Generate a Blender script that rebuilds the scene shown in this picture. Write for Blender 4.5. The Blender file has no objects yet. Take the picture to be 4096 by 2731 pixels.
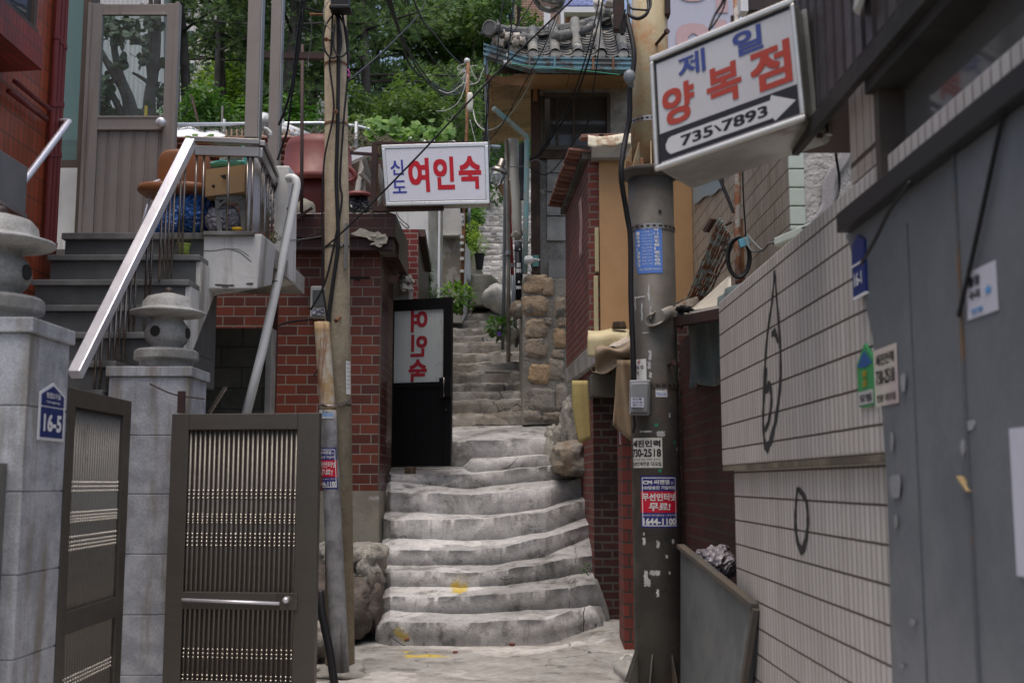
import bpy, bmesh, math, random
import numpy as np
from mathutils import Vector, Matrix, noise as mnoise
PI = math.pi
R = math.radians
SC = bpy.context.scene
COL = SC.collection

# ------------------------------------------------------------------ camera, sky, sun, exposure
PITCH = math.atan(565/4551.0)
SP, CP = math.sin(PITCH), math.cos(PITCH)
F = 4551.0
cam = bpy.data.cameras.new('camera'); camo = bpy.data.objects.new('camera', cam); COL.objects.link(camo)
camo.location = (0, 0, 1.5); camo.rotation_euler = (PI/2 + PITCH, 0, 0)
cam.lens = 40.0; cam.sensor_width = 36.0; cam.clip_start = .05; cam.clip_end = 2000
cam.dof.use_dof = True; cam.dof.focus_distance = 12.8; cam.dof.aperture_fstop = 3.0
SC.camera = camo
wd = bpy.data.worlds.new("World"); SC.world = wd; wd.use_nodes = True
wn = wd.node_tree; bg = wn.nodes['Background']
sky = wn.nodes.new('ShaderNodeTexSky'); sky.sky_type = 'NISHITA'; sky.sun_disc = False
SUN_EL, SUN_ROT = R(77), R(200)
sky.sun_elevation = SUN_EL; sky.sun_rotation = SUN_ROT; sky.air_density = 1.0; sky.dust_density = 5.5; sky.ozone_density = .5
wn.links.new(sky.outputs[0], bg.inputs[0]); bg.inputs[1].default_value = .14
sl = bpy.data.lights.new('sun', 'SUN'); sl.energy = 1.05; sl.angle = R(40); sl.color = (1, .98, .96)
so = bpy.data.objects.new('sun', sl); COL.objects.link(so)
sd = Vector((math.sin(SUN_ROT)*math.cos(SUN_EL), math.cos(SUN_ROT)*math.cos(SUN_EL), math.sin(SUN_EL)))
so.rotation_euler = sd.to_track_quat('Z', 'Y').to_euler(); so.location = (0, -10, 30)
SC.view_settings.view_transform = 'Standard'; SC.view_settings.look = 'None'
SC.view_settings.exposure = .43; SC.view_settings.gamma = 1

# ------------------------------------------------------------------ measuring: a pixel of the 4096 px photo at depth Y (m)
def P(u, v, Y):
    a = (u - 2048)/F; b = (1365.5 - v)/F
    dy = CP - b*SP; dz = SP + b*CP
    return Vector((a*Y/dy, Y, 1.5 + dz/dy*Y))
def Zat(v, Y): return P(2048, v, Y).z
def Xat(u, Y, v=1930): return P(u, v, Y).x
def PX(u, v, X):            # the point of that pixel on the plane x = X
    a = (u - 2048)/F; b = (1365.5 - v)/F
    dy = CP - b*SP; dz = SP + b*CP
    Y = X*dy/a
    return Vector((X, Y, 1.5 + dz/dy*Y))

# ------------------------------------------------------------------ mesh builder
class MB:
    def __init__(s): s.v = []; s.f = []; s.t = []
    def add(s, vs, fs, tint=.5):
        o = len(s.v); s.v += [tuple(p) for p in vs]
        s.f += [tuple(i + o for i in f) for f in fs]; s.t += [tint]*len(fs); return s
    def hexa(s, p, tint=.5):   # 4 bottom then 4 top, both counter-clockwise
        return s.add(p, [(3,2,1,0),(4,5,6,7),(0,1,5,4),(1,2,6,5),(2,3,7,6),(3,0,4,7)], tint)
    def box(s, x0, x1, y0, y1, z0, z1, tint=.5):
        if x0 > x1: x0, x1 = x1, x0
        if y0 > y1: y0, y1 = y1, y0
        if z0 > z1: z0, z1 = z1, z0
        return s.hexa([(x0,y0,z0),(x1,y0,z0),(x1,y1,z0),(x0,y1,z0),(x0,y0,z1),(x1,y0,z1),(x1,y1,z1),(x0,y1,z1)], tint)
    def obox(s, c, ex, ey, ez, tint=.5):   # centre and half axes
        c, ex, ey, ez = Vector(c), Vector(ex), Vector(ey), Vector(ez)
        return s.hexa([c-ex-ey-ez, c+ex-ey-ez, c+ex+ey-ez, c-ex+ey-ez, c-ex-ey+ez, c+ex-ey+ez, c+ex+ey+ez, c-ex+ey+ez], tint)
    def beam(s, a, b, w, h, up=(0,0,1), tint=.5):
        a, b = Vector(a), Vector(b); d = (b-a); L = d.length/2; d.normalize()
        side = d.cross(Vector(up)); side.normalize(); upv = side.cross(d)
        return s.obox((a+b)/2, d*L, side*(w/2), upv*(h/2), tint)
    def prism(s, pts, off, tint=.5):
        n = len(pts); off = Vector(off); pts = [Vector(p) for p in pts]
        vs = pts + [p + off for p in pts]
        fs = [tuple(range(n))[::-1], tuple(range(n, 2*n))] + [(i, (i+1) % n, n+(i+1) % n, n+i) for i in range(n)]
        return s.add(vs, fs, tint)
    def front(s, u0, v0, u1, v1, Y, th=.03, tint=.5):  # a rectangle of the photo at depth Y, thickness away from us
        a = P(u0, (v0+v1)/2, Y).x; b = P(u1, (v0+v1)/2, Y).x
        return s.box(a, b, Y, Y+th, Zat(v1, Y), Zat(v0, Y), tint)
    def tube(s, pts, r, seg=8, tint=.5, cap=True, r2=None):
        pts = [Vector(p) for p in pts]; n = len(pts); vs = []; up = None
        for i, p in enumerate(pts):
            d = (pts[min(i+1, n-1)] - pts[max(i-1, 0)]).normalized()
            if up is None:
                up = Vector((0,0,1)) if abs(d.z) < .9 else Vector((0,1,0))
            side = d.cross(up).normalized(); up = side.cross(d).normalized()
            rr = r if r2 is None else r + (r2-r)*i/(n-1)
            for k in range(seg):
                a = 2*PI*k/seg; vs.append(p + side*math.cos(a)*rr + up*math.sin(a)*rr)
        fs = [(i*seg+k, i*seg+(k+1) % seg, (i+1)*seg+(k+1) % seg, (i+1)*seg+k) for i in range(n-1) for k in range(seg)]
        if cap: fs += [tuple(range(seg))[::-1], tuple((n-1)*seg+k for k in range(seg))]
        return s.add(vs, fs, tint)
    def lathe(s, prof, c, seg=24, tint=.5, ax=None):
        c = Vector(c); vs = []
        ez = Vector((0,0,1)) if ax is None else Vector(ax).normalized()
        ex = ez.orthogonal().normalized() if ax is not None else Vector((1,0,0)); ey = ez.cross(ex)
        for (r, z) in prof:
            for k in range(seg):
                a = 2*PI*k/seg; vs.append(c + ex*r*math.cos(a) + ey*r*math.sin(a) + ez*z)
        n = len(prof)
        fs = [(i*seg+k, i*seg+(k+1) % seg, (i+1)*seg+(k+1) % seg, (i+1)*seg+k) for i in range(n-1) for k in range(seg)]
        fs += [tuple(range(seg))[::-1], tuple((n-1)*seg+k for k in range(seg))]
        return s.add(vs, fs, tint)
    def ball(s, c, r, n=6, tint=.5, sq=1, ns=0, seed=0, nf=1.5):   # r = scalar or 3 radii, sq<1 makes it boxy, ns = noise amount
        c = Vector(c); r = (r, r, r) if isinstance(r, (int, float)) else r; m = 2*n; vs = []
        for i in range(n+1):
            th = PI*i/n
            for k in range(m):
                ph = 2*PI*k/m
                q = [math.sin(th)*math.cos(ph), math.sin(th)*math.sin(ph), math.cos(th)]
                q = Vector([math.copysign(abs(t)**sq, t) for t in q])
                if ns:
                    w = mnoise.noise(q*nf + Vector((seed*3.1, seed*1.7, seed))) + .5*mnoise.noise(q*nf*2.7 + Vector((seed, 9, 3)))+ .3*mnoise.noise(q*nf*6 + Vector((seed, 2, 5))) + .12*mnoise.noise(q*nf*13 + Vector((1, seed, 5)))
                    q *= 1 + ns*w
                vs.append(c + Vector((q.x*r[0], q.y*r[1], q.z*r[2])))
        fs = [(i*m+k, (i+1)*m+k, (i+1)*m+(k+1) % m, i*m+(k+1) % m) for i in range(n) for k in range(m)]
        return s.add(vs, fs, tint)
    def sheet(s, fn, nu, nv, th=0, tint=.5):   # fn(s,t) in 0..1
        vs = [Vector(fn(i/nu, j/nv)) for j in range(nv+1) for i in range(nu+1)]
        fs = [(j*(nu+1)+i, j*(nu+1)+i+1, (j+1)*(nu+1)+i+1, (j+1)*(nu+1)+i) for j in range(nv) for i in range(nu)]
        if th:
            nrm = [Vector((0,0,0)) for _ in vs]
            for f in fs:
                q = (vs[f[1]]-vs[f[0]]).cross(vs[f[3]]-vs[f[0]])
                for i in f: nrm[i] += q
            m = len(vs); vs2 = [p + (q.normalized() if q.length > 0 else q)*th for p, q in zip(vs, nrm)]
            edge = [i for i in range(nu+1)] + [j*(nu+1)+nu for j in range(1, nv+1)] + [nv*(nu+1)+i for i in range(nu-1, -1, -1)] + [j*(nu+1) for j in range(nv-1, 0, -1)]
            fs2 = [tuple(i+m for i in f) for f in fs] + [tuple(reversed(f)) for f in fs]
            fs2 += [(edge[i], edge[(i+1) % len(edge)], edge[(i+1) % len(edge)]+m, edge[i]+m) for i in range(len(edge))]
            return s.add(vs+vs2, fs2, tint)
        return s.add(vs, fs, tint)
    def text(s, body, fn, x0, y0, w, h, bold=0.0, mirror=False, space=1.0, tint=.5, shear=0):
        vs, fs = glyphs(body, 0, space)
        if not vs: return s
        if bold:
            base = vs; nf = fs; vs = []; fs = []; self_l = []
            sh = [(0,0)] + [(a_*bold, b_*bold) for a_, b_ in ((1,1),(1,-1),(-1,1),(-1,-1),(1,0),(0,1),(-1,0),(0,-1))]
            for q, (dx, dy) in enumerate(sh):
                o_ = len(vs); vs = vs + [(x+dx, y+dy) for x, y in base]; fs = fs + [tuple(i+o_ for i in f) for f in nf]; self_l += [q]*len(base)
            e_ = 1e-3; nn = (fn(x0+w*.5+e_, y0+h*.5)-fn(x0+w*.5, y0+h*.5)).cross(fn(x0+w*.5, y0+h*.5+e_)-fn(x0+w*.5, y0+h*.5)).normalized()*.00007
            if nn.y > 0 and abs(nn.y) > .3 or (abs(nn.y) <= .3 and nn.x*(1 if fn(x0, y0).x < 0 else -1) < 0): nn = -nn
            if mirror: nn = nn
        xs = [p[0] for p in vs]; ys = [p[1] for p in vs]
        a, b, c, d = min(xs), max(xs), min(ys), max(ys)
        out = []
        for (x, y) in vs:
            X = (x-a)/(b-a); Y = (y-c)/(d-c)
            if mirror: X = 1-X
            pt = fn(x0 + X*w + shear*Y*h, y0 + Y*h)
            if bold: pt = pt + nn*self_l[len(out)]
            out.append(pt)
        return s.add(out, fs, tint)

_gc = {}
def glyphs(body, bold, space):
    k = (body, bold, space)
    if k in _gc: return _gc[k]
    c = bpy.data.curves.new('lettering', 'FONT'); c.body = body; c.offset = bold; c.space_character = space; c.resolution_u = 3
    o = bpy.data.objects.new('lettering', c)
    m = bpy.data.meshes.new_from_object(o)
    r = ([(v.co.x, v.co.y) for v in m.vertices], [tuple(p.vertices) for p in m.polygons])
    bpy.data.objects.remove(o); bpy.data.curves.remove(c); bpy.data.meshes.remove(m)
    _gc[k] = r; return r

def mesh_obj(name, mb, mat, org, smooth=False, bevel=0, solid=0):
    me = bpy.data.meshes.new(name)
    V = np.array(mb.v, dtype=np.float64).reshape(-1, 3)
    me.from_pydata((V - np.array(org)).tolist(), [], mb.f)
    nl = len(me.loops)
    # metric uv: along the wall and up, or plan for level faces
    nrm = np.empty(len(me.polygons)*3); me.polygons.foreach_get('normal', nrm); nrm = nrm.reshape(-1, 3)
    ls = np.empty(len(me.polygons), dtype=np.int32); me.polygons.foreach_get('loop_total', ls)
    lv = np.empty(nl, dtype=np.int32); me.loops.foreach_get('vertex_index', lv)
    N = np.repeat(nrm, ls, axis=0); C = V[lv]
    t = np.stack([-N[:, 1], N[:, 0], np.zeros(nl)], 1); L = np.linalg.norm(t, axis=1); L[L == 0] = 1; t /= L[:, None]
    lvl = np.abs(N[:, 2]) > .8
    U = np.where(lvl, C[:, 0], (C*t).sum(1)); W = np.where(lvl, C[:, 1], C[:, 2])
    uv = me.uv_layers.new(name='UVMap'); uv.data.foreach_set('uv', np.stack([U, W], 1).ravel())
    at = me.attributes.new('tint', 'FLOAT', 'FACE'); at.data.foreach_set('value', np.array(mb.t, dtype=np.float32))
    if smooth: me.polygons.foreach_set('use_smooth', np.ones(len(me.polygons), dtype=bool))
    me.materials.append(mat); me.update()
    o = bpy.data.objects.new(name, me); COL.objects.link(o)
    if bevel:
        b = o.modifiers.new('bevel', 'BEVEL'); b.width = bevel; b.segments = 2; b.limit_method = 'ANGLE'; b.angle_limit = R(40)
    return o
def base_of(mb):
    V = np.array(mb.v); a = V.min(0); b = V.max(0)
    return ((a[0]+b[0])/2, (a[1]+b[1])/2, a[2])
def solo(name, label, cat, mb, mat, group=None, kind=None, **k):
    org = base_of(mb); o = mesh_obj(name, mb, mat, org, **k); o.location = org
    if kind: o['kind'] = kind
    if label: o['label'] = label
    if cat: o['category'] = cat
    if group: o['group'] = group
    return o
def thing(name, label, cat, loc, group=None):
    o = bpy.data.objects.new(name, None); COL.objects.link(o); o.location = Vector(loc); o.empty_display_size = .1
    o['label'] = label; o['category'] = cat
    if group: o['group'] = group
    return o
def part(root, name, mb, mat, label=None, **k):
    top = root
    while top.parent: top = top.parent
    o = mesh_obj(name, mb, mat, tuple(top.location), **k); o.parent = root
    if label: o['label'] = label
    return o
def structure(name, mb, mat, **k): return solo(name, None, None, mb, mat, kind='structure', **k)
def copy_tree(o, parent=None):
    c = o.copy(); COL.objects.link(c)
    if parent: c.parent = parent
    for ch in [x for x in KIDS.get(o.name, [])]: copy_tree(ch, c)
    return c
KIDS = {}
def remember(o):
    for x in COL.objects:
        if x.parent: KIDS.setdefault(x.parent.name, [])
    KIDS.clear()
    for x in COL.objects:
        if x.parent: KIDS.setdefault(x.parent.name, []).append(x)
def plane_fn(O, ex, ey):
    O, ex, ey = Vector(O), Vector(ex).normalized(), Vector(ey).normalized()
    return lambda x, y: O + ex*x + ey*y
def lerp(a, b, t): return a + (b-a)*t
def sag(a, b, d, n=14):
    a, b = Vector(a), Vector(b)
    return [a.lerp(b, i/n) - Vector((0, 0, d*4*(i/n)*(1-i/n))) for i in range(n+1)]
def smooth_path(pts, n=6):
    pts = [Vector(p) for p in pts]; out = []
    for i in range(len(pts)-1):
        p0 = pts[max(i-1, 0)]; p1 = pts[i]; p2 = pts[i+1]; p3 = pts[min(i+2, len(pts)-1)]
        for k in range(n):
            t = k/n
            out.append(.5*((2*p1) + (p2-p0)*t + (2*p0-5*p1+4*p2-p3)*t*t + (3*p1-p0-3*p2+p3)*t**3))
    out.append(pts[-1]); return out

# ------------------------------------------------------------------ materials
class NT:
    def __init__(s, name):
        s.m = bpy.data.materials.new(name); s.m.use_nodes = True; s.t = s.m.node_tree
        s.b = s.t.nodes['Principled BSDF']
    def n(s, typ, out=0, **inp):
        nd = s.t.nodes.new('ShaderNode'+typ)
        for k, v in inp.items():
            if k[0] == '_': setattr(nd, k[1:], v); continue
            key = int(k[1:]) if k[0] == 'i' and k[1:].isdigit() else k.replace('_', ' ')
            s.put(nd.inputs[key], v)
        return nd.outputs[out]
    def put(s, sock, v):
        if isinstance(v, bpy.types.NodeSocket): s.t.links.new(v, sock)
        elif isinstance(v, (tuple, list)) and len(v) == 3 and sock.type == 'RGBA': sock.default_value = (*v, 1)
        else: sock.default_value = v
    def mix(s, f, a, b, mode='MIX'): return s.n('Mix', 2, _data_type='RGBA', _blend_type=mode, i0=f, i6=a, i7=b)
    def m2(s, op, a, b=0.0, c=None):
        if c is None: return s.n('Math', 0, _operation=op, i0=a, i1=b)
        return s.n('Math', 0, _operation=op, i0=a, i1=b, i2=c)
    def ramp(s, x, lo, hi): return s.n('MapRange', 0, _interpolation_type='SMOOTHSTEP', Value=x, From_Min=lo, From_Max=hi)
    def co(s, kind='Object', scale=(1,1,1)):
        nd = s.t.nodes.new('ShaderNodeTexCoord'); o = nd.outputs[kind]
        if scale != (1,1,1): o = s.n('Mapping', 0, Vector=o, Scale=scale)
        return o
    def noise(s, sc, vec=None, det=6.0, rough=.6, dist=0.0):
        return s.n('TexNoise', 0, Vector=vec if vec is not None else s.co(), Scale=sc, Detail=det, Roughness=rough, Distortion=dist)
    def bump(s, h, strength=.3, dist=.01, prev=None):
        nd = s.t.nodes.new('ShaderNodeBump'); s.put(nd.inputs['Height'], h); nd.inputs['Strength'].default_value = strength; nd.inputs['Distance'].default_value = dist
        if prev is not None: s.put(nd.inputs['Normal'], prev)
        return nd.outputs[0]
    def fin(s, col, rough=.7, metal=0, nrm=None, spec=.3, **k):
        s.put(s.b.inputs['Base Color'], col); s.put(s.b.inputs['Roughness'], rough); s.put(s.b.inputs['Metallic'], metal)
        s.b.inputs['Specular IOR Level'].default_value = spec
        if nrm is not None: s.put(s.b.inputs['Normal'], nrm)
        for a, b in k.items(): s.put(s.b.inputs[a.replace('_', ' ')], b)
        return s.m
def mul(c, f): return tuple(min(1, x*f) for x in c)
def PM(name, c, c2=None, rough=.75, metal=0, scale=2.5, lo=.38, hi=.62, stain=None, sscale=1.2, slo=.55, shi=.68, samt=.8, streak=False, grain=.25, gscale=70, bump=.35, bd=.006, bscale=30, spec=.3, **k):
    s = NT(name); o = s.co()
    c2 = c2 or mul(c, .7)
    f = s.ramp(s.noise(scale, o, 8), lo, hi)
    col = s.mix(f, c, c2)
    g = s.noise(gscale, o, 3)
    gm = s.m2('MULTIPLY_ADD', g, 2*grain, 1-grain)
    col = s.mix(1.0, col, s.n('CombineColor', 0, i0=gm, i1=gm, i2=gm), 'MULTIPLY')
    if stain:
        vec = s.co('Object', (5, 5, .5)) if streak else o
        sf = s.m2('MULTIPLY', s.ramp(s.noise(sscale, vec, 8, .65), slo, shi), samt)
        col = s.mix(sf, col, stain)
    h = s.m2('ADD', s.noise(bscale, o, 6), s.m2('MULTIPLY', s.noise(bscale*.2, o, 4), 1.5))
    return s.fin(col, s.m2('MULTIPLY_ADD', f, .12, rough-.06), metal, s.bump(h, bump, bd), spec, **k)
def BRICK(name, c1, c2, mortar, bw=.21, bh=.067, ms=.008, off=.5, rough=.6, dirt=(.05,.04,.04), dlo=.5, dhi=.75, damt=.6, bump=.6, spec=.3, warp=.004):
    s = NT(name); uv = s.co('UV')
    wn_ = s.n('VectorMath', 0, _operation='SCALE', i0=s.n('VectorMath', 0, _operation='SUBTRACT', i0=s.n('TexNoise', 1, Vector=uv, Scale=9.0, Detail=3.0), i1=(.5,.5,.5)), Scale=warp*2)
    uw = s.n('VectorMath', 0, _operation='ADD', i0=uv, i1=wn_)
    nd = s.t.nodes.new('ShaderNodeTexBrick'); nd.offset = off; nd.squash = 1
    s.put(nd.inputs['Vector'], uw)
    for a, b in (('Color1', c1), ('Color2', c2), ('Mortar', mortar)): s.put(nd.inputs[a], b)
    nd.inputs['Scale'].default_value = 1; nd.inputs['Mortar Size'].default_value = ms; nd.inputs['Mortar Smooth'].default_value = .15
    nd.inputs['Brick Width'].default_value = bw; nd.inputs['Row Height'].default_value = bh; nd.inputs['Bias'].default_value = 0
    o = s.co()
    gm = s.m2('MULTIPLY_ADD', s.noise(55, o, 4), .5, .75)
    col = s.mix(1.0, nd.outputs[0], s.n('CombineColor', 0, i0=gm, i1=gm, i2=gm), 'MULTIPLY')
    df = s.m2('MULTIPLY', s.ramp(s.noise(1.6, o, 9, .65), dlo, dhi), damt)
    col = s.mix(df, col, dirt)
    h = s.m2('ADD', s.m2('MULTIPLY', nd.outputs[1], -1.0), s.m2('MULTIPLY', s.noise(40, o, 5), .35))
    return s.fin(col, rough, 0, s.bump(h, bump, .006), spec)
def TINT(name, c1, c2, rough=.7, grain=.25, gscale=60, bump=.3, bd=.006, bscale=40, stain=None, sscale=3, slo=.5, shi=.65, spec=.3, c3=None, **k):
    s = NT(name); o = s.co()
    at = s.t.nodes.new('ShaderNodeAttribute'); at.attribute_name = 'tint'
    col = s.mix(at.outputs[2], c1, c2)
    if c3: col = s.mix(s.ramp(s.noise(5, o, 5), .45, .65), col, c3)
    g = s.m2('MULTIPLY_ADD', s.noise(gscale, o, 4), 2*grain, 1-grain)
    col = s.mix(1.0, col, s.n('CombineColor', 0, i0=g, i1=g, i2=g), 'MULTIPLY')
    if stain: col = s.mix(s.ramp(s.noise(sscale, o, 8), slo, shi), col, stain)
    return s.fin(col, rough, 0, s.bump(s.noise(bscale, o, 6), bump, bd), spec, **k)
def FLAT(name, c, rough=.5, metal=0, spec=.3, **k):
    s = NT(name); o = s.co()
    g = s.m2('MULTIPLY_ADD', s.noise(25, o, 5), .16, .92)
    col = s.mix(1.0, c, s.n('CombineColor', 0, i0=g, i1=g, i2=g), 'MULTIPLY')
    return s.fin(col, rough, metal, None, spec, **k)
def METAL(name, c, rough=.35, metal=.9, brush=(60,60,2), var=.25, dirt=None, dlo=.55, dhi=.75, damt=.7):
    s = NT(name); o = s.co()
    n1 = s.noise(1.0, s.co('Object', brush), 4)
    g = s.m2('MULTIPLY_ADD', n1, 2*var, 1-var)
    col = s.mix(1.0, c, s.n('CombineColor', 0, i0=g, i1=g, i2=g), 'MULTIPLY')
    r = s.m2('MULTIPLY_ADD', s.noise(6, o, 6), .3, rough-.15)
    if dirt:
        df = s.m2('MULTIPLY', s.ramp(s.noise(3, o, 9, .65), dlo, dhi), damt); col = s.mix(df, col, dirt)
        return s.fin(col, r, s.m2('MULTIPLY_ADD', df, -metal, metal), s.bump(s.noise(80, o, 3), .1, .002))
    return s.fin(col, r, metal, s.bump(s.noise(12, o, 3), .12, .004))
def GLASS(name, c=(.9,1,.97), rough=.02, alpha=.35):
    s = NT(name)
    gl = s.n('BsdfGlossy', 0, Color=(.9,.9,.9), Roughness=rough); tr = s.n('BsdfTransparent', 0, Color=c)
    df = s.n('BsdfDiffuse', 0, Color=mul(c, .35))
    a = s.n('MixShader', 0, i0=alpha, i1=tr, i2=df)
    fr = s.n('Fresnel', 0, IOR=1.45)
    mx = s.n('MixShader', 0, i0=fr, i1=a, i2=gl)
    s.t.links.new(mx, s.t.nodes['Material Output'].inputs[0]); return s.m
# ------------------------------------------------------------------ shared materials
def stair_mat():
    s = NT('worn_concrete'); o = s.co(); pos = s.n('NewGeometry', 0)
    at = s.t.nodes.new('ShaderNodeAttribute'); at.attribute_name = 'tint'
    a = s.mix(s.ramp(s.noise(1.3, o, 9, .6), .38, .62), (.51,.50,.485), (.345,.338,.322))
    b = s.mix(s.ramp(s.noise(2.4, o, 9, .6), .42, .58), (.27,.24,.195), (.38,.36,.32))
    c = s.mix(at.outputs[2], a, b)
    w = s.ramp(s.noise(1.9, o, 10, .68), .60, .68); c = s.mix(s.m2('MULTIPLY', w, .6), c, (.62,.62,.615))
    d = s.m2('MULTIPLY', s.ramp(s.noise(2.6, o, 12, .74), .53, .64), .75); c = s.mix(d, c, (.15,.145,.13))
    st = s.ramp(s.noise(1.0, s.co('Object', (14, 14, 1.5)), 8, .7), .55, .72); c = s.mix(s.m2('MULTIPLY', st, .45), c, (.15,.148,.14))
    md = s.m2('MULTIPLY_ADD', s.noise(11, o, 9, .72), 1.1, .45); c = s.mix(1.0, c, s.n('CombineColor', 0, i0=md, i1=md, i2=md), 'MULTIPLY')
    pa = s.n('TexVoronoi', 1, Vector=s.n('VectorMath', 0, _operation='ADD', i0=o, i1=s.n('VectorMath', 0, _operation='SCALE', i0=s.n('TexNoise', 1, Vector=o, Scale=2.0, Detail=5.0), Scale=.6)), Scale=1.1)
    pg = s.m2('MULTIPLY_ADD', s.n('SeparateXYZ', 0, Vector=pa), .5, .75); c = s.mix(1.0, c, s.n('CombineColor', 0, i0=pg, i1=pg, i2=s.m2('MULTIPLY', pg, 1.02)), 'MULTIPLY')
    sp = s.ramp(s.noise(38, o, 8, .85), .56, .64); c = s.mix(s.m2('MULTIPLY', sp, .6), c, (.10,.097,.09))
    g = s.m2('MULTIPLY_ADD', s.noise(120, o, 3), .4, .8); c = s.mix(1.0, c, s.n('CombineColor', 0, i0=g, i1=g, i2=g), 'MULTIPLY')
    vo = s.n('TexVoronoi', 0, _feature='DISTANCE_TO_EDGE', Vector=s.n('VectorMath', 0, _operation='ADD', i0=o, i1=s.n('VectorMath', 0, _operation='SCALE', i0=s.n('TexNoise', 1, Vector=o, Scale=3.0, Detail=3.0), Scale=.25)), Scale=.8)
    cr = s.ramp(vo, .006, .0015); cr = s.m2('MULTIPLY', cr, s.ramp(s.noise(1.1, o, 3), .48, .6)); c = s.mix(cr, c, (.05,.045,.04))
    nz = s.noise(7, o, 6)
    for (q, r, sq) in YELLOW:
        dv = s.n('VectorMath', 0, _operation='MULTIPLY', i0=s.n('VectorMath', 0, _operation='SUBTRACT', i0=pos, i1=tuple(q)), i1=sq)
        dl = s.n('VectorMath', 1, _operation='LENGTH', i0=dv)
        f = s.ramp(s.m2('ADD', dl, s.m2('MULTIPLY_ADD', nz, .3, -.15)), r, r*.35); c = s.mix(s.m2('MULTIPLY', f, .8), c, (.62,.45,.03))
    h = s.m2('ADD', s.m2('MULTIPLY', s.noise(9, o, 8), 2.0), s.m2('ADD', s.noise(50, o, 5), s.m2('MULTIPLY', cr, -2.0)))
    return s.fin(c, .9, 0, s.bump(h, .55, .012), .2)
YELLOW = [(P(1612, 2548, 10.75), .085, (.9,.5,1)), (P(1625, 2575, 10.4), .10, (1.0,.4,1)), (P(1700, 2596, 10.2), .15, (.5,.8,1.2)), (P(1838, 2352, 11.4), .09, (.9,.5,1))]
M_STAIR = stair_mat()
M_CONC = PM('weathered_concrete', (.40,.385,.355), (.27,.26,.235), stain=(.12,.11,.1), scale=2, bump=.5)
M_CONCD = PM('dark_concrete', (.13,.12,.10), (.075,.07,.06), stain=(.04,.038,.03), bump=.6)  # darker concrete for soffit, lintel and trims
M_WHITEW = PM('old_white_render', (.68,.68,.66), (.56,.56,.55), stain=(.26,.24,.2), streak=True, sscale=1.0, slo=.50, shi=.66, scale=1.5, grain=.08, bump=.4)
M_GRAN = PM('grey_granite', (.43,.445,.475), (.29,.305,.33), grain=.5, gscale=90, scale=5, stain=(.20,.17,.125), sscale=1.3, slo=.50, shi=.68, samt=.75, streak=True, bump=.15)
M_GRAND = PM('dark_riser_granite', (.135,.14,.14), (.085,.088,.088), grain=.3, gscale=120, scale=1.2, stain=(.16,.13,.08), slo=.58, shi=.7, samt=.5, streak=True, bump=.2, rough=.55)  # darker granite than the treads
M_GRANC = PM('stone_lantern_granite', (.36,.36,.35), (.21,.21,.20), grain=.5, gscale=80, scale=4, stain=(.16,.15,.13), sscale=3, slo=.52, shi=.7, samt=.6, bump=.3)
M_REDB = BRICK('red_glazed_brick', (.17,.042,.024), (.085,.025,.018), (.21,.195,.168), bw=.232, bh=.1062, ms=.006, rough=.42, dirt=(.07,.02,.017), dlo=.52, dhi=.78, damt=.7, bump=.4, warp=.001, spec=.4)
M_REDB2 = BRICK('dark_red_tile', (.055,.018,.016), (.038,.015,.014), (.075,.065,.058), bw=.30, bh=.105, ms=.005, rough=.4, dirt=(.02,.012,.01), dlo=.45, dhi=.7, damt=.8)
M_OLDB = BRICK('old_red_brick', (.19,.045,.034), (.115,.032,.027), (.16,.125,.11), bw=.205, bh=.082, ms=.010, rough=.75, dirt=(.06,.03,.025), dlo=.5, dhi=.75, damt=.7, warp=.008)
M_DKB = BRICK('dark_brick', (.085,.03,.026), (.045,.022,.02), (.10,.09,.08), bw=.205, bh=.082, ms=.011, rough=.85, dirt=(.022,.018,.017), dlo=.42, dhi=.68, damt=.8, warp=.008)  # much darker brick than the old red one
M_ORB = BRICK('orange_red_tile', (.40,.085,.033), (.30,.062,.026), (.10,.05,.035), bw=.085, bh=.19, ms=.006, off=0, rough=.35, dirt=(.1,.03,.02), bump=.4, spec=.45)
def tile_mat(name, c1, c2, tw, th, gr=(.055,.04,.032), gv=(.12,.10,.085), dirt=(.2,.17,.13), damt=.4):
    s = NT(name); uv = s.co('UV'); o = s.co()
    sx = s.n('SeparateXYZ', 0, Vector=uv); sy = s.n('SeparateXYZ', 1, Vector=uv)
    nd = s.t.nodes.new('ShaderNodeTexBrick'); nd.offset = 0; nd.squash = 1; s.put(nd.inputs['Vector'], uv)
    for a, b in (('Color1', c1), ('Color2', c2), ('Mortar', gv)): s.put(nd.inputs[a], b)
    nd.inputs['Scale'].default_value = 1; nd.inputs['Mortar Size'].default_value = .0052; nd.inputs['Mortar Smooth'].default_value = .35
    nd.inputs['Brick Width'].default_value = tw; nd.inputs['Row Height'].default_value = th
    wob = s.m2('MULTIPLY_ADD', s.noise(22, o, 4), .006, -.003)
    fy = s.m2('PINGPONG', s.m2('ADD', sy, wob), th/2)
    fy = s.m2('FRACT', s.m2('DIVIDE', s.m2('ADD', sy, wob), th)); ln = s.m2('ABSOLUTE', s.m2('SUBTRACT', fy, .5))
    ln = s.ramp(ln, .455, .475)
    c = s.mix(1.0, nd.outputs[0], s.mix(s.noise(1.0, s.co('Object', (3, 3, .8)), 7), (.78,.77,.74), (1.15,1.15,1.15)), 'MULTIPLY')
    d = s.m2('MULTIPLY', s.ramp(s.noise(1.0, s.co('Object', (7, 7, .8)), 9, .7), .52, .72), damt); c = s.mix(d, c, dirt)
    c = s.mix(ln, c, gr)
    h = s.m2('SUBTRACT', s.m2('MULTIPLY', nd.outputs[1], -.5), ln)
    return s.fin(c, .42, 0, s.bump(h, .5, .006), .4)
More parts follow.
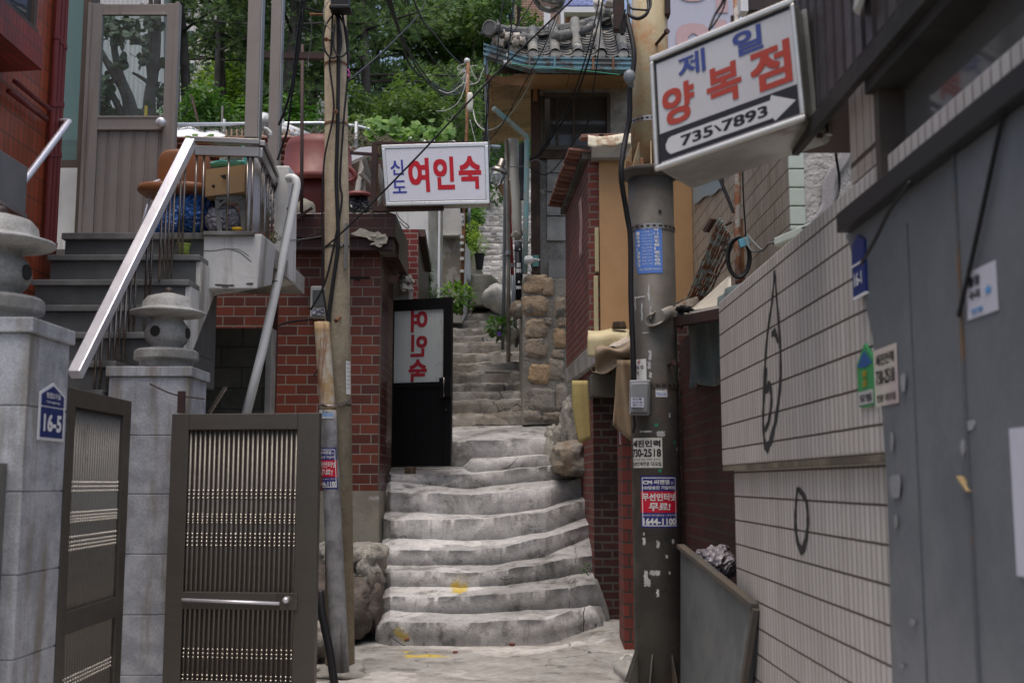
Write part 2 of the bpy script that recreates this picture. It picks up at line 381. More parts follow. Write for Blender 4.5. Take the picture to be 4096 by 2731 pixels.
M_TILE = tile_mat('beige_vertical_tile', (.55,.525,.505), (.475,.45,.432), .062, .142)
M_TILED = tile_mat('grey_streaked_tile', (.40,.37,.32), (.29,.26,.21), .05, .13, dirt=(.15,.12,.08), damt=.7)
M_GTILE = PM('pale_green_edge_tile', (.50,.56,.50), (.44,.49,.43), grain=.05, bump=.1, rough=.35)
M_STEEL = METAL('polished_steel', (.74,.74,.79), .36, .55, (30,30,3), .10)
M_STEELD = METAL('steel_tube', (.24,.215,.19), .26, .85, (30,30,3), .2, dirt=(.12,.07,.05), dlo=.6)
M_ALU = PM('bronze_anodised_aluminium', (.31,.28,.26), (.28,.25,.23), grain=.04, bump=.05, rough=.42, metal=.15, stain=(.2,.17,.15), streak=True)
M_GATE = METAL('brown_gate_metal', (.125,.115,.10), .42, .6, (3,3,40), .12, dirt=(.07,.065,.055), dlo=.5, dhi=.7)
M_GATER = METAL('gate_rib_metal', (.20,.187,.165), .40, .6, (3,3,30), .15, dirt=(.08,.07,.06), dlo=.55)
M_BEAD = METAL('bright_bead', (.85,.8,.68), .2, 1.0, (3,3,3), .1)
M_BLKM = FLAT('black_painted_metal', (.006,.006,.007), .38)
M_BLKC = FLAT('black_rubber', (.012,.012,.014), .5)
M_GRYC = FLAT('grey_cable_skin', (.16,.17,.17), .5)
M_WHTP = FLAT('white_plastic', (.66,.67,.66), .35)
M_RUST = PM('rusty_steel', (.17,.075,.035), (.28,.15,.08), grain=.3, stain=(.05,.03,.02), scale=6, bump=.6, rough=.8)
M_DKST = PM('dark_iron', (.035,.022,.02), (.06,.03,.025), grain=.25, bump=.4, rough=.6)
M_WOODD = PM('dark_old_timber', (.075,.045,.032), (.045,.03,.022), streak=True, stain=(.13,.09,.06), bump=.6, scale=3)
M_WOODL = PM('weathered_plank', (.30,.16,.075), (.20,.10,.045), streak=False, stain=(.12,.06,.03), bump=.4, scale=2, sscale=2.2)
M_WOODG = PM('grey_bare_timber', (.32,.30,.28), (.2,.185,.17), streak=True, stain=(.12,.1,.08), bump=.5)
M_WHITE = FLAT('white_paint', (.72,.72,.74), .4)

# ------------------------------------------------------------------ ground, stair, terrain
CU = [None, 1562, 1852, 1885, 2000, 2180, None]
ROWS = [  # (u left, v0, v1..v5, u right, v right) : bottom and top edge of each riser of the lower flight
 (1500,2556,2538,2559,2559,2557,2536,2407,2481),(1503,2500,2487,2490,2490,2484,2477,2360,2418),
 (1508,2470,2440,2452,2452,2450,2437,2400,2422),(1512,2400,2385,2382,2382,2376,2360,2384,2334),
 (1516,2370,2345,2348,2348,2342,2316,2378,2286),(1519,2290,2285,2291,2291,2283,2250,2376,2220),
 (1522,2262,2255,2260,2260,2254,2224,2374,2140),(1526,2185,2197,2201,2201,2187,2147,2374,2094),
 (1530,2155,2149,2160,2160,2155,2129,2364,2061),(1534,2070,2080,2075,2075,2062,2046,2356,1993),
 (1538,2045,2043,2058,2058,2052,2033,2342,1973),(1544,1962,1970,1977,1977,1968,1952,2322,1912),
 (1548,1930,1922,1951,1951,1940,1920,2322,1906),(1556,1888,1898,1896,1896,1886,1865,2316,1862),
 (1562,1880,1876,1873,1889,1880,1864,2312,1855),(1562,1878,1874,1871,1850,1832,1822,2308,1815),
 (1562,1872,1870,1868,1832,1827,1818,2304,1812),(1562,1770,1768,1768,1762,1758,1750,2300,1745)]
YOFF = [.25, .05, 0, 0, 0, .08, .45]
stair_rows = []
for i, r in enumerate(ROWS):
    k = i//2; Y = 10.8 + .36*k + (.015 if i % 2 else 0)
    us = [r[0]] + CU[1:6] + [r[7]]; vs = list(r[1:7]) + [r[8]]
    fade = 1 - .12*k*0 if k < 6 else max(0, 1-.3*(k-5))
    stair_rows.append([P(u, v, Y + yo*fade) for u, v, yo in zip(us, vs, YOFF)])
def flat_row(ul, ur, v, Y, tilt=0): return [P(lerp(ul, ur, t), v + tilt*(t-.5), Y) for t in (0,.1,.4,.45,.6,.85,1)]
stair_rows.append(flat_row(1770, 2330, 1700, 14.95, -14))
Yk = 14.95
ups = [(1700,1657),(1650,1603),(1597,1571),(1568,1536),(1531,1487),(1483,1453),(1449,1411),(1407,1370),(1366,1344),(1341,1312),(1309,1284),(1281,1259)]
for (b, t) in ups:
    stair_rows.append(flat_row(1775, 2105, b, Yk, -10)); stair_rows.append(flat_row(1775, 2105, t, Yk+.015, -10)); Yk += .29
stair_rows.append(flat_row(1790, 2120, 1232, Yk+.7, -6)); Yk += .7
b = 1232; n_up = 17
for k in range(n_up):
    t = b - (24 if k < 6 else 22.5)
    ul = lerp(1880, 1925, k/n_up)
    stair_rows.append(flat_row(ul, 2125, b, Yk)); stair_rows.append(flat_row(ul, 2125, t+2, Yk+.01)); b = t; Yk += .36
for k in range(14):
    q = [p + Vector((0, 0, 0)) for p in stair_rows[-1]]
    stair_rows.append([p + Vector((0, .34, 0)) for p in q]); stair_rows.append([p + Vector((0, .01, .17)) for p in stair_rows[-1]])
def row_at(row, s):
    n = len(row)-1; us = [0, .07, .38, .415, .55, .77, 1]
    for i in range(n):
        if s <= us[i+1] or i == n-1: return row[i].lerp(row[i+1], min(1, (s-us[i])/(us[i+1]-us[i])))
NS = 230
grid = []; tin = []
first = [p + Vector((0, -.01, -.2)) for p in stair_rows[0]]
allr = [first] + stair_rows
for i in range(len(allr)-1):
    n18 = i >= 19
    cuts = (0, .03, .5, .97) if i % 2 else (0, .03, .35, .65, .97)
    if i == 0: cuts = (0,)
    for c in cuts:
        line = []
        for j in range(NS+1):
            s = j/NS
            wig = .012*mnoise.noise(Vector((s*9, i*7.3, 1))) * (1.6 if n18 else 1.2)
            a, b_ = row_at(allr[i], s), row_at(allr[i+1], s)
            p = a.lerp(b_, c)
            amp = .007 if not n18 else .008
            q = p*2.2
            d = mnoise.noise(q)*amp*1.6 + mnoise.noise(p*9)*amp*.6 + mnoise.noise(p*26)*amp*.25
            p = p + Vector((0, -d*1.2 - wig, d + wig*.8))
            if c in (.97, .03, 0) and i > 0:
                ch = max(0, mnoise.noise(Vector((s*34, i*5.1, 3.3))) - .42)*.05 + max(0, mnoise.noise(Vector((s*90, i*2.1, 8.3))) - .3)*.02
                if (i % 2 and c == .97) or (i % 2 == 0 and c <= .03): p += Vector((0, ch, -ch*.8))
                if i % 2 and c == 0: p += Vector((0, .012, -.008))  # riser foot undercut so a thin line of shade forms in the crease
            if n18 and i < 45: p.z += .02*mnoise.noise(Vector((round(s*7 + i*.7), i*3.7, 0.5)))
            line.append(p)
        e_ = line[-1]; line[-1] = e_ + Vector((.02, .0, -.01)); line.append(e_ + Vector((.13, .03, -.3 if i < 8 else -.1)))
        grid.append(line); tin.append(0.0 if i < 19 else (.95 if i < 44 else .35))
mb = MB(); vs = [p for l in grid for p in l]; m = NS+2
fs = [(r*m+j, r*m+j+1, (r+1)*m+j+1, (r+1)*m+j) for r in range(len(grid)-1) for j in range(NS+1)]
tt = [tin[r] for r in range(len(grid)-1) for j in range(NS+1)]
mb.v = [tuple(p) for p in vs]; mb.f = fs; mb.t = tt
structure('stairway', mb, M_STAIR, smooth=True)
def sst(x): x = max(0, min(1, x)); return x*x*(3-2*x)
def pave_z(x, y):
    return .13*sst((y-9.6)/1.9)*sst((x-.2)/.7) + .012*mnoise.noise(Vector((x*1.3, y*1.3, 0))) + .004*mnoise.noise(Vector((x*6, y*6, 2))) + .05*sst((x-1.0)/.4)*sst((9.8-y)/2)
mb = MB(); mb.sheet(lambda s, t: Vector((lerp(-3.4, 2.1, s), lerp(1.5, 12.2, t), pave_z(lerp(-3.4, 2.1, s), lerp(1.5, 12.2, t)))), 110, 200)
structure('pavement', mb, M_STAIR, smooth=True)
M_GRND = PM('bare_earth', (.09,.075,.05), (.05,.05,.03), stain=(.04,.06,.02))
mb = MB(); mb.sheet(lambda s, t: Vector((lerp(-400, 400, s), lerp(-300, 500, t), -.06)), 8, 8)
structure('ground', mb, M_GRND)
def stair_z(y):
    if y < 14.9: return 2.2
    if y < 19: return lerp(2.2, 4.4, (y-14.9)/4.1)
    if y < 26: return lerp(4.4, 7.9, (y-19)/7)
    return 7.9 + (y-26)*.36
def hill_z(x, y):
    low = stair_z(y) - .55
    hi = 6.2 + max(0, y-18)*.34 if y > 17.5 else lerp(.5, 5.0, sst((y-13.4)/3.5))
    w = sst((-x-1.15)/.9)
    z = lerp(low, hi, w) if y < 27 else lerp(lerp(low, hi, w), hi, sst((y-27)/6))
    return z + .25*mnoise.noise(Vector((x*.5, y*.5, 0)))*sst((y-19)/5)
M_HILL = PM('leafy_hillside_floor', (.05,.075,.02), (.03,.04,.015), scale=1.5, stain=(.09,.07,.04), bump=1, bd=.05, bscale=5)
mb = MB(); mb.sheet(lambda s, t: Vector((lerp(-60, 60, s), lerp(14.2, 110, t**1.7), hill_z(lerp(-60, 60, s), lerp(14.2, 110, t**1.7)))), 240, 130)
structure('hillside', mb, M_HILL, smooth=True)
# ================================================================== LEFT: gate, pillars, granite stair, terrace
XW = -2.2
def pillar(x0, x1, y0, y1, ztop, label, joints, name='gate_pillar', grp='granite gate pillars'):
    t = thing(name, label, 'pillar', ((x0+x1)/2, (y0+y1)/2, -.02), grp)
    mb = MB(); zs = [-.02] + joints + [ztop-.07]
    for a, b in zip(zs, zs[1:]):
        mb.box(x0, x1, y0, y1, a+.003, b-.003)
    mb.box(x0+.006, x1-.006, y0+.006, y1-.006, -.02, ztop-.06)
    part(t, 'block_shaft', mb, M_GRAN, bevel=.004)
    part(t, 'capstone', MB().box(x0-.02, x1+.02, y0-.02, y1+.02, ztop-.07, ztop), M_GRAN, bevel=.006)
    return t
JB = [.28+.385*i for i in range(5)]
pillar(-2.77, XW, 5.15, 5.62, 2.25, 'near granite gate pillar with the blue 16-5 plate on its side', [Zat(v, 5.3) for v in (2620, 2290, 1965, 1630)])
pillar(-2.79, -2.235, 7.85, 8.30, 2.30, 'farther granite gate pillar between the two metal gate leaves', [Zat(v, 7.85) for v in (2700, 2458, 2216, 1976, 1741)])
def lantern(cx, cy, z0, label):
    k = .00112*1.0; t = thing('stone_lantern', label, 'lantern', (cx, cy, z0), 'stone lanterns on the gate pillars')
    part(t, 'base', MB().lathe([(150*k,0),(165*k,8*k),(168*k,45*k),(196*k,55*k),(200*k,62*k),(198*k,108*k),(180*k,122*k),(100*k,126*k)], (cx,cy,z0), 28), M_GRANC, smooth=False, bevel=.003)
    pr = [(95*k,120*k)]
    for i in range(1, 15):
        a = -PI/2 + PI*i/15; rr = 141*math.cos(a); pr.append((max(rr, 96)*k, (225+112*math.sin(a))*k))
    gl = part(t, 'globe', MB().lathe(pr, (cx,cy,z0), 30), M_GRANC, smooth=True)
    for ang in (-105, -8):
        a = R(ang); d = Vector((math.cos(a), math.sin(a), 0)); c = Vector((cx,cy,z0+228*k)) + d*(139*k)
        part(gl, 'opening_disc', MB().lathe([(34*k,-.008),(34*k,.0035),(31*k,.0045),(0,.0045)], c, 18, ax=d), PM_HOLE, smooth=False)  # solid disc on the globe, dark colour standing in for the hole's shade
    part(t, 'roof', MB().lathe([(95*k,328*k),(150*k,333*k),(225*k,347*k),(236*k,356*k),(232*k,366*k),(172*k,382*k),(163*k,392*k),(157*k,430*k),(128*k,462*k),(90*k,474*k),(50*k,478*k),(48*k,486*k)], (cx,cy,z0), 34), M_GRANC, smooth=True)
    part(t, 'finial', MB().lathe([(36*k,484*k),(30*k,492*k),(32*k,505*k),(18*k,522*k),(0.002,527*k)], (cx,cy,z0), 16), M_DKST, smooth=True)
PM_HOLE = FLAT('hollow_shade', (.03,.028,.026), .9)  # near-black fill; the shade inside holes is put into its colour
lantern(-2.49, 5.42, 2.25, 'stone lantern on the near gate pillar, cut by the left edge')
lantern(-2.46, 8.05, 2.30, 'round stone lantern on the farther gate pillar below the handrail')
# cabinet frame at the foot of the near pillar
t = thing('meter_cabinet', 'dark grey metal cabinet frame at the foot of the near pillar', 'cabinet', (-2.5, 5.05, 0))
zc = Zat(1850, 5.05)
part(t, 'frame', MB().box(-2.34, -2.27, 5.0, 5.147, 0, zc).box(-2.9, -2.34, 5.0, 5.147, zc-.12, zc), PM('zinc_grey', (.17,.165,.15), (.12,.115,.105), stain=(.07,.05,.03), grain=.15), bevel=.003)
part(t, 'door_panel', MB().box(-2.9, -2.342, 5.06, 5.14, 0, zc-.122), M_CONCD)
# address plate 16-5
NAVY = FLAT('navy_enamel', (.018,.035,.16), .3); WHI = FLAT('white_enamel', (.75,.76,.78), .35)
def house_plate(fn, w, h, label, l1, l2, num, sub=True):
    t = thing('address_plate', label, 'sign', fn(w/2, 0, 0))
    def poly(g): return [(g,g),(w-g,g),(w-g,h*.80-g*.3),(w/2,h-g*1.3),(g,h*.80-g*.3)]
    part(t, 'plate', MB().prism([fn(x,y,0) for x,y in poly(0)], fn(0,0,.006)-fn(0,0,0)), WHI)
    part(t, 'blue_field', MB().prism([fn(x,y,.006) for x,y in [(g2x*w, g2y*h) for g2x, g2y in ((.06,.05),(.94,.05),(.94,.56),(.06,.56))]], fn(0,0,.002)-fn(0,0,0)).prism([fn(x,y,.006) for x,y in ((.06*w,.585*h),(.94*w,.585*h),(.94*w,.775*h),(.5*w,.94*h),(.06*w,.775*h))], fn(0,0,.002)-fn(0,0,0)), NAVY)
    lf = lambda x, y: fn(x, y, .0095)
    m = MB().text(num, lf, w*.16, h*.15, w*.70, h*.30, .035).text(l1, lf, w*.22, h*.72, w*.56, h*.10, .02)
    if l2: m.text(l2, lf, w*.24, h*.63, w*.52, h*.05, .01)
    part(t, 'lettering', m, WHI)
    return t
pz = Zat(1762, 5.42)
house_plate(lambda x, y, d: Vector((XW+.004+d, 5.27+x, pz+y)), .30, .275, 'blue and white house number plate reading 16-5 on near pillar', '평창2가길', 'Pyeongchang', '16-5')
# gate leaves
def gate_leaf(o, d, w, ztop, label, rib_n, beads, railz, frame=.12, lock=True):
    o, d = Vector(o), Vector(d).normalized(); nrm = Vector((d.y, -d.x, 0)); up = Vector((0,0,1)); z0 = .06
    q = lambda x, y, z: o + d*x + nrm*y + up*z
    def bx(m, x0, x1, y0, y1, za, zb): return m.hexa([q(x0,y0,za),q(x1,y0,za),q(x1,y1,za),q(x0,y1,za),q(x0,y0,zb),q(x1,y0,zb),q(x1,y1,zb),q(x0,y1,zb)])
    t = thing('gate_leaf', label, 'gate', q(w/2,0,0), 'two leaves of the metal gate')
    m = MB(); bx(m,0,frame,-.03,.03,z0,ztop); bx(m,w-frame*1.25,w,-.03,.03,z0,ztop); bx(m,frame,w-frame*1.25,-.028,.028,ztop-frame*.9,ztop); bx(m,frame,w-frame*1.25,-.028,.028,z0,z0+.15)
    part(t, 'frame', m, M_GATE, bevel=.004)
    m = MB(); bx(m,frame,w-frame*1.25,-.026,.034,railz-.055,railz+.055); part(t, 'middle_rail', m, M_GATE, bevel=.003)
    m = MB(); bx(m,frame,w-frame*1.25,-.02,-.008,z0,ztop-.05); part(t, 'back_panel', m, M_GATED)
    m = MB(); xs = [frame+.012+(w-frame*2.25-.024)*i/(rib_n-1) for i in range(rib_n)]
    for x in xs: m.tube([q(x,.003,z0+.1), q(x,.003,ztop-frame*.85)], .0095, 7)
    part(t, 'ribs', m, M_GATER, smooth=True)
    for zb in beads:
        m = MB()
        for x in xs: m.ball(q(x,.010,zb), (.0095,.0095,.006), 4)
        part(t, 'bead_row', m, M_BEAD, smooth=True)
    if lock:
        m = MB(); bx(m, w-frame*1.25-.11, w-frame*1.25+.03,.034,.046,railz-.05,railz+.055); lk = part(t, 'lock_plate', m, M_STEELD, bevel=.002)
        part(lk, 'knob', MB().ball(q(w-frame*1.25-.04,.066,railz+.012), .022, 6), M_STEEL, smooth=True)
        part(t, 'bolt_rod', MB().tube([q(frame+.005,.05,railz+.004), q(w-frame*1.25-.09,.05,railz-.012)], .011, 8), M_STEEL, smooth=True)
    return t
M_GATED = METAL('gate_back_metal', (.085,.07,.06), .6, .5, (3,3,30), .15)
bz = [Zat(v, 7.68) for v in (1961,1976,1991,2057,2067,2080,2090,2134,2149,2164,2180,2595,2612,2628,2700,2716)]
rl = gate_leaf((-2.30, 7.74, 0), (1.02, -.13, 0), 1.03, Zat(1655, 7.7), 'near-facing brown metal gate leaf standing open into the alley', 23, bz, Zat(2400, 7.68))
gate_leaf((XW-.03, 5.64, 0), (-.02, .97, 0), 1.0, Zat(1547, 5.64), 'shut gate leaf in shadow between the two granite pillars', 22, [Zat(v, 6.0) for v in (1928,1945,1962,2046,2060,2072,2082,2140,2160,2175,2190,2690,2706,2722)], Zat(2460, 6.1), frame=.10, lock=False)
m = MB().tube(smooth_path([P(600,1535,7.83), P(680,1572,7.8), P(740,1585,7.78), P(818,1595,7.76)], 4), .006, 6)
t = solo('latch_hook', 'thin rusty latch hook fixed to the top of the farther pillar', 'hook', m.box(*[x for x in (P(715,1600,7.8).x, P(742,1600,7.8).x)], 7.77, 7.80, Zat(1652,7.8), Zat(1565,7.8)), M_DKST)
solo('metal_strut', 'short bright angled metal strut behind the open gate leaf', 'strut', MB().beam(P(838,1650,8.6), P(902,1548,8.6), .05, .02), M_STEELD)

# ---- granite stair
st = thing('granite_stair', 'dark granite stair with white stucco side climbing to the terrace', 'stairs', (-3.2, 8.5, 0))
noz = [(935, 9.50, None), (1021, 9.22, 770), (1120, 8.94, 727), (1222, 8.66, 700), (1330, 8.38, 690), (1445, 8.10, 690), (1560, 7.85, 500), (1675, 7.6, 470)]
mt = MB(); mr = MB(); sidepts = []
XR = -2.60
for i, (v, Y, u) in enumerate(noz):
    z = Zat(v, Y); xr = XR if i < 5 else -2.86
    znext = Zat(noz[i+1][0], noz[i+1][1]) if i+1 < len(noz) else z-.25
    yb = 9.9
    if i > 0:
        mt.box(-3.82, xr+.035, Y-.03, Y+.34, z-.048, z)
    mr.box(-3.80, xr, Y+.001, yb, znext-.002*i-.05 if i+1 < len(noz) else -.05, z-.05-.0005*i)
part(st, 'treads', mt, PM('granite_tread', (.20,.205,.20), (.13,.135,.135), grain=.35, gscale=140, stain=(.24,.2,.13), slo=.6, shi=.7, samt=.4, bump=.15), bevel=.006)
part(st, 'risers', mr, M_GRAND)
pts = []
for (v, Y, u) in noz[:5]:
    z = Zat(v, Y); pts += [(Y-.01, z-.06), (Y+.28-.01, z-.06)] if False else [(Y+.275, z-.055), (Y, z-.055)]
zb = Zat(noz[5][0], 8.1)
pts = [(9.78, Zat(935,9.5)-.3)] + pts[2:] + [(8.38, zb-.1), (8.38, zb-.35), (9.1, Zat(1380, 9.1)), (9.78, Zat(1110, 9.5))]
part(st, 'side_wall', MB().prism([(XR+.001, y, z) for y, z in pts], (.045, 0, 0)), M_WHITEW)
# ---- terrace
ZT = Zat(935, 9.5)
tr = thing('terrace', 'cracked white rendered terrace slab at the head of the stair', 'terrace', (-2.9, 10.3, Zat(1155, 9.45)))
xa, xb = P(812, 1040, 9.46).x, P(1045, 1040, 9.46).x
def yrec(u, v, x): return PX(u, v, x).y
zb0 = Zat(1155, 9.46)
part(tr, 'white_block', MB().hexa([(xa,9.46,zb0),(xb-.03,9.46,zb0),(xb+.015,9.84,zb0+.10),(xa,9.84,zb0),(xa,9.46,ZT-.01),(xb,9.46,ZT-.01),(xb+.045,9.84,ZT-.03),(xa,9.84,ZT-.01)]), M_WHITEW, bevel=.01)
part(tr, 'floor', MB().box(-4.6, xa-.001, 9.9, 11.3, ZT-.22, ZT-.051).box(xa+.001, xb+.03, 9.85, 11.3, ZT-.22, ZT-.051), M_CONC)
part(tr, 'granite_edging', MB().box(-3.82, xa, 9.46, 9.9, ZT-.055, ZT).box(xa+.002, xb-.06, 9.42, 9.9, ZT-.03, ZT+.005), PM('edging_granite', (.21,.21,.2), (.15,.15,.15), grain=.3, stain=(.07,.065,.055), slo=.5), bevel=.005)
part(tr, 'stub_wall', MB().hexa([P(1092,1120,10.36), P(1142,1108,10.36), P(1142,1108,10.36)+Vector((.02,.4,0)), P(1092,1120,10.36)+Vector((0,.4,0)), P(1100,662,10.36), P(1158,662,10.36), P(1158,662,10.36)+Vector((0,.4,0)), P(1100,662,10.36)+Vector((0,.4,0))]), M_WHITEW, bevel=.015)
CRK = FLAT('crack_dark', (.10,.09,.08), .9)
m = MB(); rnd = random.Random(8)
for (pp_, w_) in ((((812,1000),(860,1001),(915,996),(955,1010),(985,1030),(1005,1045)),.0022),(((930,993),(960,1000),(1000,1025)),.0016)):
    pts = smooth_path([P(u+rnd.uniform(-3,3), v+rnd.uniform(-2,2), 9.457) for u, v in pp_], 5); m.tube(pts, w_, 4)
part(tr, 'crack_lines', m, CRK)
m = MB()
for (u, v, r) in ((875,1140,.02),(900,1143,.025),(925,1141,.018),(1000,1135,.02)): m.ball(P(u, v, 9.459), (r*1.6,.004,r*.5), 6, ns=.5, seed=u)
part(tr, 'spalled_patches', m, CRK)
# ---- railing
rt = thing('stair_railing', 'polished steel railing rising beside the granite stair to the terrace', 'railing', (-2.75, 8.5, 2.3))
A = P(300, 1500, 7.62); B = P(765, 565, 9.44); C_ = P(1040, 572, 9.44); D = P(1098, 700, 10.35)
part(rt, 'sloping_handrail', MB().beam(A, B, .088, .075), M_STEEL, bevel=.008)
M_STEELM = METAL('dull_steel', (.36,.34,.32), .38, .9, (2,20,20), .15)
m = MB().beam(B + Vector((.0,0,.01)), C_, .085, .045).beam(B + Vector((.03,0,-.085)), C_ + Vector((0,0,-.085)), .05, .085)
m.beam(C_, D, .085, .045).beam(C_ + Vector((0,0,-.085)), D + Vector((0,0,-.085)), .05, .085)
part(rt, 'top_rail', m, M_STEELM, bevel=.004)
def bal(u, vt, vb, Y): 
    for du in (0, 28): 
        a = P(u+du*.5, vt, Y); b_ = P(u+du*.5, vb, Y); a.x = b_.x
        part(rt, 'baluster', MB().tube([b_, a], .0105, 8), M_STEELD, smooth=True)
for k, (u, Y, vb) in enumerate([(360,7.9,1560),(412,8.1,1560),(470,8.25,1500),(485,8.4,1445),(545,8.4,1445),(592,8.66,1222+95),(618,8.66,1222),(652,8.9,1120),(692,9.05,1120),(740,9.25,1018)]):
    tt_ = (P(u, 1000, Y).x - A.x)/(B.x - A.x); tt_ = (Y - A.y)/(B.y - A.y)
    top = A.lerp(B, tt_); zt = top.z - .04
    for dy in (0, .14):
        x = top.x + dy*.05; part(rt, 'baluster', MB().tube([(x, Y+dy*.6, Zat(vb, Y)), (x, Y+dy*.6, zt + dy*.35)], .0105, 8), M_STEELD, smooth=True)
for u in (782, 812, 912, 988, 1008):
    x = P(u, 760, 9.44).x; part(rt, 'baluster', MB().tube([(x, 9.44, ZT), (x, 9.44, C_.z-.1)], .0105, 8), M_STEELD, smooth=True)
for s_ in (.18, .3, .55, .67, .9):
    c = C_.lerp(D, s_); part(rt, 'baluster', MB().tube([(c.x, c.y, ZT-.02), (c.x, c.y, c.z-.1)], .0105, 8), M_STEELD, smooth=True)
# ---- wall, windows and red house at the far left
hw = thing('house_wall', 'white lower house wall with a tall teal-glazed window beside the door', 'wall', (-4.0, 10.5, ZT))
Yh = 10.5
x0, x1 = P(200, 800, Yh).x, P(312, 800, Yh).x
part(hw, 'wall_panel', MB().box(-4.7, x1, Yh, Yh+.12, ZT-.1, Zat(672, Yh)), M_WHITEW)
part(hw, 'door_jamb', MB().box(x1+.002, P(342,800,Yh).x, Yh-.06, Yh+.14, ZT-.1, Zat(-60,Yh)), M_ALUD if 'M_ALUD' in globals() else PM('brown_jamb', (.12,.09,.07), (.09,.07,.055), grain=.05, bump=.1, rough=.5), bevel=.004)
w = part(hw, 'window_frame', MB().box(-4.7, x1, Yh+.0, Yh+.10, Zat(672,Yh), Zat(640,Yh)).box(x1-.035, x1, Yh+.002, Yh+.10, Zat(640,Yh), Zat(-60,Yh)), PM('brown_frame', (.13,.09,.065), (.1,.07,.05), grain=.05, bump=.1, rough=.5))
M_TEAL = GLASS('teal_window_glass', (.5,.72,.68), .03, .55)
part(w, 'pane', MB().box(-4.7, x1-.036, Yh+.05, Yh+.056, Zat(640,Yh), Zat(-60,Yh)), M_TEAL)
rb = thing('red_tiled_house', 'orange red tiled house wall running along the left edge', 'house', (-4.0, 8.6, 0))
XL = P(196, 900, 9.42).x
part(rb, 'wall', MB().box(XL-.5, XL, 4.6, 9.6, -.05, 8.2), M_ORB)
# bay window
bx0 = PX(5, 300, XL).y
x_b = XL + .33
f = part(rb, 'bay_sill', MB().hexa([(XL-.02,6.0,Zat(190,7.9)),(x_b,6.0,Zat(190,7.9)),(x_b,PX(168,310,x_b).y,Zat(190,7.9)),(XL-.02,PX(168,310,x_b).y+.05,Zat(190,7.9)),
    (XL-.02,6.0,Zat(60,7.9)),(x_b,6.0,Zat(60,7.9)),(x_b,PX(168,310,x_b).y,Zat(60,7.9)),(XL-.02,PX(168,310,x_b).y+.05,Zat(60,7.9))]), BRICK('red_soldier_brick', (.30,.05,.035), (.24,.04,.03), (.12,.05,.04), bw=.062, bh=.25, ms=.006, off=0, rough=.4))
yb1 = PX(168, 310, x_b).y
wf = part(rb, 'bay_window', MB().box(XL, x_b-.03, 6.0, yb1-.04, Zat(60,7.9)+.002, Zat(30,7.9)).box(x_b-.10, x_b-.04, yb1-.10, yb1-.05, Zat(30,7.9), Zat(-250,7.9)), M_BROWNF if 'M_BROWNF' in globals() else PM('window_brown', (.10,.07,.055), (.08,.06,.05), grain=.05, bump=.1, rough=.5))
part(wf, 'pane', MB().box(x_b-.08, x_b-.07, 6.0, yb1-.10, Zat(30,7.9), Zat(-250,7.9)).box(XL, x_b-.1, yb1-.08, yb1-.07, Zat(30,7.9), Zat(-250,7.9)), GLASS('dark_bay_glass', (.3,.35,.38), .03, .6))
M_REDP = FLAT('red_pipe_paint', (.17,.03,.028), .38)
pp = [(197, 9.30), (213, 9.35), (228, 9.42)]
for k, (u, Y) in enumerate(pp):
    lab = ['red downpipe nearest the brick, leftmost of three side by side', 'middle one of the three red downpipes side by side', 'red downpipe nearest the teal window, rightmost of three'][k]
    Y = PX(u, 700, XL+.04).y; x = XL+.04; m = MB().tube([(x, Y, Zat(1010,Y)), (x, Y, Zat(-60,Y))], .026, 12)
    for vv in (150+20*k, 420, 620, 980): m.lathe([(.026,-.02),(.033,-.02),(.033,.02),(.026,.02)], (x, Y, Zat(vv, Y)), 12)
    solo('downpipe', lab, 'pipe', m, M_REDP, 'red pipes on the tiled house', smooth=False)
solo('branch_pipe', 'upper red branch pipe sloping down to the red downpipes', 'pipe', MB().tube([PX(60,325,XL+.07), PX(200,440,XL+.07)], .022, 10), M_REDP, 'red branch pipes', smooth=True)
solo('branch_pipe', 'lower red branch pipe sloping down to the red downpipes', 'pipe', MB().tube([PX(35,365,XL+.07), PX(185,478,XL+.07)], .022, 10), M_REDP, 'red branch pipes', smooth=True)
t = thing('air_conditioner', 'blurred grey metal box hung on the red tiled wall', 'air conditioner', (XL+.15, 6.3, Zat(700,6.6)))
part(t, 'casing', MB().box(XL, XL+.36, 5.6, PX(118,560,XL+.36).y, Zat(640,6.9)-.05, Zat(455,6.9)), PM('grey_casing', (.17,.17,.17), (.14,.14,.145), grain=.05, bump=.1, rough=.5), bevel=.006)
part(t, 'bottom_tray', MB().box(XL, XL+.37, 5.6, PX(118,560,XL+.36).y+.01, Zat(640,6.9)-.08, Zat(640,6.9)-.052), M_STEELM)
t = thing('wall_handrail', 'round steel handrail mounted on the red tiled wall', 'handrail', PX(120, 700, XL+.2))
part(t, 'rail', MB().tube(smooth_path([PX(0,850,XL+.22), PX(130,680,XL+.22), PX(262,505,XL+.22), PX(272,492,XL+.2), PX(262,487,XL+.12), PX(235,488,XL+.03)], 4), .028, 12), M_STEEL, smooth=True)
part(t, 'bracket', MB().tube([PX(95,722,XL+.22), PX(30,722,XL+.02)], .014, 8).lathe([(.035,0),(.035,.012)], PX(30,722,XL+.0), 12, ax=(1,0,0)), M_STEELD)
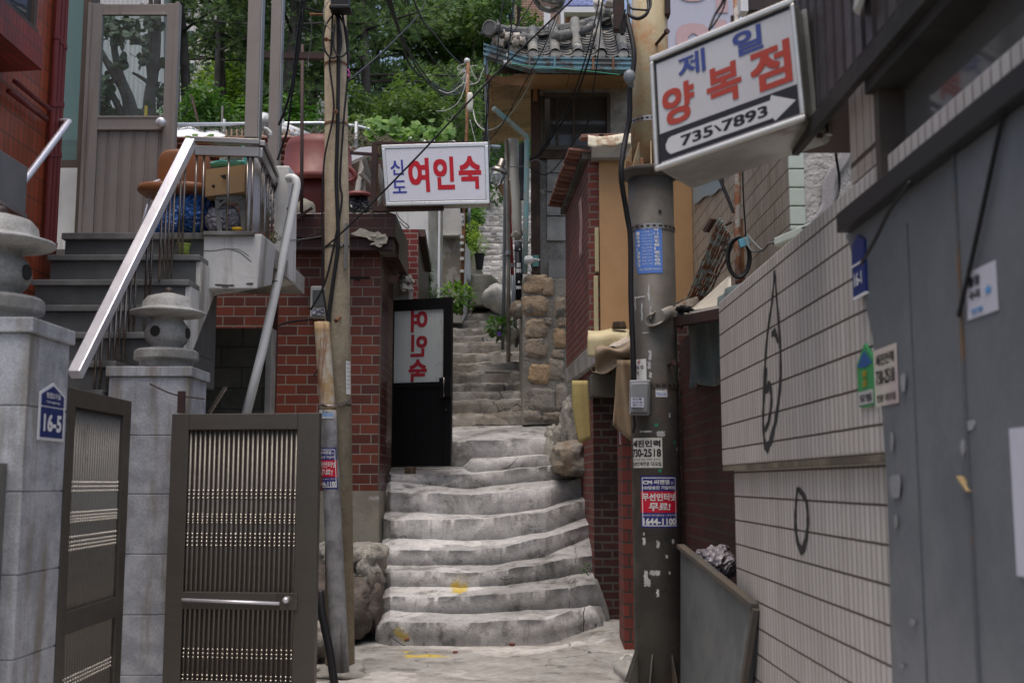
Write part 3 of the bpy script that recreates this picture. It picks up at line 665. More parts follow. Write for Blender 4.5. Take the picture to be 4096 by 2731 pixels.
# ---- aluminium door
Yd = 10.25
dr = thing('house_door', 'bronze aluminium terrace door with a clear upper glass pane', 'door', P(520, 935, Yd))
FX = lambda u, v=480: P(u, v, Yd).x
zz = lambda v: Zat(v, Yd)
m = MB().box(FX(347), FX(395), Yd-.03, Yd+.03, ZT-.02, zz(20)).box(FX(655), FX(700), Yd-.03, Yd+.03, ZT-.02, zz(20))
m.box(FX(395), FX(655), Yd-.025, Yd+.025, zz(62), zz(22)).box(FX(395), FX(655), Yd-.025, Yd+.025, zz(522), zz(472)).box(FX(395), FX(655), Yd-.025, Yd+.025, ZT-.02, ZT+.06)
m.box(FX(347)-.02, FX(352), Yd-.04, Yd-.03, ZT-.02, zz(18)).box(FX(690), FX(706), Yd-.045, Yd+.04, ZT-.02, zz(16)).box(FX(395), FX(655), Yd-.032, Yd-.024, zz(66), zz(58)).box(FX(395), FX(655), Yd-.032, Yd-.024, zz(476), zz(468)).box(FX(395), FX(655), Yd-.034, Yd-.024, zz(524), zz(514))
part(dr, 'frame', m, M_ALU, bevel=.003)
m = MB(); n = 5
for i in range(n):
    a = lerp(FX(396), FX(654), i/n); b_ = lerp(FX(396), FX(654), (i+1)/n); w_ = b_-a
    m.box(a, a+w_*.62, Yd-.004, Yd+.01, ZT+.06, zz(522)).box(a+w_*.62, a+w_*.68, Yd-.014, Yd+.01, ZT+.06, zz(522)).box(a+w_*.68, a+w_*.94, Yd+.002, Yd+.012, ZT+.06, zz(522)).box(a+w_*.94, b_, Yd-.012, Yd+.01, ZT+.06, zz(522))
part(dr, 'ribbed_panel', m, M_ALU)
part(dr, 'glass_pane', MB().box(FX(395), FX(655), Yd, Yd+.005, zz(472), zz(62)), GLASS('door_glass', (.86,.93,.92), .01, .10))
part(dr, 'knob', MB().lathe([(.02,0),(.02,.03),(.036,.035),(.046,.05),(.046,.065),(.03,.08),(.008,.082)], P(650,497,Yd-.03), 16, ax=(0,-1,0)), M_STEEL, smooth=True)
# ---- terrace canopy posts
for (ua, ub, Y, vb, lab) in ((978, 1036, 9.5, 548, 'nearer bronze aluminium canopy post resting on the steel rail'), (1072, 1118, 10.5, 690, 'farther bronze aluminium canopy post just right of the other')):
    a = P(ua+6, 300, Y).x; b_ = P(ub, 300, Y).x
    t = thing('canopy_post', lab, 'post', ((a+b_)/2, Y, Zat(vb, Y)), 'bronze posts of the terrace canopy')
    part(t, 'post', MB().box(a, b_, Y, Y+.12, Zat(vb, Y), Zat(-120, Y)), M_ALU, bevel=.003)
    part(t, 'edge_trim', MB().box(b_+.001, b_+.012, Y+.01, Y+.11, Zat(vb, Y), Zat(-120, Y)), M_STEELM)
# ---- things stored on the terrace
M_VINYL = PM('brown_vinyl', (.24,.095,.04), (.19,.075,.033), grain=.08, bump=.15, rough=.45, stain=(.12,.06,.035), slo=.6)
ZF = ZT - .0
ch = thing('office_chair', 'old brown vinyl armchair with chrome legs on the terrace', 'chair', P(700, 930, 10.0))
part(ch, 'backrest', MB().ball(P(735, 715, 10.05), (P(840,700,10.05).x-P(735,700,10.05).x, .06, .27), 14, sq=.45), M_VINYL, smooth=True)
part(ch, 'seat', MB().ball(P(700, 765, 9.85), (.31, .2, .055), 12, sq=.5), M_VINYL, smooth=True)
part(ch, 'armrest', MB().tube(smooth_path([P(602,760,9.8), P(606,735,9.85), P(640,722,9.95)], 4), .013, 8), M_STEEL, smooth=True)
part(ch, 'leg', MB().tube([P(600,785,9.75), P(560,930,9.72)], .012, 8), M_STEEL, smooth=True)
part(ch, 'leg', MB().tube([P(690,785,10.0), P(700,940,10.05)], .012, 8), M_STEEL, smooth=True)
def bagm(c, r, seed, n=16, ns=.16): return MB().ball(c, r, n, sq=.8, ns=ns, seed=seed, nf=2.4)
def bagmat(name, c, rough=.22):
    s = NT(name); o = s.co(); w = s.n('TexVoronoi', 0, _feature='F1', Vector=s.n('VectorMath', 0, _operation='ADD', i0=o, i1=s.n('TexNoise', 1, Vector=o, Scale=4.0)), Scale=9.0)
    col = s.mix(s.ramp(s.noise(4, o, 3), .4, .62), c, mul(c, .45))
    return s.fin(col, rough, 0, s.bump(w, 1.0, .05), .5)
M_BLUEB = bagmat('blue_plastic_film', (.04,.17,.55)); M_GREYB = bagmat('grey_plastic_film', (.34,.34,.40)); M_DBLUE = bagmat('dark_blue_film', (.02,.05,.16))
solo('rubbish_bag', 'big crumpled blue bag under the brown chair', 'bag', bagm(P(735, 850, 9.86), (.24,.14,.21), 3), M_BLUEB, 'bags of rubbish on the terrace', smooth=True)
solo('rubbish_bag', 'dark blue bag wedged between the blue bag and the stool', 'bag', bagm(P(835, 870, 9.9), (.15,.12,.17), 8), M_DBLUE, 'bags of rubbish on the terrace', smooth=True)
solo('rubbish_bag', 'small pale blue bag lowest left behind the railing', 'bag', bagm(P(660, 895, 9.78), (.14,.1,.11), 12), M_BLUEB, 'bags of rubbish on the terrace', smooth=True)
solo('rubbish_bag', 'grey bag sagging inside the metal stool', 'bag', bagm(P(893, 882, 9.78), (.15,.1,.13), 5), M_GREYB, 'bags of rubbish on the terrace', smooth=True)
t = thing('cardboard_box', 'brown cardboard box with punched holes on the metal stool', 'box', P(900, 785, 9.9))
CARD = PM('cardboard', (.42,.28,.15), (.38,.25,.135), grain=.06, bump=.1, gscale=20)
bxa, bxb = P(822, 730, 9.66).x, P(985, 730, 9.66).x
part(t, 'carton', MB().hexa([(bxa,9.66,Zat(786,9.66)),(bxb,9.6,Zat(774,9.66)),(bxb+.02,9.95,Zat(774,9.66)),(bxa,9.95,Zat(786,9.66)),(bxa,9.66,Zat(678,9.66)),(bxb,9.6,Zat(666,9.66)),(bxb+.02,9.95,Zat(668,9.66)),(bxa,9.95,Zat(678,9.66))]), CARD)
m = MB()
for (u, v, r) in ((858,750,.015),(950,745,.015)): m.lathe([(r,0),(r,.004)], P(u,v,9.66)-Vector((0,.035,0)), 14, ax=(0,-1,0))
m.prism([P(880,703,9.62), P(905,698,9.615), P(905,716,9.615), P(896,718,9.62)], (0,-.003,0))
part(t, 'punched_holes', m, PM_HOLE)
t = thing('metal_stool', 'slotted steel angle stool with rounded corners on the terrace', 'stool', P(920, 930, 9.7))
m = MB()
for (a, b_) in (((868,795),(880,930)),((968,785),(975,925))): m.beam(P(*a,9.68), P(*b_,9.68), .035, .004, up=(0,1,0))
part(t, 'leg', MB().beam(P(868,795,9.68), P(880,930,9.68), .006, .04, up=(1,0,0)), M_GRYM if 'M_GRYM' in globals() else PM('grey_angle_iron', (.22,.23,.22), (.16,.165,.16), grain=.1, stain=(.12,.06,.03), slo=.6, rough=.5))
part(t, 'leg', MB().beam(P(965,785,9.68), P(976,925,9.68), .006, .04, up=(1,0,0)), bpy.data.materials['grey_angle_iron'])
part(t, 'arched_brace', MB().tube([P(870,835,9.67), P(885,815,9.67), P(910,800,9.67), P(935,800,9.67), P(955,812,9.67), P(966,832,9.67)], .012, 6).box(P(866,790,9.68).x, P(968,790,9.68).x, 9.665, 9.69, Zat(800,9.68), Zat(786,9.68)), bpy.data.materials['grey_angle_iron'])
part(t, 'seat_top', MB().box(P(862,780,9.68).x, P(972,780,9.68).x, 9.66, 9.9, Zat(786,9.68), Zat(780,9.68)), bpy.data.materials['grey_angle_iron'])
solo('paver_block', 'wavy concrete paver weighing down the teal cloth', 'block', MB().prism([P(878,622,9.8)+Vector((0,0,-.02)), P(895,630,9.8), P(920,624,9.8), P(940,630,9.8), P(965,622,9.8), P(967,645,9.8), P(945,655,9.8), P(915,652,9.8), P(890,654,9.8), P(878,645,9.8)], (0,.12,0)), PM('mossy_paver', (.42,.42,.38), (.10,.11,.09), lo=.45, hi=.55), bevel=.004)
solo('teal_cloth', 'teal tarpaulin cloth spread over the cardboard box', 'cloth', MB().ball(P(925, 664, 9.85), (.17,.12,.025), 14, sq=.6, ns=.3, seed=4, nf=2.5).ball(P(975, 632, 9.92), (.04,.04,.10), 10, ns=.3, seed=2), FLAT('teal_tarp', (.12,.42,.36), .5), smooth=True)
solo('white_sheet', 'white plastic sheet hung behind the corner balusters', 'sheet', MB().sheet(lambda s, t_: lerp(0,1,0) or (P(984, 930, 9.5).lerp(P(1062, 930, 10.2), s) + Vector((.008*math.sin(s*40), .012*math.sin(s*23), lerp(0, Zat(608,9.6)-Zat(930,9.6), t_)))), 40, 4, th=.003), FLAT('white_film', (.62,.62,.66), .4), smooth=True)
solo('tool_handle', 'yellow plastic tool handle lying at the terrace edge', 'tool', MB().ball(P(949, 915, 9.62), (.048,.016,.015), 8, sq=.7), FLAT('yellow_plastic', (.65,.42,.02), .35), smooth=True)
t = thing('green_bucket', 'small lime green bucket standing on a granite step', 'bucket', P(733, 1018, 9.4))
c = P(733, 1018, 9.4); part(t, 'tub', MB().lathe([(.045,0),(.052,.06),(.055,.085),(.05,.085),(.045,.02)], c, 18), FLAT('lime_plastic', (.33,.42,.08), .4), smooth=True)
part(t, 'rim', MB().lathe([(.055,.08),(.060,.08),(.060,.09),(.055,.09)], c, 18), bpy.data.materials['lime_plastic'])
# ---- white downpipe
def PPt(*a): return [P(u, v, Y) for u, v, Y in a]
t = thing('white_downpipe', 'white plastic downpipe slanting from the stub wall behind the gate', 'pipe', P(980,1700,9.2))
part(t, 'pipe', MB().tube(smooth_path(PPt((1150,716,10.3),(1168,712,10.28),(1183,722,10.26),(1186,745,10.25)), 5) + PPt((1110,1130,10.0),(1050,1400,9.8),(983,1662,9.6)), .040, 16), M_WHTP, smooth=True)
m = MB()
for (u, v) in ((1165, 838), (1107, 1132)):
    m.lathe([(.041,-.004),(.0435,-.004),(.0435,.004),(.041,.004)], P(u, v, 10.22 if v < 900 else 10.0), 16, ax=(P(1186,745,10.25)-P(1110,1130,10.0)))
part(t, 'strap', m, M_BLKC)
solo('vent_elbow', 'small white bent vent pipe beside the farther canopy post', 'pipe', MB().tube(smooth_path(PPt((1040,590,10.1),(1040,535,10.1),(1060,515,10.1),(1080,530,10.1),(1080,545,10.1)), 5), .017, 10), M_WHTP, smooth=True)
solo('diagonal_strut', 'flat bronze brace slanting between the canopy posts', 'strut', MB().beam(P(1030,480,10.0), P(1078,545,10.2), .02, .05), M_ALU)
solo('bottle', 'dirty little bottle standing on the corner of the railing', 'bottle', MB().lathe([(.022,0),(.024,.09),(.012,.11),(.012,.14)], P(1070,655,10.3), 12), PM('dirty_bottle', (.4,.38,.3), (.2,.18,.12)), smooth=True)
solo('black_torch', 'black torch like tool hanging on the white stub wall', 'tool', MB().tube([P(1088,775,10.3), P(1105,730,10.3)], .022, 10).tube([P(1090,775,10.3), P(1092,830,10.3)], .010, 6), M_BLKC, smooth=True)
# ---- yard block wall and drain
bw = thing('block_wall', 'dark concrete block wall under the terrace beside the red brick', 'wall', P(920, 1650, 10.6))
Yb = 10.9
part(bw, 'blocks', MB().box(P(760,1500,Yb).x, P(1062,1500,Yb).x, Yb, Yb+.2, -.05, Zat(1312,Yb)), BRICK('mossy_concrete_block', (.10,.095,.08), (.07,.067,.057), (.04,.038,.033), bw=.40, bh=.20, ms=.008, rough=.9, dirt=(.03,.03,.024), dlo=.42, dhi=.62))
part(bw, 'end_face', MB().box(P(1064,1500,Yb).x, P(1085,1500,Yb).x, Yb-.03, Yb+.2, -.05, Zat(1312,Yb)), M_CONC)
solo('brown_post', 'dull brown steel post between block wall and brick', 'post', MB().prism([P(1112,1170,11.1), P(1092,1170,11.1), P(1058,1665,11.1), P(1100,1665,11.1)], (0,.05,0)), PM('brown_enamel', (.11,.035,.028), (.08,.03,.025), grain=.1, rough=.5))
# ================================================================== MIDDLE: inn, concrete pole, signs, far alley
YA = 12.2
inn = thing('brick_inn', 'red glazed brick inn building with a broken dark tile parapet', 'building', (-2.6, 12.6, 0))
XC = P(1519, 1500, YA).x          # front right corner
zt = Zat(905, YA); zbk = Zat(1962, YA)
zq = Zat(1000, YA)
part(inn, 'front_wall', MB().box(P(770,1500,YA).x, XC, YA, YA+.18, zbk, zt), M_REDB)
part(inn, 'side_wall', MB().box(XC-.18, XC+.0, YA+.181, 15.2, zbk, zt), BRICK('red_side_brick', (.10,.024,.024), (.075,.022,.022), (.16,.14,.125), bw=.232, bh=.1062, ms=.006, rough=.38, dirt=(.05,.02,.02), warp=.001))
part(inn, 'corner_bead', MB().box(XC-.004, XC+.006, YA-.004, YA+.03, zbk, zt), M_CONCD)
part(inn, 'plinth', MB().box(P(1240,2100,YA).x, XC+.012, YA-.015, 15.2, -.05, zbk-.001), PM('plinth_render', (.30,.28,.23), (.22,.2,.165), stain=(.45,.44,.42), sscale=2.5, slo=.6, shi=.66, bump=.5, grain=.2))
# parapet: dark tile courses overhanging, with a broken mortar scar
x0 = P(1140, 920, 11.95).x; x1 = P(1584, 920, 11.95).x
za, zc_ = Zat(1000, 11.95), Zat(860, 11.95)
zm = Zat(952, 11.95)
pw = part(inn, 'parapet', MB().box(x0, x1-.03, 11.95, 12.3, za, zm-.002).box(x0-.04, x1, 11.90, 12.3, zm, zc_).box(x1-.25, x1, 12.301, 13.35, za-.02, zc_), M_REDB2)
m = MB(); rnd = random.Random(4)
oc = [(1400,935),(1425,925),(1440,912),(1462,918),(1478,926),(1500,930),(1512,925),(1530,938),(1540,934),(1552,952),(1548,968),(1532,972),(1528,985),(1518,990),(1500,982),(1498,965),(1480,962),(1466,950),(1440,946),(1420,942)]
m.prism([P(u, v, 11.895) for u, v in oc], (0,.02,0))
for i in range(10): m.ball(P(1480+rnd.random()*60, 940+rnd.random()*40, 11.895), (.03,.010,.014), 6, ns=.7, seed=40+i)
part(pw, 'mortar_scar', m, PM('raw_mortar', (.42,.40,.34), (.28,.26,.21), bump=.8))
part(inn, 'roof_slab', MB().box(x0-.6, x1-.1, 12.301, 15.4, zc_-.06, zc_-.02), M_CONC)
m = MB(); 
for i in range(26): m.ball(P(1160+i*16+rnd.random()*8, 857+rnd.random()*4, 12.0+rnd.random()*.15), (.05,.06,.012), 4, ns=.4, seed=i)
part(inn, 'flaking_coping', m, M_CONC)
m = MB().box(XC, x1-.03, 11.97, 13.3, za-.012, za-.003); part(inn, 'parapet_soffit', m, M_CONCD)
m = MB()
for i in range(12): m.ball((x1-.05+rnd.random()*.08, 13.25+rnd.random()*.2, za-.05-rnd.random()*.14), .03+.03*rnd.random(), 5, ns=.6, seed=70+i)
part(inn, 'crumbling_corner', m, M_CONC)
part(inn, 'lintel', MB().box(XC, x1+.02, 13.4, 13.9, Zat(1200,13.4), Zat(1130,13.4)), M_CONC, bevel=.01)
part(inn, 'wall_slot', MB().box(P(1395,1110,YA).x, P(1480,1110,YA).x, YA-.006, YA+.02, Zat(1116,YA), Zat(1107,YA)).box(P(1420,1112,YA).x, P(1440,1112,YA).x, YA-.02, YA+.02, Zat(1122,YA), Zat(1110,YA)), PM_HOLE)
# second brick parapet farther up and white render
an = thing('brick_annex', 'second smaller red brick building behind the inn with stepped parapet', 'building', (-1.3, 15, 2))
m = MB().box(P(1560,1000,14.2).x, P(1672,1000,14.2).x, 14.2, 14.4, Zat(1240,14.2), Zat(917,14.2))
part(an, 'front_wall', m, BRICK('annex_brick', (.20,.034,.028), (.15,.028,.024), (.28,.25,.22), bw=.2, bh=.075, ms=.006, rough=.4))
xq = P(1672,1000,14.2).x
part(an, 'side_wall', MB().prism([(xq,14.401,Zat(1250,14.2)),(xq,16.4,Zat(1250,14.2)),(xq,16.4,Zat(1100,16.4)),(xq,14.401,Zat(917,14.2))], (-.2,0,0)), M_REDB2)
part(an, 'raking_coping', MB().beam((xq+.02,14.3,Zat(925,14.2)), (xq+.02,15.5,Zat(1075,15.5)), .12, .1).beam((xq-.25,14.25,Zat(925,14.2)), (xq-.25,15.2,Zat(1115,15.2)), .08, .08), M_DKST)
wr = thing('white_rendered_house', 'white painted house wall behind the inn sign', 'house', (-1.2, 16.5, 2.5))
part(wr, 'gable_wall', MB().prism([P(1560,1300,16.6), P(1718,1300,16.6), P(1712,800,16.6), P(1540,800,16.6)], (0,.3,0)), M_WHITEW)
part(wr, 'side_post', MB().prism([P(1762,1290,17), P(1715,1290,16.62), P(1712,800,16.62), P(1762,800,17)], (.02,.3,0)), PM('dirty_white', (.50,.50,.46), (.38,.37,.33), stain=(.2,.17,.12), streak=True))
part(wr, 'corner_bead', MB().prism([P(1748,1290,16.55), P(1757,1290,16.55), P(1762,800,16.55), P(1754,800,16.55)], (0,.05,0)), M_WHITE)
ru = thing('peeling_wall', 'peeling two-tone garden wall with chipped top beside the upper steps', 'wall', (-1.0, 17.6, 2.8))
YR = 17.6
PEEL = PM('peeling_paint', (.40,.38,.34), (.25,.22,.18), lo=.45, hi=.55, scale=4, stain=(.16,.09,.05), streak=True, sscale=1.4, slo=.54, shi=.6, bump=.8)
part(ru, 'lower_wall', MB().prism([P(1758,1290,YR), P(1848,1290,YR), P(1850,948,YR), P(1760,950,YR)], (0,.3,0)), PEEL)
part(ru, 'upper_wall', MB().prism([P(1758,945,YR-.05), P(1850,940,YR-.05), P(1838,820,YR-.05), P(1826,780,YR-.05), P(1758,780,YR-.05)], (0,.3,0)), PM('mottled_white', (.56,.55,.52), (.42,.42,.4), stain=(.28,.26,.22), slo=.55))
part(ru, 'ledge', MB().ball(P(1803, 946, YR-.05), (.19,.08,.03), 8, sq=.5, ns=.2), M_CONC, smooth=True)
part(ru, 'return_wall', MB().prism([P(1849,1290,YR), P(1882,1230,YR+1.2), P(1884,1010,YR+1.4), P(1851,950,YR)], (-.05,.1,0)), PM('pale_edge', (.60,.59,.56), (.48,.47,.43), stain=(.25,.2,.15), streak=True))
# planter block + boulder by the upper landing
solo('planter_wall', 'mossy concrete block with sloping top at the turn of the steps', 'block', MB().prism([P(1884,1225,18.3), P(1960,1222,18.3), P(1985,1180,18.3), P(2000,1130,18.3), P(1965,1096,18.3), P(1886,1095,18.3)], (0,1.0,0)), PM('mossy_grey', (.28,.27,.23), (.14,.145,.11), scale=2.5, stain=(.07,.075,.05), slo=.55, bump=.8), bevel=.03)
solo('planter_wall', 'sloping concrete parapet behind the black flowerpot', 'block', MB().prism([P(1884,1100,19.4), P(1935,1098,19.4), P(1900,1030,19.6), P(1884,1010,19.6)], (0,.8,0)), PM('mossy_grey2', (.30,.28,.24), (.2,.19,.15), bump=.8))
LROCK = PM('pale_boulder', (.62,.61,.57), (.45,.44,.40), stain=(.22,.21,.2), slo=.58, bump=.7, scale=3)
solo('boulder', 'whitewashed boulder on the landing beside the grey poles', 'boulder', MB().ball(P(1990, 1195, 18.2), (.26,.3,.22), 12, ns=.3, seed=5).ball(P(2045, 1150, 18.6), (.25,.3,.36), 12, ns=.3, seed=9), LROCK, smooth=True)
solo('boulder', 'small light boulder behind the right thin grey pole', 'boulder', MB().ball(P(2055, 1340, 16.3), (.14,.2,.13), 10, ns=.3, seed=2), LROCK, smooth=True)
solo('boulder', 'brown boulder jutting out between black pipe and stone wall', 'boulder', MB().ball(P(2073, 1238, 15.2), (.11,.2,.13), 10, ns=.35, seed=12), PM('brown_rock', (.22,.17,.12), (.35,.33,.3), lo=.5, hi=.6, bump=.8), smooth=True)
solo('loose_slab', 'loose thin concrete slab resting on the narrow steps', 'slab', MB().obox(P(1993,1488,15.7), (.17,.02,0), (-.01,.12,0), (0,0,.012)), M_CONC, bevel=.004)
# ---- black door
YD = 13.0
bd = thing('black_door', 'black metal door open onto the steps, glass half with red mirrored letters', 'door', P(1685, 1865, YD))
dO = P(1567, 1865, 13.1); dE = P(1806, 1862, 12.86); dv = dE - dO; dv.z = 0; dw = dv.length; dv.normalize()
zb_, ztp = dO.z, Zat(1196, 13.0)
H = ztp - zb_
dn = Vector((dv.y, -dv.x, 0))
def dq(x, z, d=0): return Vector((dO.x, dO.y, zb_)) + dv*x + Vector((0,0,z)) + dn*d
def dbox(m, xa, xb, za, zb2, da, db): return m.hexa([dq(xa,za,db),dq(xb,za,db),dq(xb,za,da),dq(xa,za,da),dq(xa,zb2,db),dq(xb,zb2,db),dq(xb,zb2,da),dq(xa,zb2,da)])
zg = H*(1865-1536)/(1865-1196)
m = MB(); dbox(m,0,.01,0,H,-.02,.02); dbox(m,dw-.085,dw,0,H,-.025,.025); dbox(m,0,dw-.085,H-.13,H,-.02,.02); dbox(m,0,dw-.085,zg-.05,zg+.01,-.02,.02); dbox(m,dw-.10,dw-.085,zg,H-.13,-.015,.03)
part(bd, 'frame', m, M_BLKM, bevel=.003)
m = MB(); dbox(m,.0,dw-.085,.0,zg-.05,-.012,.006); dbox(m,.0,dw-.10,.0,.165,-.012,.014)
for i in range(7): dbox(m, .09*i+.03, .09*i+.034, .17, zg-.05, .0, .0095)
part(bd, 'lower_panel', m, M_BLKM)
gs = NT('wired_frosted_glass'); uv = gs.co('UV')
gx = gs.n('SeparateXYZ', 0, Vector=uv); gy = gs.n('SeparateXYZ', 1, Vector=uv)
lx = gs.ramp(gs.m2('ABSOLUTE', gs.m2('SUBTRACT', gs.m2('FRACT', gs.m2('DIVIDE', gx, .024)), .5)), .44, .48)
ly = gs.ramp(gs.m2('ABSOLUTE', gs.m2('SUBTRACT', gs.m2('FRACT', gs.m2('DIVIDE', gy, .024)), .5)), .44, .48)
gc = gs.mix(gs.m2('MULTIPLY', gs.m2('MAXIMUM', lx, ly), .8), (.50,.54,.53), (.22,.27,.27))
gd = gs.ramp(gs.noise(5, gs.co(), 8, .7), .66, .7); gc = gs.mix(gd, gc, (.25,.26,.24))
M_WIRED = gs.fin(gc, .25, 0, None, .5)
m = MB(); dbox(m, .012, dw-.10, zg+.012, H-.132, -.006, .0); gp = part(bd, 'wired_glass', m, M_WIRED)
M_DRED = PM('door_red_paint', (.33,.02,.035), (.27,.018,.03), grain=.08, bump=.0)
fn = lambda x, y: dq(x, y, .003)
sx = dw/(1806-1567); m = MB()
X0 = (1638-1567)*sx; 
def hv(v): return H*(1865-v)/(1865-1196)
m.text('여', fn, X0, hv(1398), (1705-1638)*sx, hv(1240)-hv(1398), .035, mirror=True)
m.text('인', fn, X0+.005, hv(1440)-.0, (1700-1638)*sx, hv(1338)-hv(1440)-.0, .03, mirror=True) if False else None
m = MB()
m.text('여', fn, X0, hv(1330), (1706-1638)*sx, hv(1240)-hv(1330), .035, mirror=True)
m.text('인', fn, X0, hv(1430), (1706-1638)*sx, hv(1340)-hv(1430), .035, mirror=True)
m.text('숙', fn, X0-.02, hv(1530), (1706-1632)*sx, hv(1440)-hv(1530), .035, mirror=True)
part(gp, 'mirrored_lettering', m, M_DRED)
m = MB(); rnd = random.Random(2)
for i in range(14):
    x = dw-.11-rnd.random()*.11; z = zg+.03+rnd.random()*(H-zg-.2); a = .008+.02*rnd.random()
    m.prism([dq(x+a*math.cos(t_)*.8, z+a*1.6*math.sin(t_+rnd.random()*.6), .001) for t_ in (0,1.1,2.2,3.3,4.4,5.4)], dn*.0015)
part(gp, 'torn_paper_marks', m, PM('torn_paper', (.46,.48,.46), (.34,.36,.36), grain=.1))
m = MB(); dbox(m, dw-.135, dw+.004, zg-.17, zg+.05, .02, .06); part(bd, 'lock_case', m, M_BLKM, bevel=.004)
part(bd, 'pull_handle', MB().tube([dq(dw-.07, zg-.17, .075), dq(dw-.07, zg+.05, .075)], .012, 8), METAL('dark_handle', (.12,.11,.1), .25, .9), smooth=True)
part(bd, 'lower_knob', MB().ball(dq(dw-.06, zg-.32, .035), .018, 6), M_BLKM, smooth=True)
solo('wooden_wedge', 'small wooden block wedged under the black door', 'block', MB().box(P(1618,1880,12.75).x, P(1660,1880,12.75).x, 12.75, 12.86, Zat(1894,12.75), Zat(1867,12.8)), M_WOODD, bevel=.004)
solo('paper_scrap', 'crumpled white scrap on the step edge below the black door', 'litter', MB().ball(P(1600,1958,12.6)+Vector((0,0,.012)), (.06,.03,.012), 8, ns=.6, seed=3, nf=3), FLAT('litter_white', (.66,.66,.66), .6))
solo('paper_scrap', 'flat white scrap on the pavement beside the concrete pole', 'litter', MB().ball(P(1425,2640,9.6)+Vector((0,0,.01)), (.03,.02,.006), 8, ns=.6, seed=8, nf=3), bpy.data.materials['litter_white'])
solo('concrete_lump', 'rough spilled concrete lump at the base of the steel pole', 'concrete', MB().ball((.98,9.1,.0), (.22,.5,.12), 18, ns=.35, seed=6), M_CONC, smooth=True)
solo('concrete_lump', 'pale spilled concrete collar at the base of the concrete pole', 'concrete', MB().ball((-1.36,9.3,-.01), (.24,.3,.09), 18, ns=.35, seed=9), M_CONC, smooth=True)
solo('brick_chip', 'red brick chip on the pavement left of the yellow paint', 'rubble', MB().ball(P(1628,2562,10.55)+Vector((0,0,.01)), (.025,.02,.016), 5, ns=.4, seed=3), M_OLDB, 'brick chips on the concrete')
solo('brick_chip', 'red brick chip near the middle at the foot of the steps', 'rubble', MB().ball(P(2048,2580,10.4)+Vector((0,0,.01)), (.035,.02,.016), 5, ns=.4, seed=5), M_OLDB, 'brick chips on the concrete')
solo('brick_chip', 'smallest red brick chip, lowest on the pavement', 'rubble', MB().ball(P(1822,2612,10.0)+Vector((0,0,.01)), (.025,.015,.012), 5, ns=.4, seed=7), M_OLDB, 'brick chips on the concrete')
# ---- meter
mt_ = thing('electric_meter', 'old electric meter in a clear case on the red brick wall', 'meter', P(1268, 1270, 12.1))
part(mt_, 'case', MB().front(1240, 1142, 1320, 1272, 12.08, .11), PM('aged_cream_plastic', (.42,.42,.38), (.36,.36,.33), grain=.05, bump=.1, rough=.4), bevel=.02)
part(mt_, 'window', MB().front(1250, 1160, 1312, 1225, 12.068, .01), FLAT('meter_window', (.10,.11,.11), .1))
part(mt_, 'ribbed_foot', MB().front(1246, 1236, 1316, 1262, 12.07, .01), M_GREYB)
# ---- boulders at the foot of the inn
BR = PM('grey_boulder', (.40,.38,.33), (.26,.245,.22), stain=(.10,.085,.075), sscale=2, slo=.5, bump=1.0, bd=.02, scale=3)
BRD = PM('dark_boulder', (.17,.14,.12), (.10,.085,.075), stain=(.25,.23,.2), sscale=2, slo=.58, bump=1.0, bd=.02, scale=3)
for (u, v, Y, r, sd_, mt2, lab) in (
    (1400, 2235, 11.5, (.34,.35,.17), 3, BR, 'flat pale boulder on top of the rocks left of the steps'),
    (1480, 2280, 11.5, (.13,.4,.22), 7, BR, 'upright pale boulder bordering the steps at the inn corner'),
    (1440, 2300, 11.35, (.10,.2,.05), 9, BR, 'thin pale stone lodged between the boulders'),
    (1400, 2420, 11.25, (.30,.42,.30), 11, BRD, 'large dark boulder behind the concrete pole foot'),
    (1500, 2390, 11.4, (.08,.4,.33), 13, BRD, 'dark rock face touching the lowest steps on the left'),
    (1260, 2420, 10.9, (.30,.35,.36), 15, BRD, 'dark rock between metal gate and concrete pole'),
    (1262, 2560, 9.9, (.17,.25,.16), 17, BR, 'low pale rock beside the black duct')):
    solo('boulder', lab, 'boulder', MB().ball(P(u, v, Y), r, 22, sq=.75, ns=.30, seed=sd_, nf=1.3), mt2, 'boulders at the foot of the inn' , smooth=True)
# ---- concrete pole
ZPT = 6.8
pole = thing('concrete_pole', 'slim tan concrete utility pole hung with black cables', 'utility pole', P(1358, 2690, 9.3))
pb, pt = P(1360, 2700, 9.3), P(1341, -60, 9.3)
def pax(v): 
    t_ = (Zat(v, 9.3) - pb.z)/(pt.z - pb.z); return pb.lerp(pt, t_)
def prad(v): return lerp(.092, .118, (v+60)/2760)
M_POLE = PM('tan_pole_concrete', (.31,.265,.19), (.25,.21,.15), grain=.4, gscale=45, scale=5, stain=(.22,.17,.11), streak=True, slo=.55, shi=.75, samt=.5, bump=.5, rough=.85)
part(pole, 'shaft', MB().tube([pax(2700), pax(1300), pax(-60)], .118, 28, r2=.092), M_POLE, smooth=True)
axd = (pt-pb).normalized()
for v in (262, 500, 990, 1622):
    r = prad(v); part(pole, 'band', MB().lathe([(r,-.008),(r+.006,-.008),(r+.006,.008),(r,.008)], pax(v), 28, ax=axd), M_RUST if v < 600 else M_STEELD, smooth=False)
    part(pole, 'band_buckle', MB().obox(pax(v)+Vector((.045,-r-.008,0)), (.02,0,0), (0,.008,0), (0,0,.012)), M_STEELD)
for (u, v, du, dv_) in ((1312, 155, -22, 4), (1340, 440, 10, 8), (1350, 1260, -18, 22)):
    a = P(u+12, v, 9.3-prad(v)); b_ = P(u+du*.3, v+dv_, 9.3-prad(v)-.10)
    part(pole, 'step_bolt', MB().tube([a+Vector((0,.04,0)), b_], .010, 8).lathe([(.018,-.006),(.018,.008)], b_, 8, ax=(b_-a)), M_RUST)
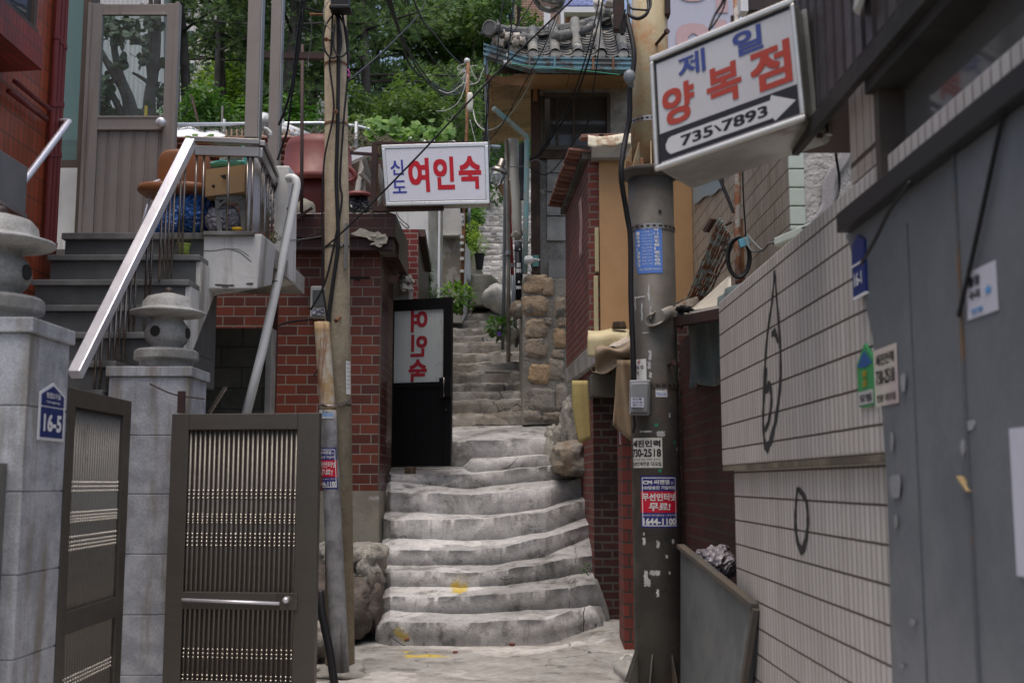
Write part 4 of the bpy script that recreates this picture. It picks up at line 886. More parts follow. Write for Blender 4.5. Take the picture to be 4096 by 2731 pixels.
part(pole, 'long_bolt', MB().tube([P(1238,58,9.3), P(1300,60,9.3)], .012, 8), M_RUST)
jb = part(pole, 'junction_box', MB().front(1322, -60, 1392, 26, 9.05, .14).front(1316, 18, 1400, 34, 9.04, .15), M_BLKC, bevel=.008)
part(pole, 'sign_strip', MB().obox(P(1385, 985, 9.2), (.012,.01,0), (0,.02,0), (0,0,.19)), M_STEELM)
# stickers on curved surfaces
def cyl_fn(axf, radf, x_ref, lift=.003):   # (arc m from the camera-facing line, height z) -> point
    def f(x, z):
        c, r = axf(z), radf(z) + lift; a = x/r - x_ref
        return Vector((c.x + r*math.sin(a), c.y - r*math.cos(a), z))
    return f
def at_z(pb_, pt_): return lambda z: pb_.lerp(pt_, (z-pb_.z)/(pt_.z-pb_.z))
def sticker(name, label, f, x0, x1, z0, z1, mat, layers, root=None):
    t = thing(name, label, 'sticker', f((x0+x1)/2, z0)) 
    part(t, 'paper', MB().sheet(lambda s, q: f(lerp(x0,x1,s), lerp(z0,z1,q)), 14, 6), mat)
    for (nm, mt3, build) in layers:
        m = MB(); build(m); part(t, nm, m, mt3)
    return t
S_WHT = FLAT('sticker_white', (.66,.66,.64), .5); S_NAVY = FLAT('sticker_navy', (.025,.03,.17), .4); S_RED = FLAT('sticker_red', (.50,.012,.035), .4)
S_BLK = FLAT('print_black', (.02,.018,.025), .5); S_BLUE = FLAT('sticker_blue', (.10,.22,.60), .4); S_LBL = FLAT('print_light_blue', (.35,.5,.72), .5)
def wifi_sticker(f, W, Hh, label, x0, z0, bold=.02):
    g = lambda lift: (lambda x, z: f(x0+x, z0+z, lift))
    b0, b1, b2, b3 = g(0), g(.0012), g(.0024), g(.0036)
    t = thing('advert_sticker', label, 'sticker', b0(W/2, 0))
    sh = lambda m, h_, xa, xb, za, zb2: m.sheet(lambda s, q: h_(lerp(xa,xb,s), lerp(za,zb2,q)), 14, 4)
    part(t, 'paper', sh(MB(), b0, 0, W, 0, Hh), S_NAVY)
    m = MB(); e = .012
    for (xa,xb,za,zb2) in ((e,W-e,e,e+.006),(e,W-e,Hh-e-.006,Hh-e),(e,e+.006,e,Hh-e),(W-e-.006,W-e,e,Hh-e)): sh(m, b1, xa, xb, za, zb2)
    part(t, 'border', m, S_WHT)
    part(t, 'red_band', sh(MB(), b1, .001, W-.001, Hh*.29, Hh*.70), S_RED)
    m = MB()
    m.text('CM', b2, W*.07, Hh*.835, W*.25, Hh*.075, .05).text('씨앤앰', b2, W*.36, Hh*.835, W*.40, Hh*.09, bold).text('은', b2, W*.80, Hh*.835, W*.09, Hh*.055, .0)
    m.text('HD방송만 가입하면', b2, W*.06, Hh*.735, W*.86, Hh*.07, bold)
    m.text('무선인터넷', b3, W*.06, Hh*.515, W*.88, Hh*.15, bold).text('무료!', b3, W*.22, Hh*.325, W*.54, Hh*.15, bold, shear=.1)
    m.text('씨앤앰 케이블방송 | 중앙지점', b2, W*.07, Hh*.215, W*.86, Hh*.045, .0).text('1644-1100', b2, W*.07, Hh*.055, W*.86, Hh*.13, .035)
    part(t, 'lettering', m, S_WHT)
    return t
# cable guard in front of the pole: rusty top, grey bottom, bulging half channel
ga, gm_, gb = P(1287, 1288, 9.12), P(1312, 1655, 9.1), P(1362, 2700, 9.08)
def gaxis(z):
    return gm_.lerp(ga, (z-gm_.z)/(ga.z-gm_.z)) if z > gm_.z else gb.lerp(gm_, (z-gb.z)/(gm_.z-gb.z))
grd = thing('cable_guard', 'leaning cable guard strapped to the concrete pole, rusty above, grey below', 'cable guard', gb)
def guard(za, zb2, r0, r1):
    def f(s, q):
        z = lerp(za, zb2, q); c = gaxis(z); a = lerp(-PI*.55, PI*.55, s); r = lerp(r0, r1, q)
        return Vector((c.x + r*math.sin(a), c.y - r*math.cos(a)*.8, z))
    return MB().sheet(f, 14, 10, th=.003)
M_RTOP = PM('rusted_galvanised', (.36,.25,.13), (.45,.42,.36), scale=6, lo=.4, hi=.6, stain=(.18,.07,.03), sscale=2, slo=.5, shi=.6, streak=True, bump=.3)
part(grd, 'rusted_upper_channel', guard(gm_.z, ga.z, .062, .058), M_RTOP, smooth=True)
part(grd, 'grey_lower_channel', guard(gb.z, gm_.z+.03, .068, .065), PM('scuffed_grey_channel', (.17,.17,.175), (.27,.27,.28), scale=7, stain=(.06,.055,.05), streak=True, slo=.5, shi=.65, rough=.5), smooth=True)
part(grd, 'strap', MB().tube(smooth_path([P(1285,1618,9.03), P(1310,1622,9.0), P(1345,1622,9.03), P(1375,1612,9.14), P(1402,1602,9.22)], 4), .012, 6), M_STEELD)
def gf(x, z, lift): 
    c = gaxis(z); r = .070+lift; a = x/.07
    return Vector((c.x + r*math.sin(a), c.y - r*math.cos(a)*.82 , z))
W_ = .165; zs0, zs1 = Zat(1955, 9.03), Zat(1790, 9.03)
wifi_sticker(gf, W_*1.15, zs1-zs0, 'half-hidden blue and red wireless advert on the cable guard', -.125, zs0, .02)
t = thing('small_sticker', 'small blue and white sticker above the advert on the cable guard', 'sticker', gf(0, Zat(1673,9.03), 0))
za_, zb3 = Zat(1673, 9.03), Zat(1640, 9.03)
part(t, 'paper', MB().sheet(lambda s, q: gf(lerp(-.05,.055,s), lerp(za_,zb3,q), .001), 8, 2), S_WHT)
part(t, 'blue_panel', MB().sheet(lambda s, q: gf(lerp(-.046,.05,s), lerp(za_+.015,zb3-.02,q), .002), 8, 2), FLAT('pale_blue_print', (.3,.45,.68), .5))
part(t, 'lettering', MB().text('24시 출장수리', lambda x, z: gf(x, z, .003), -.04, zb3-.017, .085, .012, .01), S_BLK)
t = thing('label_strip', 'narrow white label strip on the right edge of the concrete pole', 'sticker', P(1392, 1575, 9.2))
pf = lambda x, z, l: (lambda c: Vector((c.x + (.112+l)*math.sin(x), c.y - (.112+l)*math.cos(x), z)))(at_z(pb, pt)(z))
za_, zb3 = Zat(1575, 9.2), Zat(1442, 9.2)
part(t, 'paper', MB().sheet(lambda s, q: pf(lerp(.75,1.25,s), lerp(za_,zb3,q), .002), 6, 2), S_WHT)
m = MB()
for k in range(7): m.text('종로전화', (lambda kk: (lambda x, z: pf(x, z, .003)))(k), .82, zb3-.03-.033*k, .36, .012, .0)
part(t, 'lettering', m, S_BLK if True else None)
solo('black_duct', 'short black plastic duct leaning at the foot of the concrete pole', 'duct', MB().tube(smooth_path(PPt((1282,2362,9.0),(1288,2450,8.95),(1318,2600,8.9),(1338,2740,8.85)), 5), .032, 14), M_BLKC, smooth=True)
# ---- cables on and around the concrete pole
def cable(label, pts, r, mat, n=6, name='cable', grp=None):
    return solo(name, label, 'cable', MB().tube(smooth_path(pts, n), r, 6), mat, grp, smooth=True)
fr = lambda u, v, d=.0: P(u, v, 9.3 - prad(v) - .02 - d)
cable('thick black cable running down the middle of the concrete pole', [fr(1352,30), fr(1354,220), fr(1350,520), fr(1345,700), fr(1350,850), fr(1352,980), fr(1335,1110), fr(1318,1230), fr(1314,1290)], .016, M_BLKC)
cable('thin black cable crossing the pole from upper right to lower left', [fr(1368,40), fr(1392,250,.0), fr(1375,480), fr(1360,720), fr(1368,800), fr(1340,960), fr(1300,1130), fr(1242,1240)], .009, M_BLKC)
cable('thin black cable wandering down the left side of the pole', [fr(1330,60), fr(1325,200), fr(1318,260), fr(1335,440), fr(1300,620), fr(1290,760), fr(1288,860), fr(1292,1000), fr(1290,1140), fr(1300,1210), fr(1310,1290)], .008, M_BLKC)
cable('black cable curling beside the rusty cable guard', [fr(1312,1260), fr(1312,1330,.03), fr(1300,1420,.06), fr(1275,1470,.08), fr(1255,1505,.08)], .006, M_BLKC)
cable('black cable loop hanging at the top left of the pole', [fr(1340,50), fr(1300,110,.03), fr(1296,190,.04), fr(1325,232,.05), fr(1356,215,.05), fr(1365,150,.04), fr(1345,60,.03)], .009, M_BLKC)
cable('black cable loop hanging at the top right of the pole', [fr(1350,50), fr(1385,120,.05), fr(1390,200,.05), fr(1360,228,.06), fr(1335,190,.05), fr(1338,100,.03)], .008, M_BLKC)
cable('grey wire looping over the top of the pole', [fr(1320,0), fr(1295,40,.04), fr(1300,90,.05), fr(1330,125,.04), fr(1345,122,.03)], .005, M_GRYC)
cable('black lead from the meter into the yard', [P(1250,1276,12.05), P(1180,1285,11.9), P(1130,1295,11.6), P(1095,1312,11.4)], .012, M_BLKC)
cable('thin wire tied from the white pipe to the parapet', sag(P(1115,962,10.1), P(1285,945,11.8), .01), .004, M_GRYC)
cable('thin dark wire from the meter pole to the white block', [P(1085,1010,10.6), P(1130,990,11), P(1200,960,11.5), P(1290,922,11.8)], .004, M_BLKC)
cable('thin wire loop below the white block', [P(1140,1050,10.4), P(1170,1060,10.8), P(1180,1090,11), P(1186,1105,11.2)], .004, M_GRYC)
solo('pink_tie', 'pink plastic string tied to the concrete pole', 'string', MB().tube(smooth_path([P(1388,285,9.2), P(1392,278,9.15), P(1398,300,9.15), P(1390,298,9.15), P(1400,310,9.15)], 4), .006, 5), FLAT('pink_string', (.5,.08,.35), .5), smooth=True)
rnd = random.Random(11)
far = [((1395,330,9.2),(1640,120,16),.25,'black overhead cable rising from the pole towards the trees'),
       ((1390,340,9.2),(1800,900,14),.0,'')]
cable('long dark guy wire rising right across the inn sign', [P(1300,990,9.0), P(1395,905,8.9), P(1540,760,8.8), P(1700,595,8.7), P(1960,320,8.6), P(2330,-40,8.4)], .0075, M_BLKC)
cable('black overhead cable from the pole up to the right', [P(1392,325,9.2), P(1500,235,10.5), P(1600,140,12), P(1680,50,14), P(1730,-60,15)], .008, M_BLKC)
cable('leftmost black cable descending beside the canopy post', [P(1215,-60,9.6), P(1190,150,9.7), P(1170,330,9.8), P(1140,440,9.9), P(1115,500,10)], .012, M_BLKC)
cable('second black cable descending beside the canopy post', [P(1228,-60,9.6), P(1195,200,9.7), P(1165,400,9.8), P(1150,520,9.9), P(1130,580,10), P(1110,640,10)], .010, M_BLKC)
cable('thin grey wire hooked to the rusty bolt', [P(1243,60,9.4), P(1246,150,9.5), P(1230,260,9.6), P(1225,268,9.6)], .005, M_GRYC)
for i, (us, lab) in enumerate(((((1520,-60),(1590,110),(1640,260),(1720,330),(1800,370),(1860,360)), 'upper drooping black cable leading to the far pole'),
        (((1535,-60),(1600,130),(1660,260),(1730,350),(1790,378),(1858,300)), 'second drooping black cable leading to the far pole'),
        (((1548,-60),(1610,150),(1700,300),(1760,365),(1820,380),(1866,330)), 'lowest drooping black cable leading to the far pole'),
        (((1630,-60),(1690,80),(1740,140),(1790,205),(1830,245),(1862,275)), 'sinuous black cable high above the other drooping cables'),
        (((1580,-60),(1640,60),(1700,190),(1770,280),(1810,310),(1860,318)), 'thin grey wire between the drooping cables'))):
    Ys = [12,14,16,18,20,21.5]
    cable(lab, [P(u, v, y) for (u, v), y in zip(us, Ys)], (.016,.014,.012,.014,.006)[i], M_BLKC, grp='overhead cables leading to the far pole')
# ---- inn sign
ys = 11.8
sg = thing('inn_sign', 'white lightbox sign with blue and red letters above the steps', 'sign', P(1750, 820, ys))
a0, a1 = P(1545,820,ys+.02), P(1958,815,ys-.02)
ztl, ztr = Zat(580, ys), Zat(572, ys)
zbl, zbr = Zat(822, ys), Zat(816, ys)
cs = [Vector((a0.x,ys+.02,zbl)), Vector((a1.x,ys-.02,zbr)), Vector((a1.x-.02,ys-.02,ztr)), Vector((a0.x-.06,ys+.02,ztl))]
def sf(s, q, d=0):  # on the sign face
    return cs[0].lerp(cs[1], s).lerp(cs[3].lerp(cs[2], s), q) + Vector((0,-d,0))
ALU2 = METAL('sign_aluminium', (.50,.48,.46), .35, .7, (3,3,30), .15, dirt=(.2,.18,.15), dlo=.6)
bk = Vector((0,.20,0))
part(sg, 'case', MB().hexa([sf(0,0),sf(1,0),sf(1,0)+bk,sf(0,0)+bk,sf(0,1),sf(1,1),sf(1,1)+bk,sf(0,1)+bk]), ALU2, bevel=.02)
part(sg, 'face', MB().hexa([sf(.035,.07,.006),sf(.965,.07,.006),sf(.965,.07,0),sf(.035,.07,0),sf(.035,.93,.006),sf(.965,.93,.006),sf(.965,.93,0),sf(.035,.93,0)]), FLAT('sign_acrylic', (.70,.71,.78), .3))
m = MB()
for (s0,s1,q0,q1) in ((.0,1,.94,1),(0,1,0,.05),(0,.03,.05,.94),(.97,1,.05,.94)):
    m.hexa([sf(s0,q0,.012),sf(s1,q0,.012),sf(s1,q0,.001),sf(s0,q0,.001),sf(s0,q1,.012),sf(s1,q1,.012),sf(s1,q1,.001),sf(s0,q1,.001)])
part(sg, 'trim', m, METAL('bright_trim', (.7,.69,.68), .3, .7, (3,3,30), .15), bevel=.003)
S_SB = FLAT('sign_blue_letters', (.05,.055,.34), .35); S_SR = FLAT('sign_red_letters', (.52,.012,.025), .35)
fs_ = lambda x, y: sf(x, y, .0085)
part(sg, 'blue_lettering', MB().text('신', fs_, .07, .50, .125, .25, .02).text('도', fs_, .075, .20, .135, .21, .02), S_SB)
part(sg, 'red_lettering', MB().text('여', fs_, .235, .21, .20, .56, .035).text('인', fs_, .475, .24, .20, .54, .035).text('숙', fs_, .715, .24, .215, .54, .035), S_SR)
part(sg, 'bracket', MB().beam(P(1497,575,ys+.1), P(1950,574,ys+.1), .04, .035).beam(P(1490,838,ys+.1), P(1775,832,ys+.1), .06, .05).beam(P(1500,575,ys+.1), P(1492,835,ys+.1), .045, .06).beam(P(1400,612,ys+.1), P(1545,622,ys+.1), .03, .03).beam(P(1500,640,ys+.15), P(1492,835,ys+.5), .03, .03), M_DKST)
part(sg, 'rust_leg', MB().beam(P(1510,580,ys+.2), P(1504,830,ys+.2), .025, .03), M_RUST)
cable('thin wire hanging from the inn sign bracket', [P(1585,850,12), P(1600,875,12.1), P(1635,905,12.2), P(1625,912,12.2), P(1598,885,12.1)], .005, M_BLKC)
# ---- things on the inn roof
M_TUB = PM('red_rubber_tub', (.17,.040,.034), (.14,.034,.03), grain=.06, bump=.1, rough=.45, stain=(.13,.05,.045), slo=.6)
tk = thing('water_tank', 'big red plastic water tank with a domed lid on the inn roof', 'tank', P(1270, 862, 13.2))
c = P(1268, 862, 13.2); rt_ = (P(1372,780,13.2).x-P(1165,780,13.2).x)/2; zl = Zat(735, 13.2)-c.z
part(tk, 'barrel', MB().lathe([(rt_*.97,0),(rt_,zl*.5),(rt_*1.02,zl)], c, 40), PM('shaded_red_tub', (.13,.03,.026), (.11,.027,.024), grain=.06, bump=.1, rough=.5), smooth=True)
zd = Zat(562, 13.2)-c.z
part(tk, 'lid', MB().lathe([(rt_*1.05,zl-.02),(rt_*1.42,zl-.03),(rt_*1.44,zl),(rt_*1.40,zl+.05),(rt_*1.34,zl+.06),(rt_*1.27,zd*.86),(rt_*1.16,zd*.96),(rt_*.9,zd),(0.01,zd+.005)], c, 44), M_TUB, smooth=True)
part(tk, 'handle', MB().tube(smooth_path([P(1385,665,12.95), P(1415,690,12.95), P(1418,715,12.95), P(1390,730,12.95)], 4), .03, 8), M_TUB, smooth=True)
tb = thing('jar_tub', 'black wrapped jar under a small red basin lid', 'jar', P(1432, 860, 12.6))
c = P(1432, 860, 12.6)
part(tb, 'wrapped_jar', MB().ball(c+Vector((0,0,.10)), (.13,.13,.12), 12, sq=.8, ns=.12, seed=3), M_DBLUE if False else bagmat('black_film', (.02,.02,.025)), smooth=True)
part(tb, 'basin_lid', MB().lathe([(.10,.2),(.165,.2),(.168,.215),(.155,.24),(.13,.252),(0.01,.255)], c, 28), M_TUB, smooth=True)
solo('stone_dome', 'rough rounded stone weight on the parapet below the tank', 'stone', MB().ball(P(1222, 855, 12.2), (.115,.1,.16), 12, ns=.12, seed=2), PM('lichen_stone', (.24,.225,.18), (.17,.16,.13), stain=(.1,.1,.07), bump=.8), smooth=True)
solo('black_plank', 'short black plank leaning on the parapet corner', 'plank', MB().beam(P(1172,880,11.85), P(1250,832,11.85), .03, .08, up=(0,1,.3)), M_DKST)
solo('iron_pole', 'thin brown iron pole standing before the red tank', 'pole', MB().tube([P(1206,850,11.9), P(1207,700,11.9), P(1210,180,11.9)], .019, 10), M_DKST, smooth=True)
solo('iron_beam', 'dark horizontal iron beam carrying cables across the trees', 'beam', MB().beam(P(1030,222,11.6), P(1400,228,11.6), .06, .07), M_DKST)
# broken timber roof frame
tf = thing('broken_roof_frame', 'broken grey roof timbers between the tanks and the inn sign', 'timber frame', P(1460, 840, 14))
for (a, b_, w_) in (((1425,820),(1455,635),.07),((1455,630),(1485,740),.05),((1440,690),(1500,755),.045),((1455,820),(1460,700),.03),((1480,620),(1540,720),.05),((1392,720),(1420,755),.04),((1490,840),(1530,780),.05),((1512,660),(1545,830),.04)):
    part(tf, 'timber', MB().beam(P(*a,14.3), P(*b_,14.5), w_, w_), M_WOODG)
part(tf, 'dark_boarding', MB().front(1380, 640, 1560, 850, 15.0, .05), M_WOODD)
part(tf, 'sheet_cover', MB().prism([P(1395,650,13.9), P(1402,612,13.9), P(1440,590,13.9), P(1485,585,13.9), P(1487,610,13.9)], (0,.15,.01)), M_WHITE)
# far pole with lamp box
fp = thing('far_pole', 'thin rusty far utility pole with a tangle of grey wires at its top', 'utility pole', P(1850, 1260, 19))
part(fp, 'shaft', MB().tube([P(1845,1260,17.2), P(1858,820,17.4), P(1868,500,17.6), P(1872,240,17.8)], .028, 10), M_RUST, smooth=True)
part(fp, 'number_band', MB().lathe([(.034,-.10),(.034,.10)], P(1850,880,17.35), 14), S_WHT)
part(fp, 'number_text', MB().text('우', lambda x, z: P(1850,880,17.3)+Vector((x,0,z)), -.018, .03, .036, .04, .02).text('18', lambda x, z: P(1850,880,17.3)+Vector((x,0,z)), -.02, -.05, .042, .05, .02), S_BLK)
m = MB()
for v in (948, 972, 1000, 1035, 1085): m.lathe([(.032,-.022),(.032,.022)], P(1848,v,17.25), 12)
part(fp, 'tape_scraps', m, S_WHT)
part(fp, 'lamp_box', MB().ball(P(1880, 410, 17.5), (.05,.05,.16), 10, sq=.5), FLAT('cream_lamp', (.62,.60,.52), .4), smooth=True)
for i in range(16):
    a = P(1868+rnd.uniform(-6,8), 250+rnd.uniform(-10,70), 17.8); b_ = P(1868+rnd.choice((-1,1))*rnd.uniform(8,40), 260+rnd.uniform(0,90), 17.8); mid = (a+b_)/2+Vector((rnd.uniform(-.1,.1),0,rnd.uniform(-.12,.05)))
    part(fp, 'tangled_wire', MB().tube(smooth_path([a, mid, b_], 5), .007, 5), FLAT('pale_wire', (.5,.5,.5), .5) if i == 0 else bpy.data.materials['pale_wire'], smooth=True)
part(fp, 'insulator', MB().ball(P(1868, 245, 17.8), (.05,.05,.05), 6), M_WHTP, smooth=True)
cable('white cable drooping from the far pole lamp to the wooden eave', [P(1892,440,17.5), P(1905,490,17.2), P(1940,520,16.5), P(1985,510,15.8), P(2040,460,15.2), P(2100,370,14.5), P(2180,200,14), P(2260,0,13.5)], .009, FLAT('old_white_cable', (.42,.42,.38), .5))
for i, (us, lab) in enumerate(((((1858,330),(1800,372),(1755,360)),'grey wire from the far pole sagging left'),(((1872,300),(1840,400),(1790,440),(1745,445)),'grey wire from the far pole sagging low to the left'),(((1876,340),(1910,330),(1925,300),(1945,250)),'grey wire from the far pole reaching the gutter'),(((1880,480),(1900,560),(1915,600)),'grey wire dropping from the far pole behind the sign'))):
    cable(lab, [P(u, v, 17.6) for u, v in us], .007, bpy.data.materials['pale_wire'], grp='wires around the far pole')
# ================================================================== RIGHT: stone wall, tiled-roof house, brick house, steel pole, shops
M_STONE = TINT('rough_granite_blocks', (.30,.275,.235), (.44,.31,.185), rough=.9, grain=.5, gscale=38, bump=1.0, bd=.02, bscale=22, stain=(.13,.12,.105), sscale=4, slo=.53, shi=.68)
sw = thing('stone_retaining_wall', 'rough granite block and mortar retaining wall beside the upper steps', 'wall', P(2180, 1690, 14.8))
YS = 14.8
part(sw, 'mortar_body', MB().hexa([P(2088,1700,YS-.07), P(2310,1695,YS-.07), P(2310,1685,YS)+Vector((0,1.6,0)), P(2075,1640,YS+1.6), P(2092,1112,YS-.07), P(2275,1112,YS-.07), P(2275,1110,YS)+Vector((0,1.6,0)), P(2078,1180,YS+1.6)]), PM('grey_wall_mortar', (.30,.28,.24), (.21,.2,.17), stain=(.36,.25,.13), slo=.58, bump=1.0, bd=.02), bevel=.01)
rnd = random.Random(5); m = MB()
for (u, v, w, h, tn) in ((2140,1140,52,42,.75),(2190,1150,25,40,.6),(2143,1225,56,44,.65),(2148,1315,50,42,.5),(2240,1235,25,48,.4),(2238,1355,26,44,1.0),(2145,1395,48,42,.35),(2158,1497,50,42,.95),(2225,1480,34,48,.2),(2168,1600,58,50,.0),(2246,1590,24,60,.1),(2190,1290,18,16,.2),(2160,1368,22,14,.0),(2230,1420,26,20,.3),(2130,1660,40,22,.1),(2215,1668,50,20,.3),(2246,1290,20,22,.5)):
    c = P(u, v, YS); r = w*YS/F
    m.ball(c, (r*.98, .105, h*.97*YS/F), 22, sq=.5, ns=.16, seed=int(u+v), nf=2.0, tint=tn)
part(sw, 'stonework', m, M_STONE, smooth=True)
# rubble slope between the steps and the brick house
for (u, v, Y, r, sd_, tn, lab) in ((2300,1745,13.5,(.17,.45,.36),3,0,'tall whitewashed boulder at the right of the steps'),(2232,1790,13.75,(.15,.4,.27),8,0,'sloping grey boulder flanking the upper risers on the right'),(2285,1838,13.1,(.21,.4,.20),31,1,'brown boulder against the brick house beside the steps'),(2300,1665,14.2,(.15,.4,.26),17,0,'pale boulder wedged below the stone wall'),):
    solo('boulder', lab, 'boulder', MB().ball(P(u,v,Y), r, 34, sq=.55, ns=.22, seed=sd_, nf=1.5), BR if tn == 0 else PM('brown_lichen_boulder', (.28,.22,.16), (.34,.31,.26), stain=(.10,.09,.08), slo=.5, bump=1, bd=.02, scale=4), 'boulders right of the steps', smooth=True)
solo('loose_brick', 'dark broken brick lying at the foot of the boulders', 'brick', MB().obox(P(2293,1893,12.9), (.085,.0,.012), (0,.05,0), (0,0,.035)), M_DKB, bevel=.006)
# ---- hanok house C
hs = thing('tiled_roof_house', 'old house with curved grey roof tiles, timber post and dark window', 'house', P(2300, 1100, 15.6))
YC = 15.3
zE = Zat(300, 14.2)
m = MB().front(2150, 355, 2700, 640, YC+.02, .15)
part(hs, 'upper_wall', MB().front(2158, 330, 2700, 372, YC, .15).front(2440, 372, 2700, 640, YC, .15).front(2158, 372, 2176, 595, YC, .15), PM('crumbling_plaster', (.42,.41,.38), (.30,.28,.24), scale=5, stain=(.17,.15,.12), slo=.55, bump=1.2, bd=.02))
m = MB(); 
part(hs, 'lower_wall', MB().front(2158, 618, 2560, 1110, YC+.01, .2), PM('pebbled_concrete', (.27,.26,.235), (.16,.155,.14), grain=.6, gscale=35, stain=(.5,.49,.46), sscale=2.5, slo=.56, shi=.62, bump=1.0))
m = MB()
for (v0, v1) in ((626,690),(695,765),(770,862),(867,962)): m.front(2188, v0, 2262, v1, YC-.03, .05)
part(hs, 'concrete_panels', m, PM('panel_concrete', (.36,.35,.32), (.25,.245,.225), grain=.25, gscale=60, stain=(.17,.165,.15), slo=.55, bump=.5), bevel=.004)
part(hs, 'grey_render_patch', MB().front(2195, 1040, 2262, 1110, YC-.05, .06), PM('smooth_grey_render', (.27,.265,.25), (.22,.22,.21), bump=.2))
wn2 = part(hs, 'window', MB().front(2176, 372, 2440, 385, YC-.03, .12).front(2176, 582, 2440, 600, YC-.05, .14).front(2160, 385, 2174, 600, YC-.02, .12).front(2428, 385, 2442, 582, YC-.03, .12).front(2222, 385, 2234, 582, YC+.03, .05).front(2290, 385, 2300, 582, YC+.02, .05).front(2174,385,2180,582,YC,.05), PM('grey_window_timber', (.12,.10,.085), (.085,.07,.06), streak=True, bump=.4))
part(wn2, 'pane', MB().front(2200, 385, 2428, 582, YC+.06, .01), GLASS('dusty_window', (.25,.25,.24), .08, .75))
part(wn2, 'room_shade_panel', MB().front(2170, 372, 2445, 600, YC+.4, .02), PM_HOLE)  # dark panel standing in for the unlit room behind the pane
part(hs, 'sill_beam', MB().front(2158, 602, 2500, 634, YC-.06, .1), M_WOODD)
part(hs, 'corner_post', MB().front(2124, 318, 2160, 1092, YC-.12, .16), M_WOODD, bevel=.006)
part(hs, 'post_packing', MB().front(2132, 345, 2150, 402, YC-.16, .04), M_WOODL)
YE = 14.3
# soffit boards in front, fascia
part(hs, 'soffit_boards', MB().hexa([P(2098,360,YC-.1), P(2540,356,YC-.1), P(2540,356,YC+.1), P(2098,360,YC+.1), P(2098,296,YE+.1), P(2540,303,YE+.1), P(2540,300,YE+.14), P(2098,292,YE+.14)]), BRICK('soffit_planks', (.44,.26,.13), (.33,.19,.09), (.05,.03,.02), bw=.75, bh=.6, ms=.004, off=0, rough=.7, dirt=(.10,.055,.03), dlo=.48, dhi=.68), bevel=.002)
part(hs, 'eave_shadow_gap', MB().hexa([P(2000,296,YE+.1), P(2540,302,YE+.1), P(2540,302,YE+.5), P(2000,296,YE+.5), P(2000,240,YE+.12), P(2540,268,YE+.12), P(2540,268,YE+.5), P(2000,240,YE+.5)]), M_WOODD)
# side eave: boards running away up the steps
so_ = part(hs, 'side_eave_boards', MB().hexa([P(1948,330,14.3), P(2130,330,14.9), P(2122,560,19.5), P(1958,580,19.5), P(1946,310,14.25), P(2130,310,14.85), P(2122,545,19.5), P(1952,560,19.5)]), BRICK('eave_planks', (.50,.30,.16), (.38,.23,.12), (.06,.035,.02), bw=.9, bh=.22, ms=.006, off=.3, rough=.75, dirt=(.12,.07,.04), dlo=.48, dhi=.66), bevel=.002)
part(hs, 'warped_board', MB().sheet(lambda s, t_: P(lerp(1945,2108,s), 296+20*math.sin(s*3)*(1-s)+t_*lerp(16,50,s), 14.15), 10, 3, th=.01), M_WOODL)
# gutter
M_GUT = PM('peeling_blue_gutter', (.17,.30,.36), (.14,.14,.135), scale=7, lo=.47, hi=.53, grain=.15, stain=(.2,.15,.1), slo=.62, bump=.3, rough=.5)
def gut_at(u): 
    if u < 2110: return lerp(172, 226, (u-1935)/175), lerp(14.0, 14.05, 0)
    return 226 + (u-2110)*.012, 14.05
m = MB()
gp_ = [P(u, gut_at(u)[0]+12, 14.0) for u in (1934, 2000, 2060, 2112, 2200, 2350, 2560)]
for a, b_ in zip(gp_, gp_[1:]):
    dz = Vector((0,0,1)); 
    for (ya, yb, za, zb5) in ((0,.012,-.13,.03),(-.02,0,.005,.03),(-.02,0,-.06,-.035),(-.025,0,-.13,-.10),(0,.14,-.13,-.12)):
        m.hexa([a+Vector((0,ya,za)), b_+Vector((0,ya,za)), b_+Vector((0,yb,za)), a+Vector((0,yb,za)), a+Vector((0,ya,zb5)), b_+Vector((0,ya,zb5)), b_+Vector((0,yb,zb5)), a+Vector((0,yb,zb5))])
gt = part(hs, 'gutter', m, M_GUT)
for u in (2118, 2218, 2372, 2452):
    c = P(u, gut_at(u)[0]+12, 14.0); part(gt, 'gutter_strap', MB().box(c.x-.012, c.x+.012, 13.965, 13.99, c.z-.14, c.z+.035), M_RUST if u > 2300 else M_GUT)
m = MB().prism([P(1936,176,14.0), P(1944,176,14.02), P(1960,560,19.5), P(1952,590,19.5), P(1936,260,14.0)], (.02,0,0))
part(hs, 'side_gutter', m, M_GUT)
# roof tiles
M_GIWA = TINT('charcoal_roof_tile', (.075,.082,.092), (.24,.235,.21), rough=.75, grain=.3, gscale=35, bump=.6, bd=.01, stain=(.36,.34,.29), sscale=9, slo=.55, shi=.68)
M_PLAS = PM('white_tile_plaster', (.62,.58,.52), (.50,.46,.40), scale=8, grain=.3, stain=(.25,.22,.18), bump=1.0)
e0, e1 = P(1975, 250-30, 14.1), P(2560, 232, 14.1)
up_d = Vector((0, .72, .69)).normalized()
def roof_pt(x, k, lift=0): 
    zed = Zat(226, 14.1) + max(0, (P(2110,226,14.1).x - x))*.36
    return Vector((x, 14.1, zed)) + up_d*k + Vector((0, -.69, .72)).normalized()*lift
rnd = random.Random(8)
cols = [2068, 2120+0, 2222-8, 2312, 2402-2, 2488, 2575]
cols = [1985, 2050, 2132, 2222, 2312, 2402, 2492, 2580]
def ridge_k(u): return lerp(.38, .92, min(1, max(0, (u-1985)/300)))
mr_, mc_, mp_ = MB(), MB(), MB()
